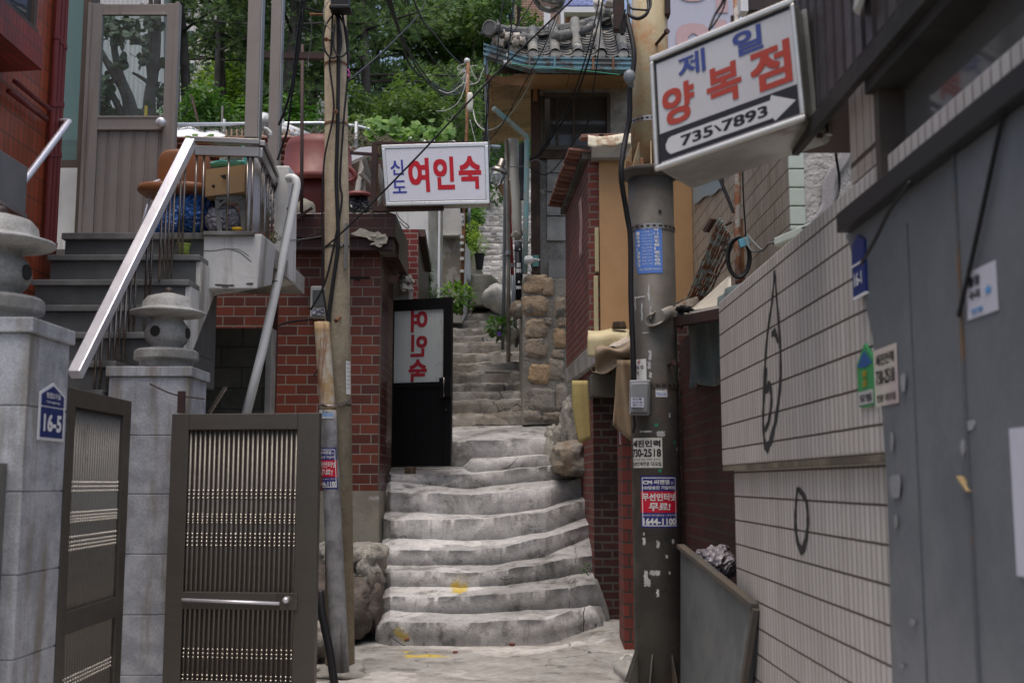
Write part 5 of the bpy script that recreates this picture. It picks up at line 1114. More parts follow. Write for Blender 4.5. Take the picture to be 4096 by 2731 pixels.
for ci, u in enumerate(cols):
    mr_ = MB(); x = P(u, 220, 14.1).x; K = ridge_k(u)*1.15 ; nseg = max(2, int(K/.16))
    for k in range(nseg):
        a = roof_pt(x+rnd.uniform(-.008,.008), k*K/nseg-.01, .045); b_ = roof_pt(x+rnd.uniform(-.008,.008), (k+1)*K/nseg+.02, .055)
        mr_.tube([a, b_], .072+rnd.uniform(-.004,.004), 14, tint=rnd.uniform(0,1), r2=.066, cap=False)
    part(hs, 'convex_tile_row', mr_, M_GIWA, smooth=True)
    mp_.ball(roof_pt(x, -.01, .03), (.066,.03,.06), 10, sq=.8, ns=.12, seed=ci)
    if ci < len(cols)-1:
        x2 = P(cols[ci+1], 220, 14.1).x; xm = (x+x2)/2; hw_ = (x2-x)/2
        for k in range(int(max(K,.7)/.085)+1):
            kk = k*.085; tn = rnd.uniform(0,.6); ang = rnd.uniform(-.02,.02)
            mc_.sheet(lambda s, t_: roof_pt(xm + (s-.5)*2*hw_*.95, kk + t_*.13, -.035 + .055*(2*s-1)**2*1.2 - .01 + .022*(1-t_) + ang*(s-.5)), 10, 1, th=.014, tint=tn)
part(hs, 'concave_tiles', mc_, M_GIWA)
part(hs, 'tile_end_plaster', mp_, M_PLAS, smooth=True)
# hip ridge: stacked tiles sweeping up to the right
m = MB(); hp = [(1962,98,13.95),(2000,114,14.2),(2060,122,14.45),(2150,124,14.65),(2250,112,14.8),(2340,92,14.85),(2420,62,14.9),(2480,36,14.95)]
hpt = smooth_path([P(*q) for q in hp], 4)
for lay in range(3):
    for i in range(0, len(hpt)-2, 2):
        a, b_ = hpt[i]-Vector((0,.02*lay,.055*lay)), hpt[i+2]-Vector((0,.02*lay,.055*lay))
        d = (b_-a); tn = rnd.uniform(0,.8)
        m.beam(a+Vector((0,0,rnd.uniform(-.006,.006))), b_+d*.06, .22+.03*lay, .03, tint=tn) if lay else m.tube([a, b_+d*.05], .052, 12, tint=tn, r2=.047)
part(hs, 'hip_ridge_tiles', m, M_GIWA, smooth=False)
part(hs, 'ridge_end_tile', MB().lathe([(.10,-.02),(.10,.01),(.085,.015),(.08,.005),(0.01,.006)], P(1958, 112, 13.85), 22, ax=(-.5,-1,-.2)), M_GIWA)
for (u, v, r) in ((1985,158,.07),(2010,135,.06),(2030,150,.07),(2064,150,.075),(2000,172,.07),(2060,172,.06),(2090,165,.06),(2395,20,.09),(2400,48,.08),(2440,10,.08),(2462,75,.07)): part(hs, 'plaster_lump', MB().ball(P(u, v, 14.0), (r*.7, .06, r*.7), 10, sq=.7, ns=.5, seed=u), M_PLAS, smooth=True)
m = MB()
for (a, b_, r) in (((2040,180),(2085,165),.06),((2090,150),(2140,165),.07),((2220,150),(2275,140),.075),((2105,165),(2130,185),.05),((2400,30),(2490,25),.05),((2400,50),(2490,56),.06),((2330,135),(2370,100),.055)):
    part(hs, 'loose_tile', MB().tube([P(*a,14.2), P(*b_,14.35)], r, 12, tint=rnd.uniform(0,1)), M_GIWA, smooth=True)
part(hs, 'roof_body', MB().sheet(lambda s, q: roof_pt(P(lerp(1975,2600,s),220,14.1).x, q*lerp(.5,1.3,s), -.085), 12, 4, th=.01), M_WOODD)
part(hs, 'side_boarding', MB().prism([P(1990,745,18.5), P(2085,700,16.5), P(2085,860,16.5), P(2052,862,17.5), P(2020,800,18.5)], (0,.1,0)), M_WOODL)
# white house with blue tarpaulin roof above
bt = thing('blue_roof_house', 'upper house with blue tarpaulin roof and white gutter behind the grey tiles', 'house', P(2350, 110, 20))
part(bt, 'wall', MB().front(2240, 55, 2460, 150, 20, .2), PM('cement_wall', (.42,.40,.36), (.3,.29,.27)))
part(bt, 'timber_window', MB().front(2262, 66, 2300, 105, 19.95, .06), M_WOODL)
part(bt, 'gutter', MB().front(2243, 28, 2470, 50, 19.6, .2).front(2243, 28, 2256, 110, 19.55, .05), M_WHITE)
part(bt, 'blue_roof', MB().hexa([P(2248,28,19.6), P(2470,28,19.6), P(2470,-60,21), P(2262,-60,21), P(2248,22,19.6), P(2470,20,19.6), P(2470,-66,21), P(2262,-66,21)]), BRICK('blue_slate_tarp', (.12,.17,.38), (.08,.10,.24), (.05,.05,.10), bw=.16, bh=.1, ms=.01, rough=.5, dirt=(.2,.12,.12)))
solo('white_chimney_pipe', 'white painted pipe standing beside the brick tower block', 'pipe', MB().front(2176, 28, 2202, 112, 19, .12), M_WHITE)
# street lamps
t = thing('street_lamp', 'clear bowl street lamp cut by the top edge of the picture', 'street lamp', P(2190, 40, 13))
gl2 = GLASS('lamp_glass', (.9,.93,.93), .03, .25)
part(t, 'glass_bowl', MB().lathe([(.03,-.14),(.10,-.13),(.17,-.07),(.19,0),(.19,.02)], P(2196, 0, 13), 24, ax=(.25,-.1,1)), gl2, smooth=True)
part(t, 'hood', MB().lathe([(.19,.02),(.2,.03),(.12,.12),(.05,.16)], P(2196, 0, 13), 24, ax=(.25,-.1,1)), M_WHTP, smooth=True)
t = thing('street_lamp', 'small lamp with a metal hood and clear cage beside the thin grey poles', 'street lamp', P(1990, 760, 14.2))
la = Vector((.35,-.1,1))
part(t, 'glass_bowl', MB().lathe([(.03,-.17),(.07,-.165),(.09,-.12),(.105,0)], P(1994, 690, 14.2), 20, ax=la), gl2, smooth=True)
part(t, 'hood', MB().lathe([(.11,-.0),(.112,.012),(.10,.04),(.06,.075),(.045,.08),(.045,.17),(.02,.18)], P(1994, 688, 14.2), 20, ax=la), M_STEELD, smooth=True)
part(t, 'bulb', MB().ball(P(1990, 712, 14.2), (.035,.035,.06), 8), M_WHTP, smooth=True)
# thin poles
GP = PM('grey_galvanised', (.24,.26,.28), (.19,.2,.21), grain=.12, stain=(.34,.32,.28), slo=.6, streak=True, rough=.45, metal=.4)
def thin(label, pts, r, mat, coll=()):
    t = thing('thin_pole', label, 'pole', pts[0], 'thin poles beside the narrow steps'); part(t, 'tube', MB().tube(pts, r, 12), mat, smooth=True)
    for c in coll: part(t, 'collar', MB().tube([c-Vector((0,0,.03)), c+Vector((0,0,.03))], r*1.35, 12), M_STEELM)
    return t
thin('leftmost thin grey pole beside the narrow steps', [P(2010,1398,16.2), P(2016,1150,16.0), P(2022,700,15.8), P(2026,600,15.7)], .026, GP, [P(2017,1010,15.95)])
thin('middle thin pole, perforated and standing lowest on the steps', [P(2034,1448,15.6), P(2034,1100,15.5), P(2030,800,15.5), P(2026,560,15.4)], .028, PM('rusty_galvanised', (.27,.25,.21), (.2,.18,.15), scale=6, stain=(.18,.10,.05), streak=True, slo=.55, rough=.55, metal=.2), [P(2032,1012,15.45)])
thin('rightmost thin pole, red and rusty above, grey below', [P(2065,1388,16.2), P(2058,1250,16.1), P(2050,1100,16.0)], .026, GP, [P(2050,1062,16.0)])
solo('red_pipe', 'thin red painted pipe rising from the rightmost pole', 'pipe', MB().tube([P(2050,1100,16.0), P(2044,960,16), P(2036,800,15.9)], .024, 10), PM('red_flaking', (.30,.04,.035), (.16,.07,.05), lo=.5, hi=.58, scale=10), smooth=True)
t = thing('pvc_downpipe', 'fat cream plastic downpipe crumpled at its lower end', 'pipe', P(2065, 950, 15.5))
CREAM = PM('cream_pvc', (.52,.50,.42), (.45,.42,.35), grain=.05, bump=.05, rough=.4, stain=(.3,.26,.19), streak=True)
part(t, 'pipe', MB().tube([P(2078,945,15.4), P(2068,915,15.4), P(2066,800,15.4), P(2050,560,15.5)], .062, 16, r2=.075), CREAM, smooth=True)
part(t, 'crumpled_end', MB().ball(P(2066,940,15.4), (.08,.07,.06), 10, ns=.45, seed=5), CREAM, smooth=True)
t = thing('black_downpipe', 'black lower downpipe with torn white stickers', 'pipe', P(2075, 1220, 15.4))
part(t, 'pipe', MB().tube([P(2078,1225,15.4), P(2074,985,15.4)], .052, 16), M_BLKC, smooth=True)
part(t, 'grey_sleeve', MB().tube([P(2074,1005,15.4), P(2073,968,15.4)], .055, 16), FLAT('dark_grey_sleeve', (.09,.09,.10), .5), smooth=True)
m = MB()
for (v, h, w) in ((1063,18,.6),(1085,16,.8),(1152,12,.8),(1130,8,.3),(1000,8,.4)):
    m = MB(); c = P(2076, v, 15.4); m.sheet(lambda s, q: Vector((c.x+.0535*math.sin(lerp(-w,w*.8,s)), c.y-.0535*math.cos(lerp(-w,w*.8,s)), c.z+lerp(-h,h,q)*.0017*(1+.2*math.sin(s*17)))), 10, 2); part(t, 'torn_sticker', m, S_WHT)
TEALP = PM('peeling_teal_pipe', (.22,.38,.38), (.32,.36,.31), scale=8, lo=.45, hi=.55, stain=(.2,.13,.08), streak=True, slo=.6, rough=.5)
t = thing('teal_downpipe', 'peeling teal downpipe bending under the eave to the timber post', 'pipe', P(2100, 1100, 14.9))
part(t, 'pipe', MB().tube([P(2100,1095,14.9), P(2104,850,14.9), P(2108,560,14.9), P(2106,545,14.9), P(1975,435,14.4)], .036, 12), TEALP, smooth=True)
part(t, 'lagged_hose', MB().tube(smooth_path([P(2090,575,15), P(2088,680,15), P(2094,760,15), P(2092,800,15)], 6), .045, 10), PM('black_lagging', (.05,.05,.055), (.03,.03,.03), bump=1.0, bscale=60), smooth=True)
solo('meter_tag', 'small green plastic tag nailed to the timber post', 'tag', MB().front(2130, 1020, 2155, 1066, 15.14, .015), FLAT('teal_tag', (.10,.25,.22), .4), bevel=.003)
solo('white_rag', 'crumpled white rag tied at the foot of the timber post', 'rag', MB().ball(P(2115,1040,14.8), (.06,.04,.05), 8, ns=.6, seed=3).ball(P(2140,1040,14.8), (.06,.03,.02), 8, ns=.6, seed=5).ball(P(2120,1075,14.8), (.02,.02,.05), 8, ns=.5, seed=9), M_WHTP, smooth=True)
# cable bundle down the eave corner and across the house
rnd = random.Random(31)
for i in range(5):
    pts = [P(1948+rnd.uniform(-8,10), v, 14.2) for v in (330,420,520,620,720,820)]
    cable(['leftmost','second','third','fourth','fifth'][i] + ' grey cable of the bundle hanging down the wooden eave corner', pts, .010, [M_GRYC, M_BLKC][i % 2], grp='cables down the eave corner')
for i, (us, r, lab) in enumerate((
    (((2420,-60),(2400,60),(2352,250),(2290,420),(2200,560),(2160,620),(2105,640)), .012, 'thickest black cable slanting down across the dark window'),
    (((2405,-60),(2385,60),(2340,240),(2278,410),(2190,560),(2150,622),(2100,650)), .009, 'black cable just left of the thickest one across the dark window'),
    (((2412,-60),(2400,150),(2370,380),(2345,510),(2300,560),(2240,650),(2180,700),(2120,670)), .008, 'black cable looping below the dark window'),
    (((2030,-60),(2005,60),(1990,200),(1985,260)), .009, 'left thin cable dropping onto the blue gutter'),
    (((2060,-60),(2048,80),(2035,190),(2030,245)), .010, 'right thin cable dropping onto the blue gutter'),
    (((2260,-40),(2180,180),(2100,330),(2020,480),(1960,560)), .007, 'long thin cable crossing in front of the wooden soffit'),
    (((2160,-40),(2060,120),(1980,250),(1940,330)), .007, 'thin cable crossing the left end of the blue gutter'),
    (((1952,560),(2010,650),(2080,668),(2150,640),(2230,700),(2262,735)), .006, 'thin wire strung between lamp and timber post'),
    (((2155,640),(2190,690),(2240,710),(2270,740)), .005, 'thin wire from the post towards the brick coping'))):
    cable(lab, [P(u, v, 13.7 if v < 300 else 14.9 if v > 600 else lerp(13.7, 14.9, (v-300)/300)) for u, v in us], r, M_BLKC if i < 7 else M_GRYC, grp='cables in front of the tiled-roof house')
cable('green nylon string hung under the blue gutter', [P(2040,255,13.9), P(2150,268,13.9), P(2300,280,13.9), P(2480,300,13.9)], .006, FLAT('green_string', (.05,.35,.22), .5))
t = thing('cable_anchor', 'white ceramic cable anchor hanging under the gutter', 'insulator', P(2030, 258, 13.8))
part(t, 'spool', MB().lathe([(.02,-.05),(.035,-.045),(.02,-.02),(.035,0),(.02,.02),(.035,.045),(.02,.05)], P(2030,250,13.8), 12, ax=(1,0,.2)), M_WHTP)
part(t, 'hook', MB().tube([P(2030,250,13.8), P(2028,215,13.85)], .006, 6), M_STEELD)
# ---- brick house B
hb = thing('old_brick_house', 'old red brick house with an orange board front and concrete canopy', 'house', P(2500, 2400, 12.5))
zc1 = Zat(640, 11.8)
xn, xf = P(2350,640,11.8).x, P(2262,830,14.2).x
def hexw(a, b_, th, z0, z1): # wall from a to b (xy) with thickness to the right
    return [(a[0],a[1],z0),(a[0]+th,a[1],z0),(b_[0]+th,b_[1],z0),(b_[0],b_[1],z0),(a[0],a[1],z1),(a[0]+th,a[1],z1),(b_[0]+th,b_[1],z1),(b_[0],b_[1],z1)]
zsl = Zat(1400, 11.8)
part(hb, 'upper_side_wall', MB().hexa(hexw((xn,11.8),(xf,14.25),.2,zsl,zc1)), M_OLDB)
xl, xlf = P(2375,2000,11.8).x, P(2290,1700,14.0).x
part(hb, 'lower_side_wall', MB().hexa(hexw((xl,11.8),(xlf,14.1),.2,-.05,zsl-.001)), M_OLDB)
part(hb, 'front_wall', MB().box(xn+.201, P(2790,900,11.8).x, 11.8, 12.0, zsl, zc1).box(xn+.0, xn+.2, 11.785, 11.80, zsl, zc1), M_OLDB)
# porch: dark back wall and red pier
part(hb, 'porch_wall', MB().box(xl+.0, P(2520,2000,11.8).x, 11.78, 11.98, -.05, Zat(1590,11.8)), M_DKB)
part(hb, 'porch_lintel', MB().box(P(2362,1550,11.7).x, P(2480,1550,11.7).x, 11.6, 11.98, Zat(1588,11.7), Zat(1500,11.7)), M_CONCD, bevel=.01)
part(hb, 'red_pier', MB().box(P(2492,2100,10.3).x, P(2492,2100,10.3).x+.42, 10.3, 10.75, -.05, Zat(1440,10.3)), BRICK('pier_brick', (.21,.048,.035), (.14,.035,.03), (.055,.045,.04), bw=.21, bh=.108, ms=.010, rough=.7, dirt=(.05,.025,.02), dlo=.5, dhi=.75))
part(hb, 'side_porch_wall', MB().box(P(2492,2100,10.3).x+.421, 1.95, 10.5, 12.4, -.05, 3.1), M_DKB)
# coping tiles
cop = part(hb, 'concrete_cornice', MB().box(P(2366,600,11.7).x, P(2700,600,11.7).x, 11.62, 11.99, Zat(640,11.7), Zat(572,11.7)), M_CONC, bevel=.01)
M_CTILE = TINT('brown_coping_tile', (.17,.06,.045), (.30,.17,.13), rough=.8, grain=.3, bump=.6)
m = MB(); rnd = random.Random(3); n = 13
for i in range(n):
    t_ = (i+.5)/n; p = Vector((lerp(xn-.03, xf-.05, t_), lerp(11.75, 14.3, t_), zc1+.09 + .02*rnd.random()))
    m.obox(p, (.17,.0,-.02), (-.004,.115,.012), (0,0,.013), tint=rnd.random())
for i in range(5):
    m.obox(P(2370+i*70, 533-2*i, 11.6)+Vector((.0,.15,0)), (.12,0,.004), (0,.16,.03), (0,0,.018), tint=rnd.random())
part(hb, 'coping_tiles', m, M_CTILE, bevel=.004)
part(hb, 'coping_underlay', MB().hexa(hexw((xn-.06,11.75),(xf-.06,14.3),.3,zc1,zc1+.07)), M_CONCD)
part(hb, 'torn_vinyl_flashing', MB().sheet(lambda s, q: P(lerp(2352,2650,s), lerp(540,582,q)+6*math.sin(s*9)+5*q*math.sin(s*23), 11.55-.05*q), 24, 4, th=.006), PM('cream_brown_vinyl', (.58,.54,.42), (.36,.26,.17), scale=6, lo=.5, hi=.6, bump=.2), smooth=True)
part(hb, 'render_patch', MB().sheet(lambda s, q: Vector((lerp(xn, xf, .22+.10*s+.03*math.sin(q*9))-.006, lerp(11.8, 14.25, .22+.12*s+.02*math.sin(q*7)), lerp(Zat(1010,12.2), Zat(770,12.2), q))), 4, 10, th=.004), PM('pink_render', (.46,.30,.26), (.32,.2,.18), stain=(.5,.44,.4)), smooth=True)
# orange board
ob = part(hb, 'orange_board', MB().box(P(2398,900,11.75).x, P(2768,900,11.75).x, 11.73, 11.78, Zat(1330,11.75), Zat(642,11.75)), None or PM('orange_insulation_board', (.47,.285,.14), (.43,.255,.125), grain=.04, gscale=90, bump=.05, stain=(.33,.20,.12), sscale=.8, slo=.56, shi=.75, samt=.5, streak=True, rough=.75))
part(hb, 'board_seam', MB().box(P(2680,900,11.75).x, P(2680,900,11.75).x+.012, 11.722, 11.73, Zat(1330,11.75), Zat(642,11.75)), PM('board_seam_brown', (.38,.2,.09), (.33,.17,.08)))  # seam strip in a darker orange than the board
FOAM = PM('yellow_foam', (.50,.44,.27), (.42,.37,.22), grain=.2, gscale=60, bump=.8, stain=(.42,.33,.16), slo=.6)
m = MB()
for (u0,v0,u1,v1) in ((2380,910,2396,1088),(2376,1102,2394,1330)): m.front(u0, v0, u1, v1, 11.74, .06)
part(hb, 'foam_strip', m, FOAM, bevel=.01)
# canopy slab
sc_ = part(hb, 'canopy_slab', MB().hexa([P(2268,1530,13.9), P(2400,1440,10.9), P(2560,1440,10.9), P(2500,1530,13.9), P(2262,1475,13.9), P(2392,1345,10.9), P(2560,1345,10.9), P(2500,1475,13.9)]), M_CONC, bevel=.01)
solo('foam_sheet', 'pale yellow foam sheet folded over the concrete canopy', 'foam', MB().sheet(lambda s, q: P(lerp(2352,2516,s), lerp(1425,1325,q)-6*s+4*math.sin(s*7), 10.7+.25*max(0,q-.8)*5-.05*math.sin(s*6)), 14, 8, th=.012), PM('yellow_vinyl_foam', (.52,.45,.27), (.46,.40,.25), grain=.08, bump=.3), smooth=True)
solo('foam_sheet', 'mustard foam sheet hanging by the porch below the canopy', 'foam', MB().sheet(lambda s, q: P(lerp(2290,2352,s)+(1-q)*lerp(28,12,s)-10*math.sin(q*3.1)*(1-s), lerp(1770,1522,q)-14*(1-q)*s, 11.6-.03*math.sin(s*3)-.10*max(0,s-.75)), 8, 14, th=.012), PM('mustard_foam', (.40,.32,.13), (.33,.26,.10), grain=.2, bump=.4), smooth=True)
solo('roof_brick', 'dark brick weighing down the foam on the canopy', 'brick', MB().prism([P(2450,1312,10.8), P(2508,1312,10.8), P(2500,1283,10.8), P(2454,1284,10.8)], (0,.1,0)), M_WOODD, bevel=.01)
LINO = PM('rolled_lino', (.27,.20,.13), (.20,.145,.095), grain=.05, bump=.1, rough=.5, stain=(.42,.36,.27), slo=.6)
def roll(label, a, b_, r0, r1, turns=1.4, mat=LINO, nm='lino_roll', wob=.28):
    a, b_ = Vector(a), Vector(b_); d = (b_-a).normalized(); e1 = d.orthogonal().normalized(); e2 = d.cross(e1)
    def f(s, q):
        th = s*2*PI*turns; r = lerp(r0, r1, s)*(1+wob*math.sin(th*2+1)*(.6+.4*math.cos(q*5))+wob*.5*math.sin(q*11+th)); c = a.lerp(b_, q); return c + e1*r*math.cos(th) + e2*r*math.sin(th)
    return solo(nm, label, 'lino', MB().sheet(f, 40, 6, th=.005), mat, 'rolls of old lino by the steel pole', smooth=True)
roll('upper small roll of lino poking out of the canopy pile', P(2440,1408,10.4), P(2530,1360,10.9), .075, .05, mat=PM('pale_lino', (.45,.40,.34), (.35,.3,.25), grain=.05, bump=.1, rough=.45))
roll('lower small roll of lino pointing at the steps', P(2385,1472,10.4), P(2450,1450,10.9), .045, .03)
solo('lino_sheet', 'brown lino sheet hanging limp left of the steel pole', 'lino', MB().sheet(lambda s, q: P(lerp(2440,2520,s)+30*q*(1-s)+ (1-q)*10, lerp(1742,1440,q)-(1-s)*(1-q)*40+26*s*(1-q), 10.15+.06*math.sin(s*5+q*3)), 10, 14, th=.006), LINO, smooth=True)
solo('lino_sheet', 'brown lino flap bunched on the canopy edge', 'lino', MB().sheet(lambda s, q: P(lerp(2380,2525,s), lerp(1490,1400,q)-30*s+14*math.sin(s*6+q*4), 10.3+.05*math.sin(q*6)), 12, 8, th=.006), LINO, smooth=True)
house_plate(lambda x, y, d: Vector((P(2478,1700,10.4).x + x*.95, 10.4+x*.25-d, Zat(1775,10.4)+y)), .09, .21, 'little navy house number plate half hidden by lino beside the pole', '16길', None, '16-9')
# ---- wall D : receding streaky tiles, far right
XD = P(2772,900,11.7).x
hd = thing('streaky_tile_house', 'taller house with streaked greenish tile side above the low awning', 'house', (XD+.5, 9.2, 2))
yD0 = PX(3155, 700, XD).y
part(hd, 'tiled_side_wall', MB().hexa([(XD,yD0,2.2),(XD+.25,yD0,2.2),(XD+.25,11.9,2.2),(XD,11.9,2.2),(XD,yD0,5.2),(XD+.25,yD0,5.2),(XD+.25,11.9,5.2),(XD,11.9,5.2)]), M_TILED)
m = MB()
for k in range(24):
    z0 = 2.2 + k*.13; m.box(XD-.006, XD+.10, yD0-.03, yD0-.001, z0+.004, z0+.126)
part(hd, 'corner_tiles', m, M_GTILE, bevel=.006)
part(hd, 'stucco_front', MB().box(XD+.101, XD+2.2, yD0-.02, yD0+.2, 2.0, 5.2), PM('lumpy_grey_stucco', (.47,.45,.43), (.35,.335,.32), scale=1.2, stain=(.26,.24,.2), slo=.58, bump=1.5, bd=.03, bscale=14))
part(hd, 'upper_window', MB().front(2992, -60, 3140, 40, yD0-.25, .2), PM('dark_brown_window', (.06,.04,.035), (.04,.03,.03), grain=.1, bump=.1, rough=.4))
part(hd, 'window_trim', MB().front(2962, -60, 2992, 45, yD0-.26, .1), M_WHITE)
part(hd, 'mended_crack', MB().sheet(lambda s, q: P(lerp(3290,3345,s)+70*(1-q)*-1+60*math.sin(q*2.2)+20*math.sin(q*9), lerp(900,560,q), yD0-.035), 4, 16, th=.01), PM('crack_mortar', (.36,.34,.345), (.30,.285,.29)), smooth=True)
part(hd, 'ledge', MB().hexa([P(3095,985,6.9), P(3300,905,6.3), P(3300,905,6.3)+Vector((.3,.3,0)), P(3095,985,6.9)+Vector((.3,.3,0)), P(3095,950,6.9), P(3300,860,6.3), P(3300,860,6.3)+Vector((.3,.3,0)), P(3095,950,6.9)+Vector((.3,.3,0))]), M_GTILE, bevel=.01)
# roller banner behind the big sign
vb = thing('vertical_sign', 'tall pale sign board with faded pink letters behind the shop sign', 'sign', P(2810, 190, 10.5))
part(vb, 'board', MB().front(2672, -80, 2952, 330, 10.5, .1), FLAT('pale_lilac_board', (.52,.53,.63), .5), bevel=.01)
vf = lambda u, v: P(u, v, 10.49)
m = MB(); O_ = P(2700, 0, 10.49); s1 = (P(2910,0,10.49).x-O_.x)
gfn = lambda x, y: Vector((O_.x+x, 10.492, O_.z+y))
m.text('여', gfn, 0, -.13, s1, .55, .05).text('인', gfn, 0, -.75, s1, .55, .05)
part(vb, 'faded_lettering', m, FLAT('faded_pink_letters', (.58,.40,.42), .5))
# rusted pipe, hanging rail, cable coil
solo('rusty_conduit', 'rusted upright conduit in front of the streaked tiles', 'pipe', MB().tube([P(2962,1270,8.4), P(2950,1000,8.4), P(2950,670,8.4), P(2944,-60,8.4)], .024, 10), PM('flaking_conduit', (.34,.33,.30), (.25,.11,.06), scale=9, lo=.45, hi=.55, stain=(.1,.06,.04), bump=.6), smooth=True)
solo('rotten_post', 'rotten brown timber clamped behind the rusty conduit', 'post', MB().beam(P(2965,1240,8.5), P(2952,880,8.5), .08, .06), M_RUST)
solo('stay_rod', 'black stay rod slanting down behind the shop sign', 'rod', MB().tube([P(2875,705,8.6), P(2935,850,8.5)], .014, 8), M_BLKC)
rr = thing('folded_grille', 'bundle of rusty folded grille bars leaning on the tiles', 'grille', P(2750, 1210, 9.6))
rnd = random.Random(6)
for i in range(9):
    a = P(2742+i*9+rnd.uniform(-3,3), 1212, 9.5); b_ = P(2880+i*7, 868+i*12+rnd.uniform(-8,8), 8.9)
    pts = [a.lerp(b_, k/14)+Vector((rnd.uniform(-.006,.006),0,rnd.uniform(-.005,.005))) for k in range(15)]
    part(rr, 'bar', MB().tube(pts, .010, 6), [PM('teal_rust_bar', (.26,.34,.33), (.20,.09,.05), scale=16, lo=.45, hi=.55)][0] if i == 0 else bpy.data.materials['teal_rust_bar'], smooth=True)
for (a, b_) in (((2885,965),(2918,980)),((2885,975),(2900,1000)),((2835,1090),(2865,1105)),((2905,900),(2925,890))):
    part(rr, 'bracket_arm', MB().tube([P(*a,9.0), P(*b_,8.9)], .010, 6), M_DKST)
cl = thing('cable_coil', 'coil of black cable hung on the rusty conduit', 'cable coil', P(2950, 1100, 8.2))
for i in range(3):
    pts = [P(2955 + (42+4*i)*math.cos(a)*.95 , 1030 + (75+3*i)*math.sin(a), 8.3-.015*i) for a in [2*PI*k/24 for k in range(25)]]
    part(cl, 'loop', MB().tube(pts, .010, 6, cap=False), M_BLKC, smooth=True)
part(cl, 'blue_clip', MB().obox(P(2975, 970, 8.25), (.035,.0,.012), (0,.02,0), (-.008,0,.03)), FLAT('cyan_clip', (.15,.42,.55), .4), bevel=.004)
cable('grey cable looping from the coil to the mossy ledge', [P(2990,940,8.2), P(3020,975,8), P(3050,1000,7.8), P(3075,975,7.5), P(3110,966,7.2), P(3160,950,7)], .008, M_GRYC)
cable('second grey cable sagging below the coil', [P(2978,950,8.2), P(3005,1000,8.1), P(3040,1005,7.9), P(3060,992,7.7)], .008, M_GRYC)
cable('black cable running along the mossy ledge', [P(3095,975,7), P(3150,930,6.8), P(3200,915,6.6), P(3260,905,6.4)], .008, M_BLKC)
cable('black wire hanging in front of the grey stucco', [P(3335,420,6.2), P(3342,600,6.3), P(3358,740,6.4), P(3325,850,6.3), P(3318,885,6.2)], .008, M_BLKC)
cable('thin dark wire down the streaked tiles', [P(2968,560,8.6), P(2972,760,8.6), P(2982,930,8.6), P(2975,945,8.6)], .006, M_BLKC)
solo('window_film', 'torn translucent blue film stuck to the streaked tiles', 'film', MB().sheet(lambda s, q: PX(lerp(2774,2890,s), lerp(815,640,q)+s*-60+6*math.sin(s*12), XD-.012), 8, 6, th=.004), FLAT('torn_blue_film', (.22,.33,.38), .3))
solo('black_bracket', 'broken black bracket on the streaked tiles', 'bracket', MB().prism([PX(2825,922,XD-.03), PX(2858,872,XD-.03), PX(2868,878,XD-.03), PX(2838,930,XD-.03)], (-.04,0,0)), M_DKST)
# ---- awning over the recess
aw = thing('tin_awning', 'crumpled tin awning with old lino laid on top behind the pole', 'awning', P(2750, 1320, 9.0))
part(aw, 'roof_sheet', MB().hexa([P(2620,1292,8.9), P(2900,1245,7.4), P(2940,1200,8.6), P(2700,1260,10.4), P(2620,1280,8.9), P(2900,1232,7.4), P(2940,1190,8.6), P(2700,1250,10.4)]), PM('dirty_tin', (.20,.19,.17), (.12,.11,.1), stain=(.16,.08,.04)), bevel=.003)
part(aw, 'front_beam', MB().beam(P(2640,1300,8.85), P(2895,1255,7.45), .08, .07), M_DKST)
solo('lino_sheet', 'cream lino sheet lying bent on top of the tin awning', 'lino', MB().sheet(lambda s, q: P(lerp(2705,2925,s), lerp(1250,1225,s)-lerp(0,1,q)*lerp(8,115,s**1.5)+10*math.sin(s*5)*q, lerp(8.7,7.9,s)+.4*q), 16, 8, th=.006), PM('cream_lino', (.56,.52,.43), (.50,.46,.38), grain=.04, bump=.08, rough=.45), smooth=True)
roll('big roll of lino with an orange inside at the awning corner', P(2612,1272,8.25), P(2760,1212,8.85), .072, .045, turns=.8, mat=PM('grey_back_lino', (.34,.31,.27), (.20,.12,.07), scale=3, lo=.5, hi=.6, bump=.1, rough=.45))
solo('old_shoe', 'worn black slipper lying on the awning corner', 'shoe', MB().ball(P(2735,1236,8.3), (.06,.07,.022), 14, ns=.5, seed=4, nf=2.5).ball(P(2722,1275,8.3), (.03,.03,.06), 14, ns=.5, seed=8, nf=2.5), M_BLKC, smooth=True)
TARP = PM('grey_teal_tarp', (.125,.165,.165), (.085,.105,.105), grain=.06, bump=.3, scale=1.5, stain=(.16,.15,.13))
XT = 1.50
solo('hanging_tarp', 'dull grey teal tarpaulin hanging under the tin awning', 'tarpaulin', MB().sheet(lambda s, q: Vector((XT + .03*math.sin(s*14)+.02*math.sin(s*31+q*3), lerp(9.6,7.35,s), lerp(lerp(Zat(1530,9.0), Zat(1505,7.5), s)+.03*math.sin(s*9), Zat(1268,8.9)+.02, q))), 40, 8, th=.004), TARP, smooth=True)
rc = thing('recess_wall', 'shadowed red brick wall behind the leaning metal board', 'wall', (1.6, 9, 0))
part(rc, 'brickwork', MB().box(1.56, 1.8, 7.22, 10.49, -.05, Zat(1260,8.8)), BRICK('recess_brick', (.085,.026,.023), (.05,.021,.02), (.06,.05,.045), bw=.20, bh=.095, ms=.010, rough=.7, dirt=(.045,.028,.025), dlo=.45, dhi=.7, warp=.01))
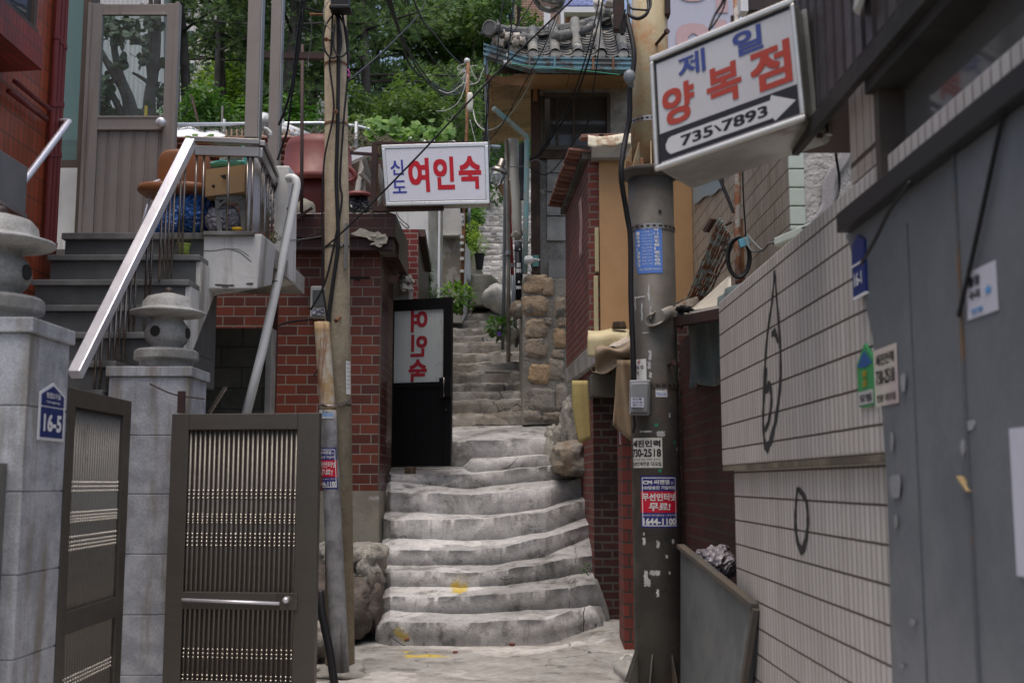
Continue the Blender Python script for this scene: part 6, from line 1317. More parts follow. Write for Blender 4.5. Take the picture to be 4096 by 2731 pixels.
# ---- leaning board and bag
lb = thing('metal_board', 'grey sheet metal board leaning against the tiled wall beside the pole', 'board', P(2850, 2731, 7.6))
q0, q1, q2, q3 = P(2722,2190,8.15), P(3022,2432,6.35), P(2965,2800,6.5), P(2722,2860,8.25)
thv = Vector((.05,.02,0))
part(lb, 'sheet', MB().hexa([q3, q2, q2+thv, q3+thv, q0, q1, q1+thv, q0+thv]), PM('zinc_sheet', (.155,.17,.175), (.12,.13,.135), grain=.05, bump=.1, rough=.45, stain=(.22,.16,.12), sscale=6, slo=.66, shi=.7, metal=.2))
part(lb, 'edge_frame', MB().beam(q0+Vector((0,0,.012)), q1+Vector((0,0,.012)), .055, .03).beam(q1, q2, .05, .035, up=(1,0,0)), PM('board_edge_grey', (.075,.075,.07), (.11,.09,.07)), bevel=.003)
solo('plastic_bag', 'clear crumpled plastic bag stuffed behind the metal board', 'bag', MB().ball(P(2862,2255,7.9), (.15,.12,.12), 18, ns=.3, seed=6, nf=2.5), bagmat('clear_bag_film', (.34,.31,.33), .12), smooth=True)
# ---- steel pole
sp = thing('steel_pole', 'thick dark steel utility pole, rusty and flanged in its upper half', 'utility pole', P(2640, 2760, 8.5))
sb, sm_, stp = P(2641,2735,8.5), P(2601,700,8.5), P(2597,-80,8.5)
M_SPL = PM('dark_steel_pole', (.092,.085,.075), (.06,.056,.05), scale=3, grain=.3, stain=(.12,.07,.035), sscale=1.6, slo=.52, shi=.66, samt=.5, bump=.25, rough=.58, metal=.1, spec=.35)
M_SPU = PM('rusty_ochre_pole', (.37,.31,.19), (.34,.15,.05), scale=2.2, lo=.44, hi=.60, grain=.25, stain=(.42,.42,.37), streak=True, slo=.5, shi=.66, bump=.5, bscale=60, rough=.7)
part(sp, 'lower_tube', MB().tube([sb, sm_], .184, 40, r2=.172), M_SPL, smooth=True)
part(sp, 'upper_tube', MB().tube([sm_, stp], .150, 40, r2=.136), M_SPU, smooth=True)
ax = (stp-sb).normalized()
part(sp, 'flange', MB().lathe([(.172,-.055),(.185,-.05),(.24,-.02),(.245,-.012),(.245,.006),(.235,.012),(.15,.012)], P(2602,695,8.5), 40, ax=ax), M_SPL, bevel=.002)
fc = P(2602,688,8.5)
for k in range(10):
    a = 2*PI*k/10+.2; d = Vector((math.cos(a), math.sin(a), 0))
    part(sp, 'gusset', MB().prism([fc+d*.15, fc+d*.235, fc+d*.15+Vector((0,0,.20))], Vector((-d.y,d.x,0))*.008), M_SPU)
    a += PI/10; d = Vector((math.cos(a), math.sin(a), 0))
    part(sp, 'flange_bolt', MB().lathe([(.014,-.03),(.014,.045),(.010,.055)], fc+d*.212, 8), M_RUST)
for k in range(8):
    a = 2*PI*k/8+.35; d = Vector((math.cos(a), math.sin(a), 0)); c = P(2640,2735,8.5)
    part(sp, 'base_fin', MB().prism([c+d*.17+Vector((0,0,.27)), c+d*.27, c+d*.17], Vector((-d.y,d.x,0))*.01), M_SPL)
def sax(z): return sb.lerp(sm_, (z-sb.z)/(sm_.z-sb.z)) if z < sm_.z else sm_.lerp(stp, (z-sm_.z)/(stp.z-sm_.z))
def srad(z): return lerp(.184, .172, (z-sb.z)/(sm_.z-sb.z)) if z < sm_.z else lerp(.150, .136, (z-sm_.z)/(stp.z-sm_.z))
def sfn(x, z, lift=.002):
    c, r = sax(z), srad(z)+lift; a = x/.18 + .14; return Vector((c.x + r*math.sin(a), c.y - r*math.cos(a), z))
for v in (470, 905, 1848-0):
    if v > 1500: v = 1542
    z = Zat(v, 8.5-.15); r = srad(z); 
    b = part(sp, 'perforated_band', MB().lathe([(r+.001,-.02),(r+.005,-.02),(r+.005,.02),(r+.001,.02)], sax(z), 40, ax=ax), M_STEELM if v < 1500 else M_SPL)
    m = MB()
    for k in range(-7, 8):
        a = k*.26; c = sax(z); m.obox(Vector((c.x+(r+.005)*math.sin(a), c.y-(r+.005)*math.cos(a), c.z)), (.012*math.cos(a), .012*math.sin(a), 0), (-.002*math.sin(a), .002*math.cos(a), 0), (0,0,.007))
    part(b, 'slots', m, PM_HOLE)
def bolt(u, v, du, dv_, L=.16):
    a = P(u, v, 8.5-.14); b_ = a + Vector((du, -L, dv_)); part(sp, 'step_bolt', MB().tube([a+Vector((0,.03,0)), b_], .012, 8).lathe([(.022,-.008),(.022,.01)], b_, 8, ax=b_-a), M_DKST)
bolt(2620, 180, .07, .04); bolt(2668, 1462, .03, .01, .12)
part(sp, 'bolt_hole', MB().lathe([(.014,0),(.014,.004)], sfn(.022, Zat(842,8.3), .0), 12, ax=(0,-1,0)), PM_HOLE)
part(sp, 'top_bracket', MB().front(2660, -60, 2682, 58, 8.38, .12), M_DKST, bevel=.01)
part(sp, 'hanging_bracket', MB().front(2455, -60, 2498, 120, 8.42, .08), M_DKST, bevel=.01)
# white scraps of torn paper on the pole
SCRAP = PM('scrap_white', (.55,.55,.54), (.36,.36,.35), scale=14); rnd = random.Random(21)
def patch(m, x, z, w, h, lift=.0015, jag=.5):
    n = 9; m.sheet(lambda s, q: sfn(x + (s-.5)*w*(1+.25*math.sin(q*19+x*90)) + .003*math.sin(q*40+z*9), z + (q-.5)*h*(1+.3*math.sin(s*15+z*70)), lift), 6, 5)
for (u, v, w, h) in ((2538,1210,.012,.09),(2552,1185,.10,.012),(2590,1170,.012,.12),(2596,1250,.014,.09),(2562,1245,.012,.12),(2575,1330,.05,.008),(2592,1420,.02,.07),(2588,1460,.022,.05),(2592,1500,.018,.04),(2640,2000,.012,.02),(2612,2175,.02,.05),(2672,2165,.02,.03),(2560,2165,.022,.05),(2645,2225,.014,.022),(2598,2290,.07,.035),(2565,2300,.03,.06),(2570,2330,.05,.05),(2608,2370,.018,.05),(2706,2278,.01,.014),(2655,2290,.012,.02),(2698,1795,.014,.022),(2560,2135,.014,.02),(2668,1660,.012,.03),(2570,1725,.09,.012),(2630,1735,.06,.04)):
    x = (u - 2628)/195*.36 *1.0; x = .18*math.asin(max(-.98, min(.98, (u-sax(Zat(v,8.32)).x/8.5*F*1.0-2048+0)/98.0)))-.14*.18
    m = MB(); patch(m, x, Zat(v, 8.33), w, h); part(sp, 'torn_paper_scrap', m, SCRAP)
m = MB()
for (x, v) in ((.11, 1767), (-.02, 1882), (-.04, 1700)): patch(m, x, Zat(v, 8.33), .022, .022)
part(sp, 'green_tape', m, FLAT('green_tape', (.02,.22,.13), .5))
def sx_of(u, v):  # arc position for pixel
    z = Zat(v, 8.34); c = sax(z); cx = 2048 + c.x/8.5*F
    return .18*(math.asin(max(-.99, min(.99, (u-cx)/ (srad(z)/8.5*F)))) - .14)
# blue telephone sticker
xa_, xb2 = sx_of(2545, 1000), sx_of(2647, 1000); za_, zb3 = Zat(1092, 8.33), Zat(898, 8.33)
t = thing('phone_sticker', 'blue telecom sticker reading 1544-3932 high on the steel pole', 'sticker', sfn((xa_+xb2)/2, za_))
part(t, 'paper', MB().sheet(lambda s, q: sfn(lerp(xa_ + (.025*(1-q/.2) if q < .2 else 0), xb2, s), lerp(za_, zb3, q), .002), 14, 10), S_BLUE)
W2, H2 = xb2-xa_, zb3-za_
f2 = lambda x, z: sfn(xa_+x, za_+z, .0035)
m = MB()
for i, chn in enumerate('1544-3932'):
    m.text(chn if chn != '-' else 'I', f2, W2*(.06+.003*i), H2*(.80-.082*i), W2*.13 if chn != '-' else W2*.03, H2*.066, .03)
for i, chn in enumerate('하나로telecom'):
    hh = .062; m.text(chn, f2, W2*(.70+.003*i), H2*(.86-.078*i), W2*(.19 if chn != 'l' else .05), H2*hh, .03)
for i, wd_ in enumerate(('평 면', '• 개통 •', '최고의 품질', '최강의 속도', '하나TV', '(고화질방송)', '하나전화', '(알뜰요금제)', '초고속인터넷', '결합할인서비스', '당일 설치', '24시간 상담')):
    m.text(wd_, f2, W2*.27, H2*(.90-.066*i), W2*.38, H2*.036, .0)
m.text('전신+하나폰+하나TV', f2, W2*.16, H2*.055, W2*.78, H2*.05, .01)
part(t, 'lettering', m, S_WHT)
# number tag
xa_, xb2 = sx_of(2540,1460), sx_of(2578,1460)
t = thing('number_tag', 'white pole number tag reading 26 G 75', 'sticker', sfn(xa_, Zat(1515,8.33)))
za_, zb3 = Zat(1518,8.33), Zat(1434,8.33)
part(t, 'paper', MB().sheet(lambda s, q: sfn(lerp(xa_,xb2,s), lerp(za_,zb3,q), .002), 6, 4), S_WHT)
f3 = lambda x, z: sfn(xa_+x, za_+z, .0032)
part(t, 'black_lettering', MB().text('26 G', f3, .0, .082, .075, .026, .02).text('75', f3, .0, .040, .034, .026, .02), S_BLK)
part(t, 'red_lettering', MB().text('회', f3, .022, .122, .024, .022, .01), S_RED)
# grey box
t = thing('grey_pole_box', 'light grey plastic breaker box strapped low on the steel pole', 'box', P(2556, 1662, 8.25))
def bxf(u, v, d=0): return P(u, v, 8.22-d)
GBX = FLAT('grey_abs', (.27,.28,.29), .35)
part(t, 'housing', MB().hexa([P(2516,1660,8.20),P(2598,1662,8.26),P(2600,1662,8.36),P(2518,1660,8.36),P(2518,1520,8.20),P(2602,1518,8.26),P(2604,1518,8.36),P(2520,1520,8.36)]), GBX, bevel=.012)
part(t, 'lid', MB().hexa([P(2522,1648,8.17),P(2590,1650,8.22),P(2590,1650,8.25),P(2522,1648,8.20),P(2524,1532,8.17),P(2594,1530,8.22),P(2594,1530,8.25),P(2524,1532,8.20)]), GBX, bevel=.008)
lfn = lambda x, z: P(2524,1628,8.165) + Vector((x, x*.12, z))
part(t, 'label', MB().prism([lfn(0,0), lfn(.095,0), lfn(.095,.07), lfn(0,.07)], (0,.002,0)), FLAT('lilac_label', (.5,.5,.6), .5))
lf2 = lambda x, z: lfn(x, z) + Vector((0,-.002,0))
part(t, 'lettering', MB().text('보안등', lf2, .01, .052, .07, .014, .01).text('02-2148', lf2, .012, .030, .07, .011, .01).text('종로구 5167', lf2, .012, .010, .07, .011, .01), S_BLK)
part(t, 'cord', MB().tube([P(2535,1662,8.28), P(2540,1700,8.28), P(2532,1730,8.3)], .008, 6), M_BLKC)
# small white sticker right of box
def small_sticker(name, label, u0, v0, u1, v1, lines, bg, fgs, lift=.002):
    xa, xb, za, zb = sx_of(u0,(v0+v1)/2), sx_of(u1,(v0+v1)/2), Zat(v1,8.33), Zat(v0,8.33)
    t = thing(name, label, 'sticker', sfn((xa+xb)/2, za))
    part(t, 'paper', MB().sheet(lambda s, q: sfn(lerp(xa,xb,s), lerp(za,zb,q), lift), 12, 4), bg)
    g = lambda x, z: sfn(xa+x, za+z, lift+.0015); W, Hh = xb-xa, zb-za
    for nm, mt_2, ls in lines:
        m = MB()
        for (txt, x, y, w, h, bo) in ls: m.text(txt, g, x*W, y*Hh, w*W, h*Hh, bo)
        part(t, nm, m, mt_2)
small_sticker('small_sticker', 'little white and blue sticker right of the grey box', 2612, 1545, 2658, 1588, [('lettering', S_BLK, [('종로설비',.06,.62,.85,.3,.01)]), ('blue_lettering', S_BLUE, [('733-24',.06,.12,.85,.3,.01)])], S_WHT, None)
small_sticker('job_sticker', 'white job agency sticker with black lettering on the pole', 2529, 1750, 2634, 1870, [('lettering', S_BLK, [('세진인력',-.0,.69,.95,.23,.035),('730-2518',.0,.36,.96,.27,.03),('일당 당일 지급 사대문 로터리',.04,.24,.9,.07,.0),('일반인력전문 대모집',.02,.06,.94,.14,.015)])], PM('cream_paper', (.60,.59,.54), (.56,.55,.5), grain=.04, bump=.02), None)
xa_, xb2 = sx_of(2552,2000), sx_of(2690,2000)
wifi_sticker(lambda x, z, l=0: sfn(x, z, .002+l), xb2-xa_, Zat(1902,8.33)-Zat(2110,8.33), 'blue and red wireless internet advert reading 1644-1100 on the steel pole', xa_, Zat(2110,8.33), .03)
# black cable down the pole, with cap
cable('thick black cable running down the left of the steel pole', [P(2505,60,8.45), P(2535,200,8.33), P(2530,300,8.3), P(2520,340,8.28), P(2518,470,8.28), P(2505,540,8.28), P(2488,640,8.22), P(2486,720,8.22), P(2508,860,8.3), P(2522,960,8.32), P(2524,1200,8.32), P(2534,1440,8.31), P(2536,1520,8.31)], .020, M_BLKC)
part(sp, 'entry_cap', MB().ball(P(2518,308,8.2), (.045,.04,.055), 10).tube([P(2520,315,8.25), P(2524,350,8.28)], .024, 10), FLAT('grey_cap', (.2,.22,.24), .4), smooth=True)
cable('black cable loop hanging at the top of the steel pole', [P(2515,20,8.3), P(2518,60,8.2), P(2555,75,8.15), P(2590,50,8.15), P(2592,0,8.2), P(2580,-40,8.2)], .014, M_BLKC)
cable('second black loop at the top left of the steel pole', [P(2500,40,8.3), P(2486,90,8.3), P(2484,130,8.3), P(2492,138,8.3), P(2500,110,8.3), P(2503,60,8.3)], .010, M_BLKC)
cable('thin black loop around the steel pole top', [P(2505,-20,8.3), P(2520,30,8.2), P(2560,40,8.15), P(2600,35,8.15), P(2602,-20,8.2)], .008, M_BLKC)
# ================================================================== NEAR RIGHT: tiled shop wall, tailor sign, metal shutters
XE = 1.30
te = thing('tiled_shop_wall', 'beige vertical tiled wall with black spray marks at the right', 'wall', (1.4, 5.6, 0))
def yE(u): return PX(u, 1930, XE).y
yf, yn = yE(2890), PX(3535, 1800, XE).y
ztop = PX(2885, 1198, XE).z; zmid = PX(2905, 1862, XE).z; 
zjoin = ztop + .0
yj = PX(3400, 790, XE).y
# upper projecting tiled panel
part(te, 'upper_panel', MB().hexa([(XE,0.4,zmid),(XE+.3,0.4,zmid),(XE+.3,yf,zmid),(XE,yf,zmid),(XE,0.4,ztop),(XE+.3,0.4,ztop),(XE+.3,yf,ztop),(XE,yf,ztop)]), M_TILE, bevel=.012)
part(te, 'panel_soffit', MB().box(XE+.004, XE+.05, 0.4, yf-.004, zmid-.03, zmid-.001), PM('soffit_brown', (.22,.19,.14), (.10,.085,.065), grain=.2))  # mottled dark brown strip under the projecting panel
part(te, 'lower_wall', MB().box(XE+.05, XE+.3, 0.4, yf-.12, -.05, zmid-.03), M_TILE)
yk = PX(3405, 700, XE).y; yk2 = PX(3535, 700, XE).y
part(te, 'upper_pier', MB().box(XE, XE+.3, yk2, yk, ztop+.001, PX(3370,-80,XE).z+.3), tile_mat('big_pink_tile', (.40,.36,.335), (.34,.305,.28), .085, .30))
m = MB()
def spray(pts, w, x=XE-.002):
    P3 = [PX(u, v, x) for u, v in pts]; P3 = smooth_path(P3, 5); vs = []
    for i, p in enumerate(P3):
        ww = w*(.55+.45*math.sin(PI*i/(len(P3)-1)))*(1+.2*math.sin(i*1.7)); d = (P3[min(i+1,len(P3)-1)]-P3[max(i-1,0)]).normalized(); s_ = Vector((0,-d.z,d.y))*ww
        vs += [p+s_, p-s_]
    m.add(vs, [(2*i,2*i+1,2*i+3,2*i+2) for i in range(len(P3)-1)])
spray([(3098,1080),(3088,1200),(3070,1330),(3058,1480),(3054,1600),(3052,1680),(3058,1770),(3072,1785),(3098,1700),(3118,1560),(3122,1440),(3115,1300),(3105,1180),(3100,1100)], .026)
spray([(3085,1340),(3100,1330),(3112,1370)], .022); spray([(3066,1470),(3062,1560),(3078,1540),(3085,1600),(3075,1680),(3060,1720)], .026)
spray([(3190,1950),(3183,2010),(3180,2080),(3186,2150),(3205,2200),(3222,2160),(3230,2090),(3225,2010),(3205,1970),(3190,1955)], .023, XE+.047)
part(te, 'spray_marks', m, FLAT('black_spray', (.035,.033,.035), .6))
m = MB()
for k in range(16):
    y = 4.9-.12*k; m.box(XE-.02, XE, y-.05, y+.05, PX(3400,330,XE).z, 5.2).box(XE-.05, XE-.02, y-.035, y+.035, PX(3400,330,XE).z, 5.2)
part(te, 'ribbed_siding', MB().box(XE, XE+.3, 0.4, 5.1, PX(3400,350,XE).z-.0, 5.2), M_DKST)
part(te, 'siding_ribs', m, PM('dull_purple_siding', (.085,.08,.09), (.065,.055,.06), grain=.1, rough=.5))
# emblem plates
t = thing('green_emblem', 'green pointed plaque with a blue arrowhead on the tile edge', 'sign', PX(3460,1640,XE-.01))
def plq(u0, v0, u1, v1, x): 
    a = PX(u0, (v0+v1)/2, x); b = PX(u1, (v0+v1)/2, x); z0 = PX((u0+u1)/2, v1, x).z; z1 = PX((u0+u1)/2, v0, x).z
    return lambda s, q, d=0: Vector((x-d, lerp(a.y, b.y, s), lerp(z0, z1, q)))
g = plq(3428, 1370, 3496, 1630, XE-.012)
part(t, 'plate', MB().prism([g(0,.03), g(.5,0), g(1,.03), g(1,.72), g(.5,1), g(0,.72)], (.012,0,0)), FLAT('plaque_green', (.05,.27,.10), .35), bevel=.003)
part(t, 'blue_arrow', MB().prism([g(.05,.66,.002), g(.5,.62,.002), g(.95,.66,.002), g(.5,.88,.002)], (.001,0,0)), FLAT('plaque_blue', (.03,.10,.28), .35))
part(t, 'pale_field', MB().prism([g(.06,.05,.002), g(.94,.05,.002), g(.94,.26,.002), g(.06,.26,.002)], (.001,0,0)), FLAT('plaque_grey', (.42,.42,.42), .4))
part(t, 'orange_lettering', MB().text('종', lambda x, z: g(x,z,.0035), .35, .47, .3, .10, .02).text('로', lambda x, z: g(x,z,.0035), .35, .33, .3, .10, .02), FLAT('plaque_gold', (.42,.28,.03), .4))
part(t, 'lettering', MB().text('모범', lambda x, z: g(x,z,.0035), .15, .09, .7, .12, .02), S_BLK)
t = thing('job_sticker', 'faded cream job agency sticker straddling tile and grey shutter', 'sticker', PX(3545,1600,XE-.03))
g2 = plq(3497, 1385, 3590, 1620, XE-.030)
sk = lambda s, q, d=0: g2(s, q, d) + Vector((0,0,.0)) + Vector((0,0,.05*(s-.5)*0))
part(t, 'paper', MB().prism([sk(0,0), sk(1,0), sk(1,1), sk(0,1)], (.002,0,0)), PM('yellowed_paper', (.50,.48,.40), (.44,.36,.36), grain=.05, bump=.02))
part(t, 'lettering', MB().text('세진인력', lambda x, z: sk(x,z,.002), .1, .70, .8, .2, .02).text('730-2518', lambda x, z: sk(x,z,.002), .1, .37, .8, .25, .02).text('전문 대모집', lambda x, z: sk(x,z,.002), .1, .07, .8, .13, .02), S_BLK)
t = thing('navy_plate', 'narrow navy house number plate seen almost edge-on at the shutter corner', 'sign', PX(3430,1170,XE-.02))
g3 = plq(3408, 935, 3458, 1180, XE-.035)
part(t, 'plate', MB().prism([g3(0,0), g3(1,0), g3(1,.85), g3(.5,1), g3(0,.85)], (.012,0,0)), NAVY)
part(t, 'white_rim', MB().prism([g3(0,-.04), g3(1,-.04), g3(1,.0), g3(0,.0)], (.012,0,0)).prism([g3(0,.5,.002), g3(1,.5,.002), g3(1,.53,.002), g3(0,.53,.002)], (.001,0,0)), WHI)
part(t, 'lettering', MB().text('16-1', lambda x, z: g3(x,z,.003), .2, .15, .6, .22, .02), WHI)
# ---- shop front of grey sheets
sf_ = thing('metal_shop_front', 'grey sheet metal shop front with a dark window recess above', 'shop front', (1.4, 3.4, 0))
M_SHT = PM('grey_blue_sheet', (.19,.205,.225), (.145,.16,.175), scale=1.6, lo=.38, hi=.62, grain=.14, bump=.5, bd=.012, bscale=5, rough=.45, stain=(.27,.285,.31), sscale=1.2, slo=.6, shi=.78, samt=.5, streak=True, metal=.25)
XS = XE-.025
edge = [(3382,940),(3438,1100),(3489,1346),(3527,1640),(3546,1900),(3562,2432),(3569,2760)]
pts = [PX(u, v, XS) for u, v in edge]
zst = PX(3870, 640, XS).z
yS = PX(3870, 1500, XS).y
ztl = PX(3400, 935, XS).z
m = MB().prism([Vector((XS, p.y, p.z)) for p in pts[::-1]] [::-1] + [Vector((XS,yS,-.05)), Vector((XS,yS,ztl+.0))], (.02,0,0))
part(sf_, 'first_sheet', m, M_SHT)
part(sf_, 'second_sheet', MB().box(XS-.006, XS+.02, 0.4, yS-.002, -.05, ztl), M_SHT, bevel=.002)
part(sf_, 'seam_strip', MB().box(XS-.012, XS+.0, yS-.006, yS+.012, -.05, ztl), PM('seam_grey', (.10,.11,.12), (.16,.10,.06), lo=.55, hi=.65))
yTL = PX(3400, 900, XS).y
part(sf_, 'flashing_bar', MB().box(XS-.05, XS+.03, 0.4, yTL, ztl+.001, ztl+.075), FLAT('black_flashing', (.02,.02,.022), .45), bevel=.004)
part(sf_, 'window_recess', MB().box(XS+.12, XS+.16, 0.4, yk2, ztl+.076, 4.2), FLAT('shop_interior_shade', (.012,.011,.011), .6))  # near-black panel standing in for the unlit shop interior
part(sf_, 'window_jamb', MB().box(XS+.0, XS+.12, yk2-.05, yk2, ztl+.076, 4.2), PM('brown_jamb_near', (.09,.075,.065), (.06,.05,.045)))
ga_ = part(sf_, 'glass', MB().box(XS+.09, XS+.095, 0.4, yk2-.052, ztl+.076, 3.05), GLASS('shop_glass', (.6,.6,.6), .06, .5))
part(sf_, 'head_beam', MB().box(XS-.03, XS+.12, 0.4, yk2, PX(3540,330,XS).z, PX(3540,330,XS).z+.16).box(XS-.06, XS-.031, 0.4, 4.8, PX(3540,330,XS).z+.05, PX(3540,330,XS).z+.12), PM('dark_head_beam', (.035,.032,.03), (.02,.02,.02)))
part(sf_, 'fold_line', MB().box(XS-.004, XS-.001, yS+.42, yS+.426, -.05, ztl-.1), FLAT('fold_shadow', (.12,.13,.14), .5))
part(sf_, 'tan_tape', MB().beam(PX(3838,1905,XS-.012), PX(3880,1965,XS-.012), .004, .02, up=(1,0,0)), FLAT('tan_tape', (.35,.25,.12), .6))
cable('black cable slanting down across the grey shutters', [PX(4040,330,XS-.02), PX(3960,700,XS-.02), PX(3900,980,XS-.02), PX(3850,1200,XS-.02), PX(3835,1265,XS-.02)], .007, M_BLKC)
cable('second black cable from the window corner down the tile edge', [PX(3640,730,XS-.06), PX(3560,840,XS-.06), PX(3500,960,XS-.05), PX(3445,1055,XS-.03)], .007, M_BLKC)
t = thing('torn_poster', 'small white poster with black and blue print on the grey shutter', 'poster', PX(3930,1270,XS-.01))
g4 = plq(3865, 1065, 3988, 1262, XS-.010)
part(t, 'paper', MB().prism([g4(0,0), g4(1,0), g4(1,1), g4(0,1)], (.002,0,0)), FLAT('poster_white', (.50,.50,.56), .5))
part(t, 'lettering', MB().text('출장', lambda x, z: g4(x,z,.002), .1, .65, .4, .22, .03).text('수리', lambda x, z: g4(x,z,.002), .12, .38, .35, .2, .03), S_BLK)
part(t, 'blue_lettering', MB().text('전화', lambda x, z: g4(x,z,.002), .15, .08, .4, .12, .02).text('★', lambda x, z: g4(x,z,.002), .62, .38, .25, .2, .02), FLAT('poster_blue', (.08,.3,.6), .5))
PASTE = PM('paste_white', (.30,.31,.33), (.22,.23,.24))
for (u, v, du, dv_) in ((3883,1700,18,22),(3582,1945,22,50),(3568,1765,7,34),(3613,1530,10,40),(3852,1790,11,30),(3650,2488,10,12),(3605,2662,9,10),(3584,2085,6,24)):
    m = MB()
    c = PX(u, v, XS-.008); a = du*c.y*c.y/(F*XS); b_ = dv_*c.y/F
    m.prism([c+Vector((0,a*math.cos(t_)*(1+.15*math.sin(3*t_+u)),b_*math.sin(t_)*(1+.15*math.cos(4*t_+v)))) for t_ in [2*PI*k/18 for k in range(18)]], (-.0015,0,0))
    part(sf_, 'paste_scrap', m, PASTE)
solo('paper_sheet', 'white paper edge at the far right margin of the shutter', 'poster', MB().box(XS-.012, XS-.008, 2.3, PX(4070,2000,XS).y, PX(4080,2300,XS).z, PX(4070,1712,XS).z), FLAT('paper_violet_white', (.55,.55,.62), .5))
# lamp arm at the top
solo('lamp_shade', 'blurred pale edge of a lamp shade under the dark siding', 'lamp', MB().hexa([PX(3412,45,XE-.15), PX(3440,65,XE-.12), PX(3440,65,XE-.05), PX(3412,45,XE-.08), PX(3425,-60,XE-.15), PX(3475,-60,XE-.12), PX(3475,-60,XE-.05), PX(3425,-60,XE-.08)]), M_WHTP, bevel=.005)
# ---- tailor sign
ts = thing('tailor_sign', 'large tilted lightbox sign with blue and red letters, arrow and phone number', 'sign', P(2900, 700, 4.6))
TL, TR, BR_, BL = P(2600,236,4.78), P(3178,-4,4.45), P(3226,476,4.45), P(2622,684,4.78)
fd = ((TR-TL).normalized()); nrm_ = fd.cross(Vector((0,0,1))).normalized()
if nrm_.y > 0: nrm_ = -nrm_
dpt = .40
bkv = -nrm_*dpt
def tf_(s, q, d=0): return BL.lerp(BR_, s).lerp(TL.lerp(TR, s), q) + nrm_*d
SGM = PM('dull_cream_aluminium', (.33,.32,.285), (.23,.22,.195), scale=2.5, grain=.06, bump=.1, rough=.38, stain=(.2,.15,.09), streak=True, slo=.58, metal=.4)
part(ts, 'case', MB().hexa([tf_(0,0), tf_(1,0), tf_(1,0)+bkv, tf_(0,0)+bkv, tf_(0,1), tf_(1,1), tf_(1,1)+bkv, tf_(0,1)+bkv]), SGM, bevel=.03)
m = MB()
for (s0,s1,q0,q1) in ((0,1,.955,1.01),(0,1,-.01,.035),(0,.03,.03,.96),(.97,1.0,.03,.96)):
    m.hexa([tf_(s0,q0,.016),tf_(s1,q0,.016),tf_(s1,q0,-.01),tf_(s0,q0,-.01),tf_(s0,q1,.016),tf_(s1,q1,.016),tf_(s1,q1,-.01),tf_(s0,q1,-.01)])
part(ts, 'trim', m, M_STEELM if False else METAL('worn_bright_trim', (.62,.60,.56), .32, .7, (3,3,20), .2, dirt=(.3,.26,.2), dlo=.6), bevel=.007)
part(ts, 'face', MB().hexa([tf_(.03,.035,.004),tf_(.97,.035,.004),tf_(.97,.035,0),tf_(.03,.035,0),tf_(.03,.955,.004),tf_(.97,.955,.004),tf_(.97,.955,0),tf_(.03,.955,0)]), PM('milky_acrylic', (.56,.56,.59), (.52,.51,.52), grain=.03, bump=.0, rough=.3, stain=(.4,.36,.3), streak=True, sscale=.6, slo=.6, shi=.8, samt=.5))
part(ts, 'dark_edge_strips', MB().hexa([tf_(.035,.925,.006),tf_(.965,.925,.006),tf_(.965,.925,.004),tf_(.035,.925,.004),tf_(.035,.955,.006),tf_(.965,.955,.006),tf_(.965,.955,.004),tf_(.035,.955,.004)]).hexa([tf_(.032,.04,.006),tf_(.045,.04,.006),tf_(.045,.04,.004),tf_(.032,.04,.004),tf_(.032,.95,.006),tf_(.045,.95,.006),tf_(.045,.95,.004),tf_(.032,.95,.004)]), M_BLKC)  # black strips along the top and left of the face
T2 = FLAT('tailor_red', (.42,.055,.035), .4); T1 = FLAT('tailor_blue', (.05,.075,.27), .4)
tl = lambda x, y: tf_(x, y, .0075)
part(ts, 'black_band', MB().hexa([tf_(.045,.055,.006),tf_(.965,.055,.006),tf_(.965,.055,.005),tf_(.045,.055,.005),tf_(.045,.30,.006),tf_(.965,.30,.006),tf_(.965,.30,.005),tf_(.045,.30,.005)]), S_BLK)
arrow = [(.10,.115),(.115,.095),(.80,.095),(.81,.065),(.95,.175),(.80,.285),(.79,.245),(.13,.245),(.105,.235),(.085,.19),(.085,.15)]
part(ts, 'white_arrow', MB().prism([tf_(x,y,.0062) for x,y in arrow], nrm_*.001), FLAT('arrow_white', (.6,.6,.61), .4))
m = MB().text('735', tl, .19, .125, .22, .095, .03).text('7893', tl, .47, .125, .30, .095, .03).prism([tl(.415,.205), tl(.43,.205), tl(.47,.14), tl(.45,.14)], nrm_*.0005)
part(ts, 'phone_number', m, S_BLK)
part(ts, 'blue_lettering', MB().text('제', tl, .20, .70, .19, .20, .02, shear=.0).text('일', tl, .58, .70, .20, .21, .025), T1)
part(ts, 'red_lettering', MB().text('양', tl, .075, .335, .225, .34, .032).text('복', tl, .385, .36, .235, .33, .03).text('점', tl, .68, .34, .265, .36, .028), T2)
sd0 = tf_(1,0); 
part(ts, 'side_ribs', MB().beam(tf_(1,.02)+bkv*.3+fd*.008, tf_(1,.98)+bkv*.3+fd*.008, .035, .02, up=fd).beam(tf_(1,.02)+bkv*.75+fd*.008, tf_(1,.98)+bkv*.75+fd*.008, .04, .025, up=fd), SGM)
m = MB().tube([tf_(1.0,-.03)+bkv*.5, Vector((XE,4.75,Zat(500,4.6)))], .012, 8).tube([tf_(.5,1.0)+bkv*.4, tf_(.5,1.0)+bkv*.4+Vector((0,0,.12))], .008, 6)
part(ts, 'bracket', m, M_DKST)
part(ts, 'rusty_stub', MB().beam(tf_(.42,1.0)+bkv*.5, tf_(.40,1.0)+bkv*.5+Vector((0,0,.09)), .018, .02), M_RUST)
part(ts, 'side_cord', MB().tube(smooth_path([tf_(1.01,1.0)+bkv*.45, tf_(1.02,.9)+bkv*.5, tf_(1.02,.5)+bkv*.55, tf_(1.03,.0)+bkv*.6], 5), .005, 6), M_BLKC)
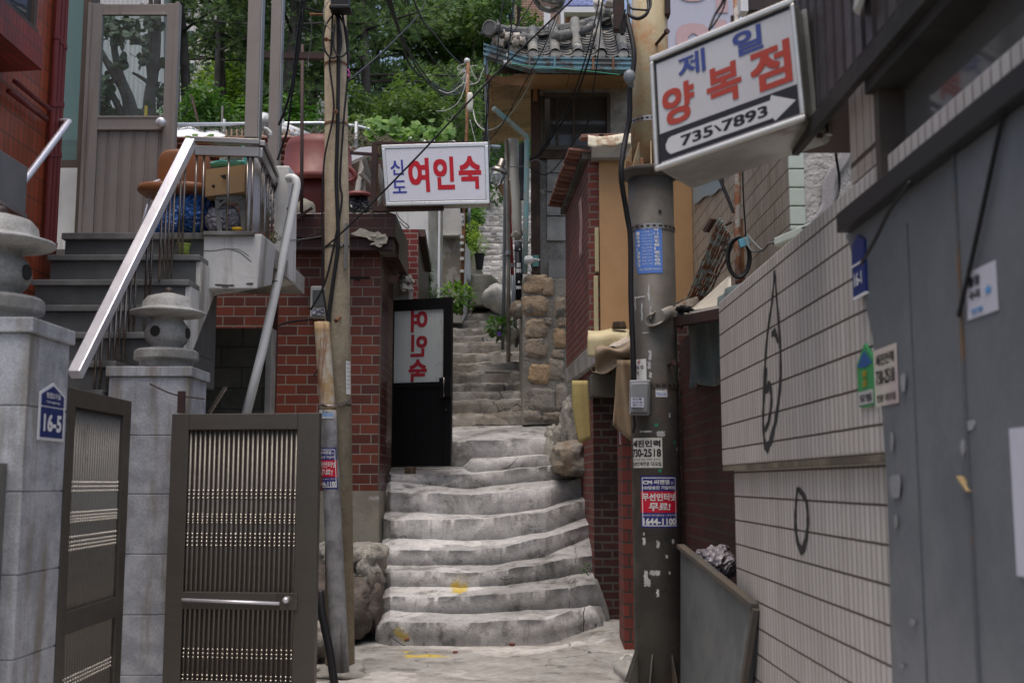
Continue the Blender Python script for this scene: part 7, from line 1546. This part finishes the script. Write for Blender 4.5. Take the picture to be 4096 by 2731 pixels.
cable('black cord dangling onto the tailor sign from above', [P(2905,-60,4.9), P(2890,10,4.9), P(2860,60,4.9), P(2840,110,4.85), P(2838,125,4.85)], .006, M_BLKC)
cable('thin black cord beside the dangling one', [P(2912,-60,4.9), P(2895,30,4.9), P(2868,80,4.9), P(2845,115,4.9)], .004, M_BLKC)
# ================================================================== BEHIND: roofs, fence, trees, blocks of flats
# ---- low tiled roof with broken edge
lr = thing('low_tiled_roof', 'low red brown tiled roof with a pale ridge behind the terrace', 'roof', P(1050, 620, 17))
M_RT = BRICK('red_brown_roof_tile', (.22,.095,.075), (.14,.07,.06), (.05,.035,.03), bw=.22, bh=.16, ms=.012, rough=.8, dirt=(.1,.08,.07), dlo=.5, dhi=.7)
part(lr, 'roof_slope', MB().hexa([P(690,740,16.5), P(1400,740,16.5), P(1400,600,18), P(690,600,18), P(690,690,16.5), P(1400,690,16.5), P(1370,552,18), P(690,560,18)]), M_RT)
m = MB(); rnd = random.Random(9)
for i in range(34):
    u = 690 + i*20.5; m.tube([P(u, 553+rnd.uniform(-2,2)+ (8 if u<1000 else 0), 17.9), P(u+21, 553+rnd.uniform(-2,2)+ (8 if u<1000 else 0), 17.9)], .045, 10, tint=rnd.random(), r2=.04)
part(lr, 'ridge_tiles', m, TINT('pale_ridge_tile', (.33,.21,.17), (.42,.31,.26), rough=.8, grain=.3), smooth=True)
m = MB()
for r in range(5):
    for i in range(34):
        u = 690+i*20.5+(r%2)*8; v = 572+r*24
        if u < 1380-r*12: m.obox(P(u, v, 17.4-r*.18), (.040,0,rnd.uniform(-.004,.004)), (0,.12,-.05), (0,0,.012), tint=rnd.random())
part(lr, 'tile_courses', m, TINT('red_tile_course', (.16,.07,.055), (.30,.14,.11), rough=.85, grain=.3, c3=(.10,.06,.05)))
m = MB()
for i in range(14): m.ball(P(1330+rnd.uniform(0,90), 570+rnd.uniform(0,80), 16.6), (.06+.05*rnd.random(), .08, .035), 6, ns=.5, seed=i, tint=rnd.random())
part(lr, 'broken_tiles', m, TINT('broken_tile', (.25,.14,.11), (.38,.34,.28), rough=.9, grain=.4))
part(lr, 'hip_tiles', MB().tube([P(1345,600,16.3), P(1362,560,16.2), P(1378,580,16.1)], .06, 10).lathe([(.09,-.02),(.09,.02),(.05,.02)], P(1372,592,16.0), 14, ax=(-.1,-1,0)), M_GIWA)
part(lr, 'gable_wall', MB().hexa([P(690,950,16.6), P(1400,950,16.6), P(1400,950,17.5), P(690,950,17.5), P(690,700,16.6), P(1400,700,16.6), P(1400,700,17.5), P(690,700,17.5)]), M_DKB)
sl_ = thing('stepped_timbers', 'stack of pale split battens under the ragged roof left of the red tank', 'timber', P(1090, 800, 14.5))
for i in range(9): part(sl_, 'batten', MB().beam(P(1055+i*3, 660+i*28, 14.5), P(1120-i*2, 620+i*28, 14.6), .05, .03, tint=.5), M_WOODG)
# white sheeting behind the fence
solo('white_tarpaulin', 'bright white tarpaulin lying behind the chain link fence', 'tarpaulin', MB().sheet(lambda s, q: P(lerp(690,905,s), lerp(552,505+30*s,q)+6*math.sin(s*14)*q, 18.6+.5*q), 18, 5, th=.01), FLAT('white_tarp', (.72,.72,.74), .6), smooth=True)
solo('striped_bundle', 'grey white bundle of rolled sheeting beside the canopy posts', 'bundle', MB().ball(P(1075,512,18.5), (.26,.25,.20), 12, ns=.4, seed=2).tube([P(1100,510,18.5), P(1220,560,18.3)], .09, 10).tube([P(1120,500,18.5), P(1235,548,18.3)], .07, 10), PM('grey_striped_sheet', (.55,.56,.58), (.35,.37,.38), lo=.45, hi=.55, scale=8), smooth=True)
# picket row
pk = thing('picket_row', 'row of short pale wooden pickets below the fence', 'fence', P(980, 545, 18.3))
for i in range(14): part(pk, 'picket', MB().obox(P(905+i*21, 538, 18.3), (.012,0,0), (0,.01,0), (0,0,.085)), M_WOODLP if 'M_WOODLP' in globals() else PM('pale_picket', (.50,.36,.24), (.42,.3,.2))) if i == 0 else part(pk, 'picket', MB().obox(P(905+i*21, 538, 18.3), (.012,0,0), (0,.01,0), (0,0,.085)), bpy.data.materials['pale_picket'])
part(pk, 'rail', MB().beam(P(900,548,18.32), P(1185,550,18.32), .03, .03), bpy.data.materials['pale_picket'])
# ---- chain link fence
cf = thing('chain_link_fence', 'green chain link fence with a silver top rail before the woods', 'fence', P(1200, 600, 19))
fpts = [P(640,500,19), P(1280,494,19), P(1420,505,19.3), P(1660,560,19.6), P(2000,590,20)]
part(cf, 'top_rail', MB().tube(fpts, .035, 10), METAL('fence_rail_silver', (.50,.53,.56), .4, .6), smooth=True)
m = MB(); segs = list(zip(fpts, fpts[1:]))
hgt = .55; step = .13
tot = sum((b-a).length for a, b in segs)
def along(d):
    for a, b in segs:
        L = (b-a).length
        if d <= L: return a.lerp(b, d/L)
        d -= L
    return fpts[-1]
n = int(tot/step)
for i in range(n):
    for sgn in (1, -1):
        pts = [along(max(0, min(tot, i*step + (j*step*.5 if sgn > 0 else -j*step*.5)))) - Vector((0,0,j*step*.55)) for j in range(9)]
        m.tube(pts, .006, 3, cap=False)
part(cf, 'wire_mesh', m, PM('green_wire', (.10,.20,.16), (.07,.12,.09)))
for (u, v) in ((896,490),(1425,500),(1700,560),(1815,575)):
    c = P(u, v, 19.2); part(cf, 'post', MB().tube([c-Vector((0,0,1.2)), c+Vector((0,0,.05))], .035, 10), METAL('fence_post_grey', (.32,.34,.35), .45, .5) if u == 896 else bpy.data.materials['fence_post_grey'], smooth=True)
solo('leaning_stake', 'long brown stake leaning behind the fence under the pines', 'stake', MB().tube([P(806,545,19.4), P(765,380,19.6)], .022, 8), M_WOODD)
solo('leaning_stake', 'short dark stake leaning near the door edge', 'stake', MB().tube([P(722,540,19.4), P(695,450,19.6)], .022, 8), M_WOODD)
solo('white_stake', 'thin weathered white stake rising over the fence rail', 'stake', MB().tube([P(888,500,19.1), P(890,425,19.1)], .018, 8), M_WOODG)
# ---- dry vines (stuff) and squash leaves
rnd = random.Random(77)
m = MB()
for i in range(420):
    u = rnd.uniform(800, 1800); v = 500 + max(0, (u-1280))*.16 + rnd.uniform(5, 70); c = P(u, v, 19.1+rnd.uniform(-.1,.25))
    d = Vector((rnd.uniform(-.2,.2), rnd.uniform(-.05,.05), rnd.uniform(-.16,.16))); k = Vector((rnd.uniform(-.1,.1),0,rnd.uniform(-.1,.1)))
    m.tube([c-d, c+k, c+d], .006, 3, cap=False)
solo('dry_vines', 'tangle of dry grey vine stems woven through the chain link fence', 'vines', m, PM('dry_vine', (.28,.24,.18), (.16,.14,.1)), kind='stuff')
def leaf(m, c, r, nrm, rot, tint, lobes=5):
    nrm = nrm.normalized(); a = nrm.orthogonal().normalized(); b = nrm.cross(a); e1 = a*math.cos(rot)+b*math.sin(rot); e2 = nrm.cross(e1)
    vs = [c]; n = 12
    for k in range(n):
        t = 2*PI*k/n; rr = r*(.82+.2*math.cos(lobes*t)); vs.append(c+e1*rr*math.cos(t)+e2*rr*math.sin(t)+nrm*(.12*r*math.cos(2*t)))
    m.add(vs, [(0,1+k,1+(k+1)%n) for k in range(n)], tint)
def LEAFM(name, c1, c2, trans=.35, rough=.5):
    s = NT(name); at = s.t.nodes.new('ShaderNodeAttribute'); at.attribute_name = 'tint'
    col = s.mix(at.outputs[2], c1, c2)
    g = s.m2('MULTIPLY_ADD', s.noise(8, s.co(), 3), .6, .7); col = s.mix(1.0, col, s.n('CombineColor', 0, i0=g, i1=g, i2=g), 'MULTIPLY')
    s.put(s.b.inputs['Base Color'], col); s.b.inputs['Roughness'].default_value = rough; s.b.inputs['Specular IOR Level'].default_value = .25
    tr = s.n('BsdfTranslucent', 0, Color=s.mix(1.0, col, (1.6,1.7,.9), 'MULTIPLY'))
    mx = s.n('MixShader', 0, i0=trans, i1=s.b.outputs[0], i2=tr)
    s.t.links.new(mx, s.t.nodes['Material Output'].inputs[0]); return s.m
M_SQL = LEAFM('squash_leaf', (.08,.18,.04), (.22,.36,.07))
m = MB()
for i in range(95):
    u = rnd.uniform(1470, 1830); v = 500+(u-1470)*.13 + rnd.gauss(8, 20); c = P(u, v, 18.8+rnd.uniform(-.25,.1))
    leaf(m, c, rnd.uniform(.05,.13), Vector((rnd.uniform(-.5,.5), -1, rnd.uniform(.2,1.2))), rnd.uniform(0,6), rnd.random())
for u, v in ((750,560),(770,545),(825,560),(845,550),(1475,480),(1495,495),(1510,520)):
    for k in range(3): leaf(m, P(u+rnd.uniform(-12,12), v+rnd.uniform(-10,10), 18.3), rnd.uniform(.05,.09), Vector((rnd.uniform(-.5,.5), -1, .6)), rnd.uniform(0,6), rnd.random())
part(thing('squash_vine', 'broad bright green squash leaves climbing over the fence rail', 'vine', P(1650, 560, 18.8)), 'foliage', m, M_SQL)
# ---- plants by the steps
def plant(label, c, r, n, lr_, mat, seed, stem=True, grp=None, name='leafy_plant', drop=0):
    rnd = random.Random(seed); m = MB()
    for i in range(n):
        d = Vector((rnd.gauss(0,1), rnd.gauss(0,1), rnd.gauss(.1,1))).normalized(); q = rnd.random()**.45
        p = Vector(c) + Vector((d.x*r[0], d.y*r[1], d.z*r[2]))*q
        nn = (d + Vector((0,-.3,.9)) + Vector((rnd.gauss(0,.35),rnd.gauss(0,.35),rnd.gauss(0,.35)))).normalized()
        L = lr_*rnd.uniform(.6,1.25); ax_ = (d+Vector((0,0,-.3-drop))).normalized(); sd_ = ax_.cross(nn)
        if sd_.length < .1: continue
        sd_.normalize(); w = L*.38; bend = nn*L*.12
        m.add([p, p+ax_*L*.35+sd_*w*.8+bend, p+ax_*L*.4+bend*1.4, p+ax_*L*.35-sd_*w*.8+bend, p+ax_*L], [(0,1,2),(0,2,3),(1,4,2),(2,4,3)], tint=rnd.random()**1.2*(.5+.5*(d.z*.5+.5)))
    t = thing(name, label, 'plant', (c[0], c[1], c[2]-r[2]), grp)
    part(t, 'foliage', m, mat)
    if stem:
        ms = MB()
        for i in range(7):
            a = Vector(c)+Vector((rnd.uniform(-.3,.3)*r[0], rnd.uniform(-.3,.3)*r[1], -r[2]*1.1)); ms.tube([a, Vector(c)+Vector((rnd.uniform(-.7,.7)*r[0], 0, rnd.uniform(-.2,.5)*r[2]))], .006, 4)
        part(t, 'stems', ms, M_STEMG)
    return t
M_STEMG = FLAT('green_stem', (.10,.13,.05), .6)
M_PLG = LEAFM('fresh_leaf', (.06,.15,.025), (.20,.34,.06)); M_PLD = LEAFM('dark_leaf', (.03,.09,.02), (.10,.20,.04)); M_PLY = LEAFM('yellow_green_leaf', (.14,.26,.04), (.34,.44,.09))
plant('wide leafy weed growing behind the top of the black door', P(1832,1190,15.4), (.25,.2,.19), 330, .085, M_PLG, 3)
plant('leafy weed between the thin poles and the boulder', P(2003,1310,16.2), (.21,.25,.15), 260, .09, M_PLD, 5)
plant('dense yellow green potted bush on the steps', P(1900,985,19.2), (.21,.25,.27), 620, .055, M_PLY, 8)
plant('green bush beneath the inn sign, highest on the steps', P(1910,860,21.0), (.16,.25,.22), 380, .075, M_PLG, 11)
plant('small plant between the two higher bushes', P(1893,915,20), (.11,.2,.12), 150, .06, M_PLY, 12)
plant('tiny light sprig over the edge of the peeling wall', P(1872,1010,18.9), (.09,.12,.08), 90, .05, M_PLY, 13)
plant('narrow creeper hanging on the white house post', P(1712,1120,16.2), (.07,.1,.36), 260, .045, M_PLD, 17, drop=.5)
plant('thin creeper beneath the narrow one beside the weed', P(1738,1170,16.0), (.08,.1,.12), 80, .04, M_PLD, 19)
plant('small weed in the corner of the lower steps at the right', P(2345,2275,11.5), (.05,.06,.06), 40, .03, M_PLD, 23, stem=False)
plant('tuft of grass on the corner of the white terrace block', P(1095,950,10.2), (.07,.08,.05), 120, .03, PM('dry_grass', (.22,.22,.12), (.14,.15,.08)), 29, stem=False)
pot = thing('flower_pot', 'black plastic flowerpot under the yellow green bush', 'pot', P(1918, 1078, 19.0))
part(pot, 'tub', MB().lathe([(.055,0),(.085,.24),(.095,.245),(.095,.27),(.085,.27),(.08,.24)], P(1918,1078,19.0), 20), M_BLKC)
pot = thing('flower_pot', 'cream square pot tilted beside the black flowerpot', 'pot', P(1893, 1050, 19.1))
part(pot, 'tub', MB().hexa([P(1888,1075,19.0),P(1902,1078,19.0),P(1902,1078,19.15),P(1888,1075,19.15),P(1880,1000,19.0),P(1902,1008,19.0),P(1902,1008,19.2),P(1880,1000,19.2)]), FLAT('cream_pot', (.55,.54,.42), .5), bevel=.004)
solo('small_purple_pot', 'tiny purple pot in the weeds beside the thin poles', 'pot', MB().lathe([(.03,0),(.038,.06)], P(1998,1344,15.9), 12), FLAT('purple_plastic', (.15,.08,.35), .4))
solo('blue_drain_pipe', 'thin blue grey pipe behind the bush under the inn sign', 'pipe', MB().tube([P(1876,910,20.5), P(1878,800,20.5)], .030, 10), GP, smooth=True)
# ---- trees
def tuft_mesh(m, c, d, L, n, rnd, w, tint):
    d = d.normalized(); a = d.orthogonal().normalized(); b = d.cross(a)
    for i in range(n):
        t = rnd.uniform(0, 2*PI); sp = rnd.uniform(.25, .95); q = (d + (a*math.cos(t)+b*math.sin(t))*sp).normalized(); l = L*rnd.uniform(.7,1.15)
        s_ = q.cross(Vector((rnd.uniform(-1,1),rnd.uniform(-1,1),rnd.uniform(-1,1)))); 
        if s_.length < .01: continue
        s_ = s_.normalized()*w
        m.v += [tuple(c-s_), tuple(c+s_), tuple(c+q*l+Vector((0,0,-.12*l)))]; k = len(m.v); m.f.append((k-3,k-2,k-1)); m.t.append(tint)
def pine(name, label, base, H, seed, lean=(0,0), crown0=.3, spread=2.6, mat=None, tufts=1500, tr=.13, L=.24, w=.016, grp='pine trees on the hillside'):
    rnd = random.Random(seed); m = MB(); mt_ = MB(); top = Vector((lean[0], lean[1], H))
    ax_ = lambda t: Vector((lean[0]*t + .12*math.sin(t*5+seed), lean[1]*t, H*t))
    mt_.tube([ax_(i/12) for i in range(13)], tr, 10, r2=.03)
    nb = int(26 + H*1.6); per = tufts//nb
    for i in range(nb):
        t = crown0 + (1-crown0)*(i+rnd.random())/nb; az = rnd.uniform(0, 2*PI); Lb = spread*(1-((t-crown0)/(1-crown0))**1.4*.75)*rnd.uniform(.55,1.1)
        o = ax_(t); d = Vector((math.cos(az), math.sin(az), rnd.uniform(-.12,.30)))
        pts = [o + d*Lb*k/5 + Vector((0,0,-.05*Lb*(k/5)**2*1.5)) for k in range(6)]
        mt_.tube(pts, .028+.02*(1-t), 5, r2=.008)
        clump = rnd.uniform(0,1)
        for k in range(per):
            q = rnd.random()**.55; idx = min(4, int(q*5)); p = pts[idx].lerp(pts[idx+1], q*5-idx)
            off = Vector((rnd.gauss(0,1), rnd.gauss(0,1), rnd.gauss(0,.55)))*(.10+.20*Lb*.22)*(.6+.7*q); p = p + off
            dd = (off.normalized()*.6 + d*.6 + Vector((0,0,.35)))
            tuft_mesh(m, p, dd, L, 8, rnd, w, min(1, max(0, clump*.6+rnd.uniform(0,.4))))
    t_ = thing(name, label, 'tree', base, grp)
    def loc(mb): mb.v = [(x+base[0], y+base[1], z+base[2]) for x, y, z in mb.v]; return mb
    part(t_, 'trunk', loc(mt_), M_BARK, smooth=True); part(t_, 'crown', loc(m), mat or M_PINE)
    return t_
M_BARK = PM('grey_pine_bark', (.10,.09,.085), (.05,.043,.04), grain=.4, gscale=30, bump=1.0, bd=.02)
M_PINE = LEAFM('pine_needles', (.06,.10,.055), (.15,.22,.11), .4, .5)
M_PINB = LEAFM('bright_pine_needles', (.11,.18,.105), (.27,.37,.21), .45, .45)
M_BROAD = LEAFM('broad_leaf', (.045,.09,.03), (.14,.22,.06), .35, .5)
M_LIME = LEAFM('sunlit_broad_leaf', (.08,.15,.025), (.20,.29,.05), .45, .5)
def gbase(u, Y, v=520):
    x = P(u, 400, Y).x; return (x, Y, hill_z(x, Y)-.1)
PROT = []
specs = [ # u of trunk, Y, H, seed, crown0, spread, mat, label
 (738, 24, 9.0, 1, .40, 2.0, 0, 'pine with a bare grey trunk right beside the terrace door'),
 (855, 28, 9.5, 2, .30, 2.3, 0, 'dark pine second from the door behind the leaning stakes'),
 (905, 31, 10.5, 3, .28, 2.4, 0, 'dark pine with its trunk just left of the canopy posts'),
 (1060, 27, 9.5, 4, .34, 2.2, 0, 'dark pine seen between the two canopy posts'),
 (1150, 25, 9.5, 5, .34, 2.4, 0, 'dark pine right of the canopy posts behind the iron pole'),
 (1235, 30, 10.5, 6, .25, 2.8, 0, 'dark pine just left of the concrete pole'),
 (1450, 26, 9.5, 7, .22, 2.8, 1, 'bright tufted pine just right of the concrete pole'),
 (1510, 29, 10.5, 8, .26, 2.9, 1, 'bright pine with a pale trunk above the squash vine'),
 (1640, 31, 10.0, 9, .18, 3.2, 1, 'broad bright pine in the middle above the inn sign'),
 (1770, 36, 10.5, 10, .15, 3.2, 1, 'pale green pine left of the far pole top'),
 (980, 40, 12.0, 12, .12, 3.2, 0, 'tall dark pine farther back behind the canopy posts'),
 (1330, 38, 12.5, 13, .12, 3.4, 0, 'tall dark pine hidden behind the concrete pole'),
 (1890, 44, 7.0, 14, .10, 3.0, 1, 'distant pine crown below the blue glass block')]
for (u, Y, H, sd_, c0, sp_, mi, lab) in specs:
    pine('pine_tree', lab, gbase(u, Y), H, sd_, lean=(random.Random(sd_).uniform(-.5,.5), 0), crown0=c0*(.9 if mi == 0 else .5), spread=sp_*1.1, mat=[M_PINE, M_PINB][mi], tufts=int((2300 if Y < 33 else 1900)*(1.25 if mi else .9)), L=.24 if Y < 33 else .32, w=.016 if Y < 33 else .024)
def broad(name, label, base, H, R_, seed, mat, n=2600, lr_=.13, grp='broadleaved trees and bushes on the hillside', trunks=None, cat='tree', lob=9):
    rnd = random.Random(seed); m = MB(); mt_ = MB(); base = Vector(base)
    lobes = [(Vector((rnd.uniform(-.7,.7)*R_, rnd.uniform(-.6,.6)*R_, H*rnd.uniform(.35,.95))), R_*rnd.uniform(.30,.55), rnd.random()) for _ in range(lob)]
    for i in range(n):
        c, r, tn = lobes[rnd.randrange(lob)]; d = Vector((rnd.gauss(0,1), rnd.gauss(0,1), rnd.gauss(0,1))).normalized(); q = rnd.random()**.35
        p = base + c + d*r*q; nn = (d*.7+Vector((0,0,.7))+Vector((rnd.gauss(0,.4),rnd.gauss(0,.4),rnd.gauss(0,.4)))).normalized()
        a = nn.orthogonal().normalized(); b = nn.cross(a); t = rnd.uniform(0,6.28); e1 = a*math.cos(t)+b*math.sin(t); e2 = nn.cross(e1); L = lr_*rnd.uniform(.6,1.3)
        m.add([p-e1*L, p+e2*L*.45, p+e1*L, p-e2*L*.45], [(0,1,2,3)], tint=min(1, tn*.6+rnd.uniform(0,.4)))
    tr = trunks or [[Vector((0,0,0)), Vector((.1,0,H*.4)), Vector((0,.1,H*.85))]]
    for tpts in tr: mt_.tube(smooth_path([base+Vector(p) for p in tpts], 4), .06, 8, r2=.02)
    for (c, r, tn) in lobes:
        mt_.tube([base+Vector((0,0,H*.3)), base+c*.6+Vector((0,0,H*.1)), base+c], .03, 5, r2=.01)
    t_ = thing(name, label, cat, tuple(base), grp); part(t_, 'trunk', mt_, M_BARK, smooth=True); part(t_, 'crown', m, mat); return t_
for (u, Y, H, R_, sd_, mt2, n, lab) in (
    (1840, 30, 5.0, 1.7, 1, M_BROAD, 5200, 'dark glossy broadleaved tree behind the far pole'),
    (1930, 33, 6.0, 2.0, 2, M_BROAD, 4200, 'rounded broadleaved tree reaching the gutter corner'),
    (1560, 23.5, 1.5, 1.2, 3, M_BROAD, 3400, 'low bush above the squash vine'),
    (1700, 24.5, 1.7, 1.4, 4, M_BROAD, 3800, 'low bush above the left half of the inn sign'),
    (1800, 25, 1.7, 1.2, 24, M_PLD, 2600, 'low dark bush above the right half of the inn sign'),
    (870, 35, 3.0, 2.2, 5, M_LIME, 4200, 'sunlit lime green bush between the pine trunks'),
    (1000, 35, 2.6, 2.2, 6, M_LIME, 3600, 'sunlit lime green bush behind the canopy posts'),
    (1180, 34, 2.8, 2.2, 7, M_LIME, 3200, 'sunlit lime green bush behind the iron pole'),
    (800, 23, 1.6, 1.2, 8, M_PLD, 2600, 'dark fine leaved bush behind the white tarpaulin'),
    (920, 22.5, 1.5, 1.2, 18, M_PLD, 2600, 'dark low bush left of the canopy posts'),
    (1290, 23, 1.6, 1.2, 9, M_PLD, 2600, 'dark bush behind the red tank'),
    (1420, 22.5, 1.1, 1.0, 19, M_BROAD, 2200, 'green bush right of the concrete pole at the fence')):
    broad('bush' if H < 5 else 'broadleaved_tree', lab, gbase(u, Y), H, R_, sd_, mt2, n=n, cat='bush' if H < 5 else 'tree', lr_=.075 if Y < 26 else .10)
M_SILH = LEAFM('silhouette_leaf', (.015,.032,.014), (.04,.07,.03), .15, .5)  # leaf colour darkened to read as silhouettes against the pale wall
# trees seen through the door glass
def garden_tree(label, u0, Y, trunks, leaves, seed, mat):
    rnd = random.Random(seed); b = Vector(P(u0, 520, Y)); m = MB(); mt_ = MB(); pts_all = []
    for (pp_, r) in trunks:
        pts = smooth_path([P(u, v, Y+dy) for (u, v, dy) in pp_], 5); mt_.tube(pts, r, 8, r2=r*.45); pts_all += pts
    for (u, v, ru, rv, n) in leaves:
        for i in range(int(n*.45)):
            p = P(u+rnd.gauss(0,ru*.5), v+rnd.gauss(0,rv*.5), Y+rnd.uniform(-.6,.6)); nn = Vector((rnd.gauss(0,.6), -.6+rnd.gauss(0,.6), rnd.gauss(.5,.5))).normalized()
            leaf(m, p, rnd.uniform(.045,.085), nn, rnd.uniform(0,6), rnd.random(), 2)
    t_ = thing('garden_tree', label, 'tree', b, 'trees seen through the door glass'); part(t_, 'trunk', mt_, M_BARK, smooth=True); part(t_, 'crown', m, mat)
garden_tree('leaning multi-stemmed tree seen through the left of the door glass', 520, 15.5, [(((545,500,0),(520,400,0),(480,300,0),(455,180,0),(450,40,0)),.08), (((515,500,0),(500,380,0),(450,290,0),(400,200,0),(380,160,0)),.07), (((500,500,0),(470,420,0),(420,330,0),(385,280,0)),.06), (((470,300,0),(430,240,0),(395,230,0)),.03), (((470,490,0),(440,450,0),(400,430,0)),.035)],
    [(410,410,45,60,150),(460,150,40,50,110),(430,100,40,40,90),(420,340,40,40,70),(490,250,20,40,40),(440,460,50,30,60),(510,110,40,50,80)], 4, M_SILH)
garden_tree('upright fissured tree seen through the right of the door glass', 610, 16.5, [(((600,510,0),(598,400,0),(618,260,0),(628,120,0),(630,-40,0)),.11), (((600,360,0),(590,330,0),(555,305,0),(530,292,0)),.04), (((605,300,0),(600,180,0),(605,60,0),(600,-40,0)),.06), (((598,330,0),(580,200,0),(545,130,0)),.03), (((632,280,0),(650,250,0),(665,235,0)),.03)],
    [(580,240,25,35,50),(560,160,35,40,60),(640,390,22,50,80),(600,80,50,50,110),(660,250,15,20,20),(560,450,30,30,50)], 6, M_SILH)
m = MB(); rnd = random.Random(3)
t_ = thing('yellow_marker_post', 'short yellow post behind the door glass', 'post', P(583, 480, 15)); part(t_, 'post', MB().tube([P(583,480,15), P(585,425,15)], .022, 8), FLAT('marker_yellow', (.55,.38,.03), .5))
# ---- buildings
cb = thing('corrugated_hall', 'tall pale corrugated wall seen through the terrace door glass', 'building', P(450, 520, 23))
cs_ = NT('pale_corrugated'); cx = cs_.n('SeparateXYZ', 0, Vector=cs_.co('UV')); wv = cs_.m2('FRACT', cs_.m2('MULTIPLY', cx, 9.0)); wv = cs_.ramp(wv, .35, .65)
M_CORR = cs_.fin(cs_.mix(wv, (.66,.64,.65), (.56,.54,.555)), .6, 0, cs_.bump(wv, .6, .03))
part(cb, 'wall', MB().prism([P(120,560,23.5), P(655,560,22.5), P(655,-80,22.5), P(120,-80,23.5)], (0,.4,0)), M_CORR)
part(cb, 'dotted_trim', MB().beam(P(395,185,22.6), P(600,365,22.4), .05, .02), PM('grey_trim', (.38,.37,.37), (.5,.49,.48), scale=14, lo=.49, hi=.51))
part(cb, 'side_return', MB().prism([P(657,560,22.5), P(700,560,25.0), P(700,-80,25.0), P(657,-80,22.5)], (0,.4,0)), PM('pale_grey_side', (.50,.52,.53), (.44,.45,.47)))
def flats(name, label, u0, v0, u1, v1, Y, wins, wall, glass, depth=12, frame=None):
    t = thing(name, label, 'building', P((u0+u1)/2, v1, Y)); a, b = P(u0,(v0+v1)/2,Y).x, P(u1,(v0+v1)/2,Y).x
    part(t, 'wall', MB().box(a, b, Y, Y+depth, min(Zat(v1,Y), hill_z((a+b)/2, Y)-1), Zat(v0,Y)), wall)
    for (a0, b0, a1, b1) in wins:
        w = part(t, 'window', MB().front(a0, b0, a1, b1, Y-.12, .11), frame or M_WHITE)
        e = (a1-a0)*.06; part(w, 'pane', MB().front(a0+e, b0+e, (a0+a1)/2-e*.5, b1-e, Y-.15, .028).front((a0+a1)/2+e*.5, b0+e, a1-e, b1-e, Y-.15, .028), glass)
    return t
CRM = PM('cream_flat_render', (.64,.60,.57), (.56,.53,.51), grain=.04, bump=.1)
BGL = FLAT('grey_blue_glazing', (.12,.14,.18), .15); TGL = FLAT('teal_glazing', (.28,.42,.47), .15)
flats('cream_flats', 'cream apartment block glimpsed between the dark pines', 640, -200, 1180, 520, 70, [(718+i*95, v, 778+i*95, v+42) for i in range(5) for v in (-120,0,120,250)], CRM, BGL)
flats('teal_flats', 'taller cream and teal apartment block behind the dark pines', 700, -500, 1250, 300, 95, [(880+i*60, v, 925+i*60, v+60) for i in range(5) for v in (-30,60,150)], CRM, TGL)
flats('white_tower', 'white apartment tower peeping over the bright pines', 1740, -400, 1840, 300, 80, [(1800,-60,1834,70)], PM('white_tower_render', (.62,.64,.66), (.58,.6,.62)), TGL)
flats('glass_flats', 'brick edged block with large blue windows top right of the woods', 1935, -300, 2075, 300, 62, [(1955,-60,2005,20),(1955,30,2005,110),(2010,-60,2062,20),(2010,30,2062,110)], BRICK('far_brick', (.30,.13,.09), (.24,.11,.08), (.4,.34,.3), bw=.5, bh=.25, ms=.03, warp=0), FLAT('sky_blue_glazing', (.22,.42,.58), .12))
flats('olive_slab', 'olive grey slab roofed block between the white tower and blue windows', 1836, -300, 1932, 60, 60, [(1850,-80,1880,-20)], PM('olive_render', (.23,.23,.19), (.2,.2,.17)), BGL)
flats('brick_tower', 'red brick tower block directly behind the curved tile ridge', 2060, -300, 2260, 300, 52, [(2190,-60,2225,-10)], BRICK('tower_brick', (.34,.15,.10), (.26,.11,.08), (.42,.36,.32), bw=.3, bh=.12, ms=.015, warp=0), BGL)
broad('broadleaved_tree', 'fine needled young tree in front of the red brick tower', gbase(2060, 30), 12.0, 1.2, 41, M_PINB, n=1800, lr_=.12, lob=7)
# undergrowth on the slope (nobody could count it)
rnd = random.Random(55); m = MB()
for i in range(60000):
    y = 19.6 + 40*rnd.random()**1.6; x = rnd.uniform(-.62*y*.75, .05*y); z = hill_z(x, y) + abs(rnd.gauss(0,.16)); L = .035+.0012*y
    nn = Vector((rnd.gauss(0,.5), rnd.gauss(-.3,.5), 1)).normalized(); a = nn.orthogonal().normalized(); b = nn.cross(a); t = rnd.uniform(0,6.28); e1 = a*math.cos(t)+b*math.sin(t); e2 = nn.cross(e1); p = Vector((x,y,z))
    m.add([p-e1*L, p+e2*L*.5, p+e1*L, p-e2*L*.5], [(0,1,2,3)], tint=rnd.random()*(.4+.6*(mnoise.noise(Vector((x*.4,y*.4,0)))*.5+.5)))
solo('undergrowth', 'low leafy undergrowth covering the wooded slope', 'ground cover', m, M_PLD, kind='stuff')
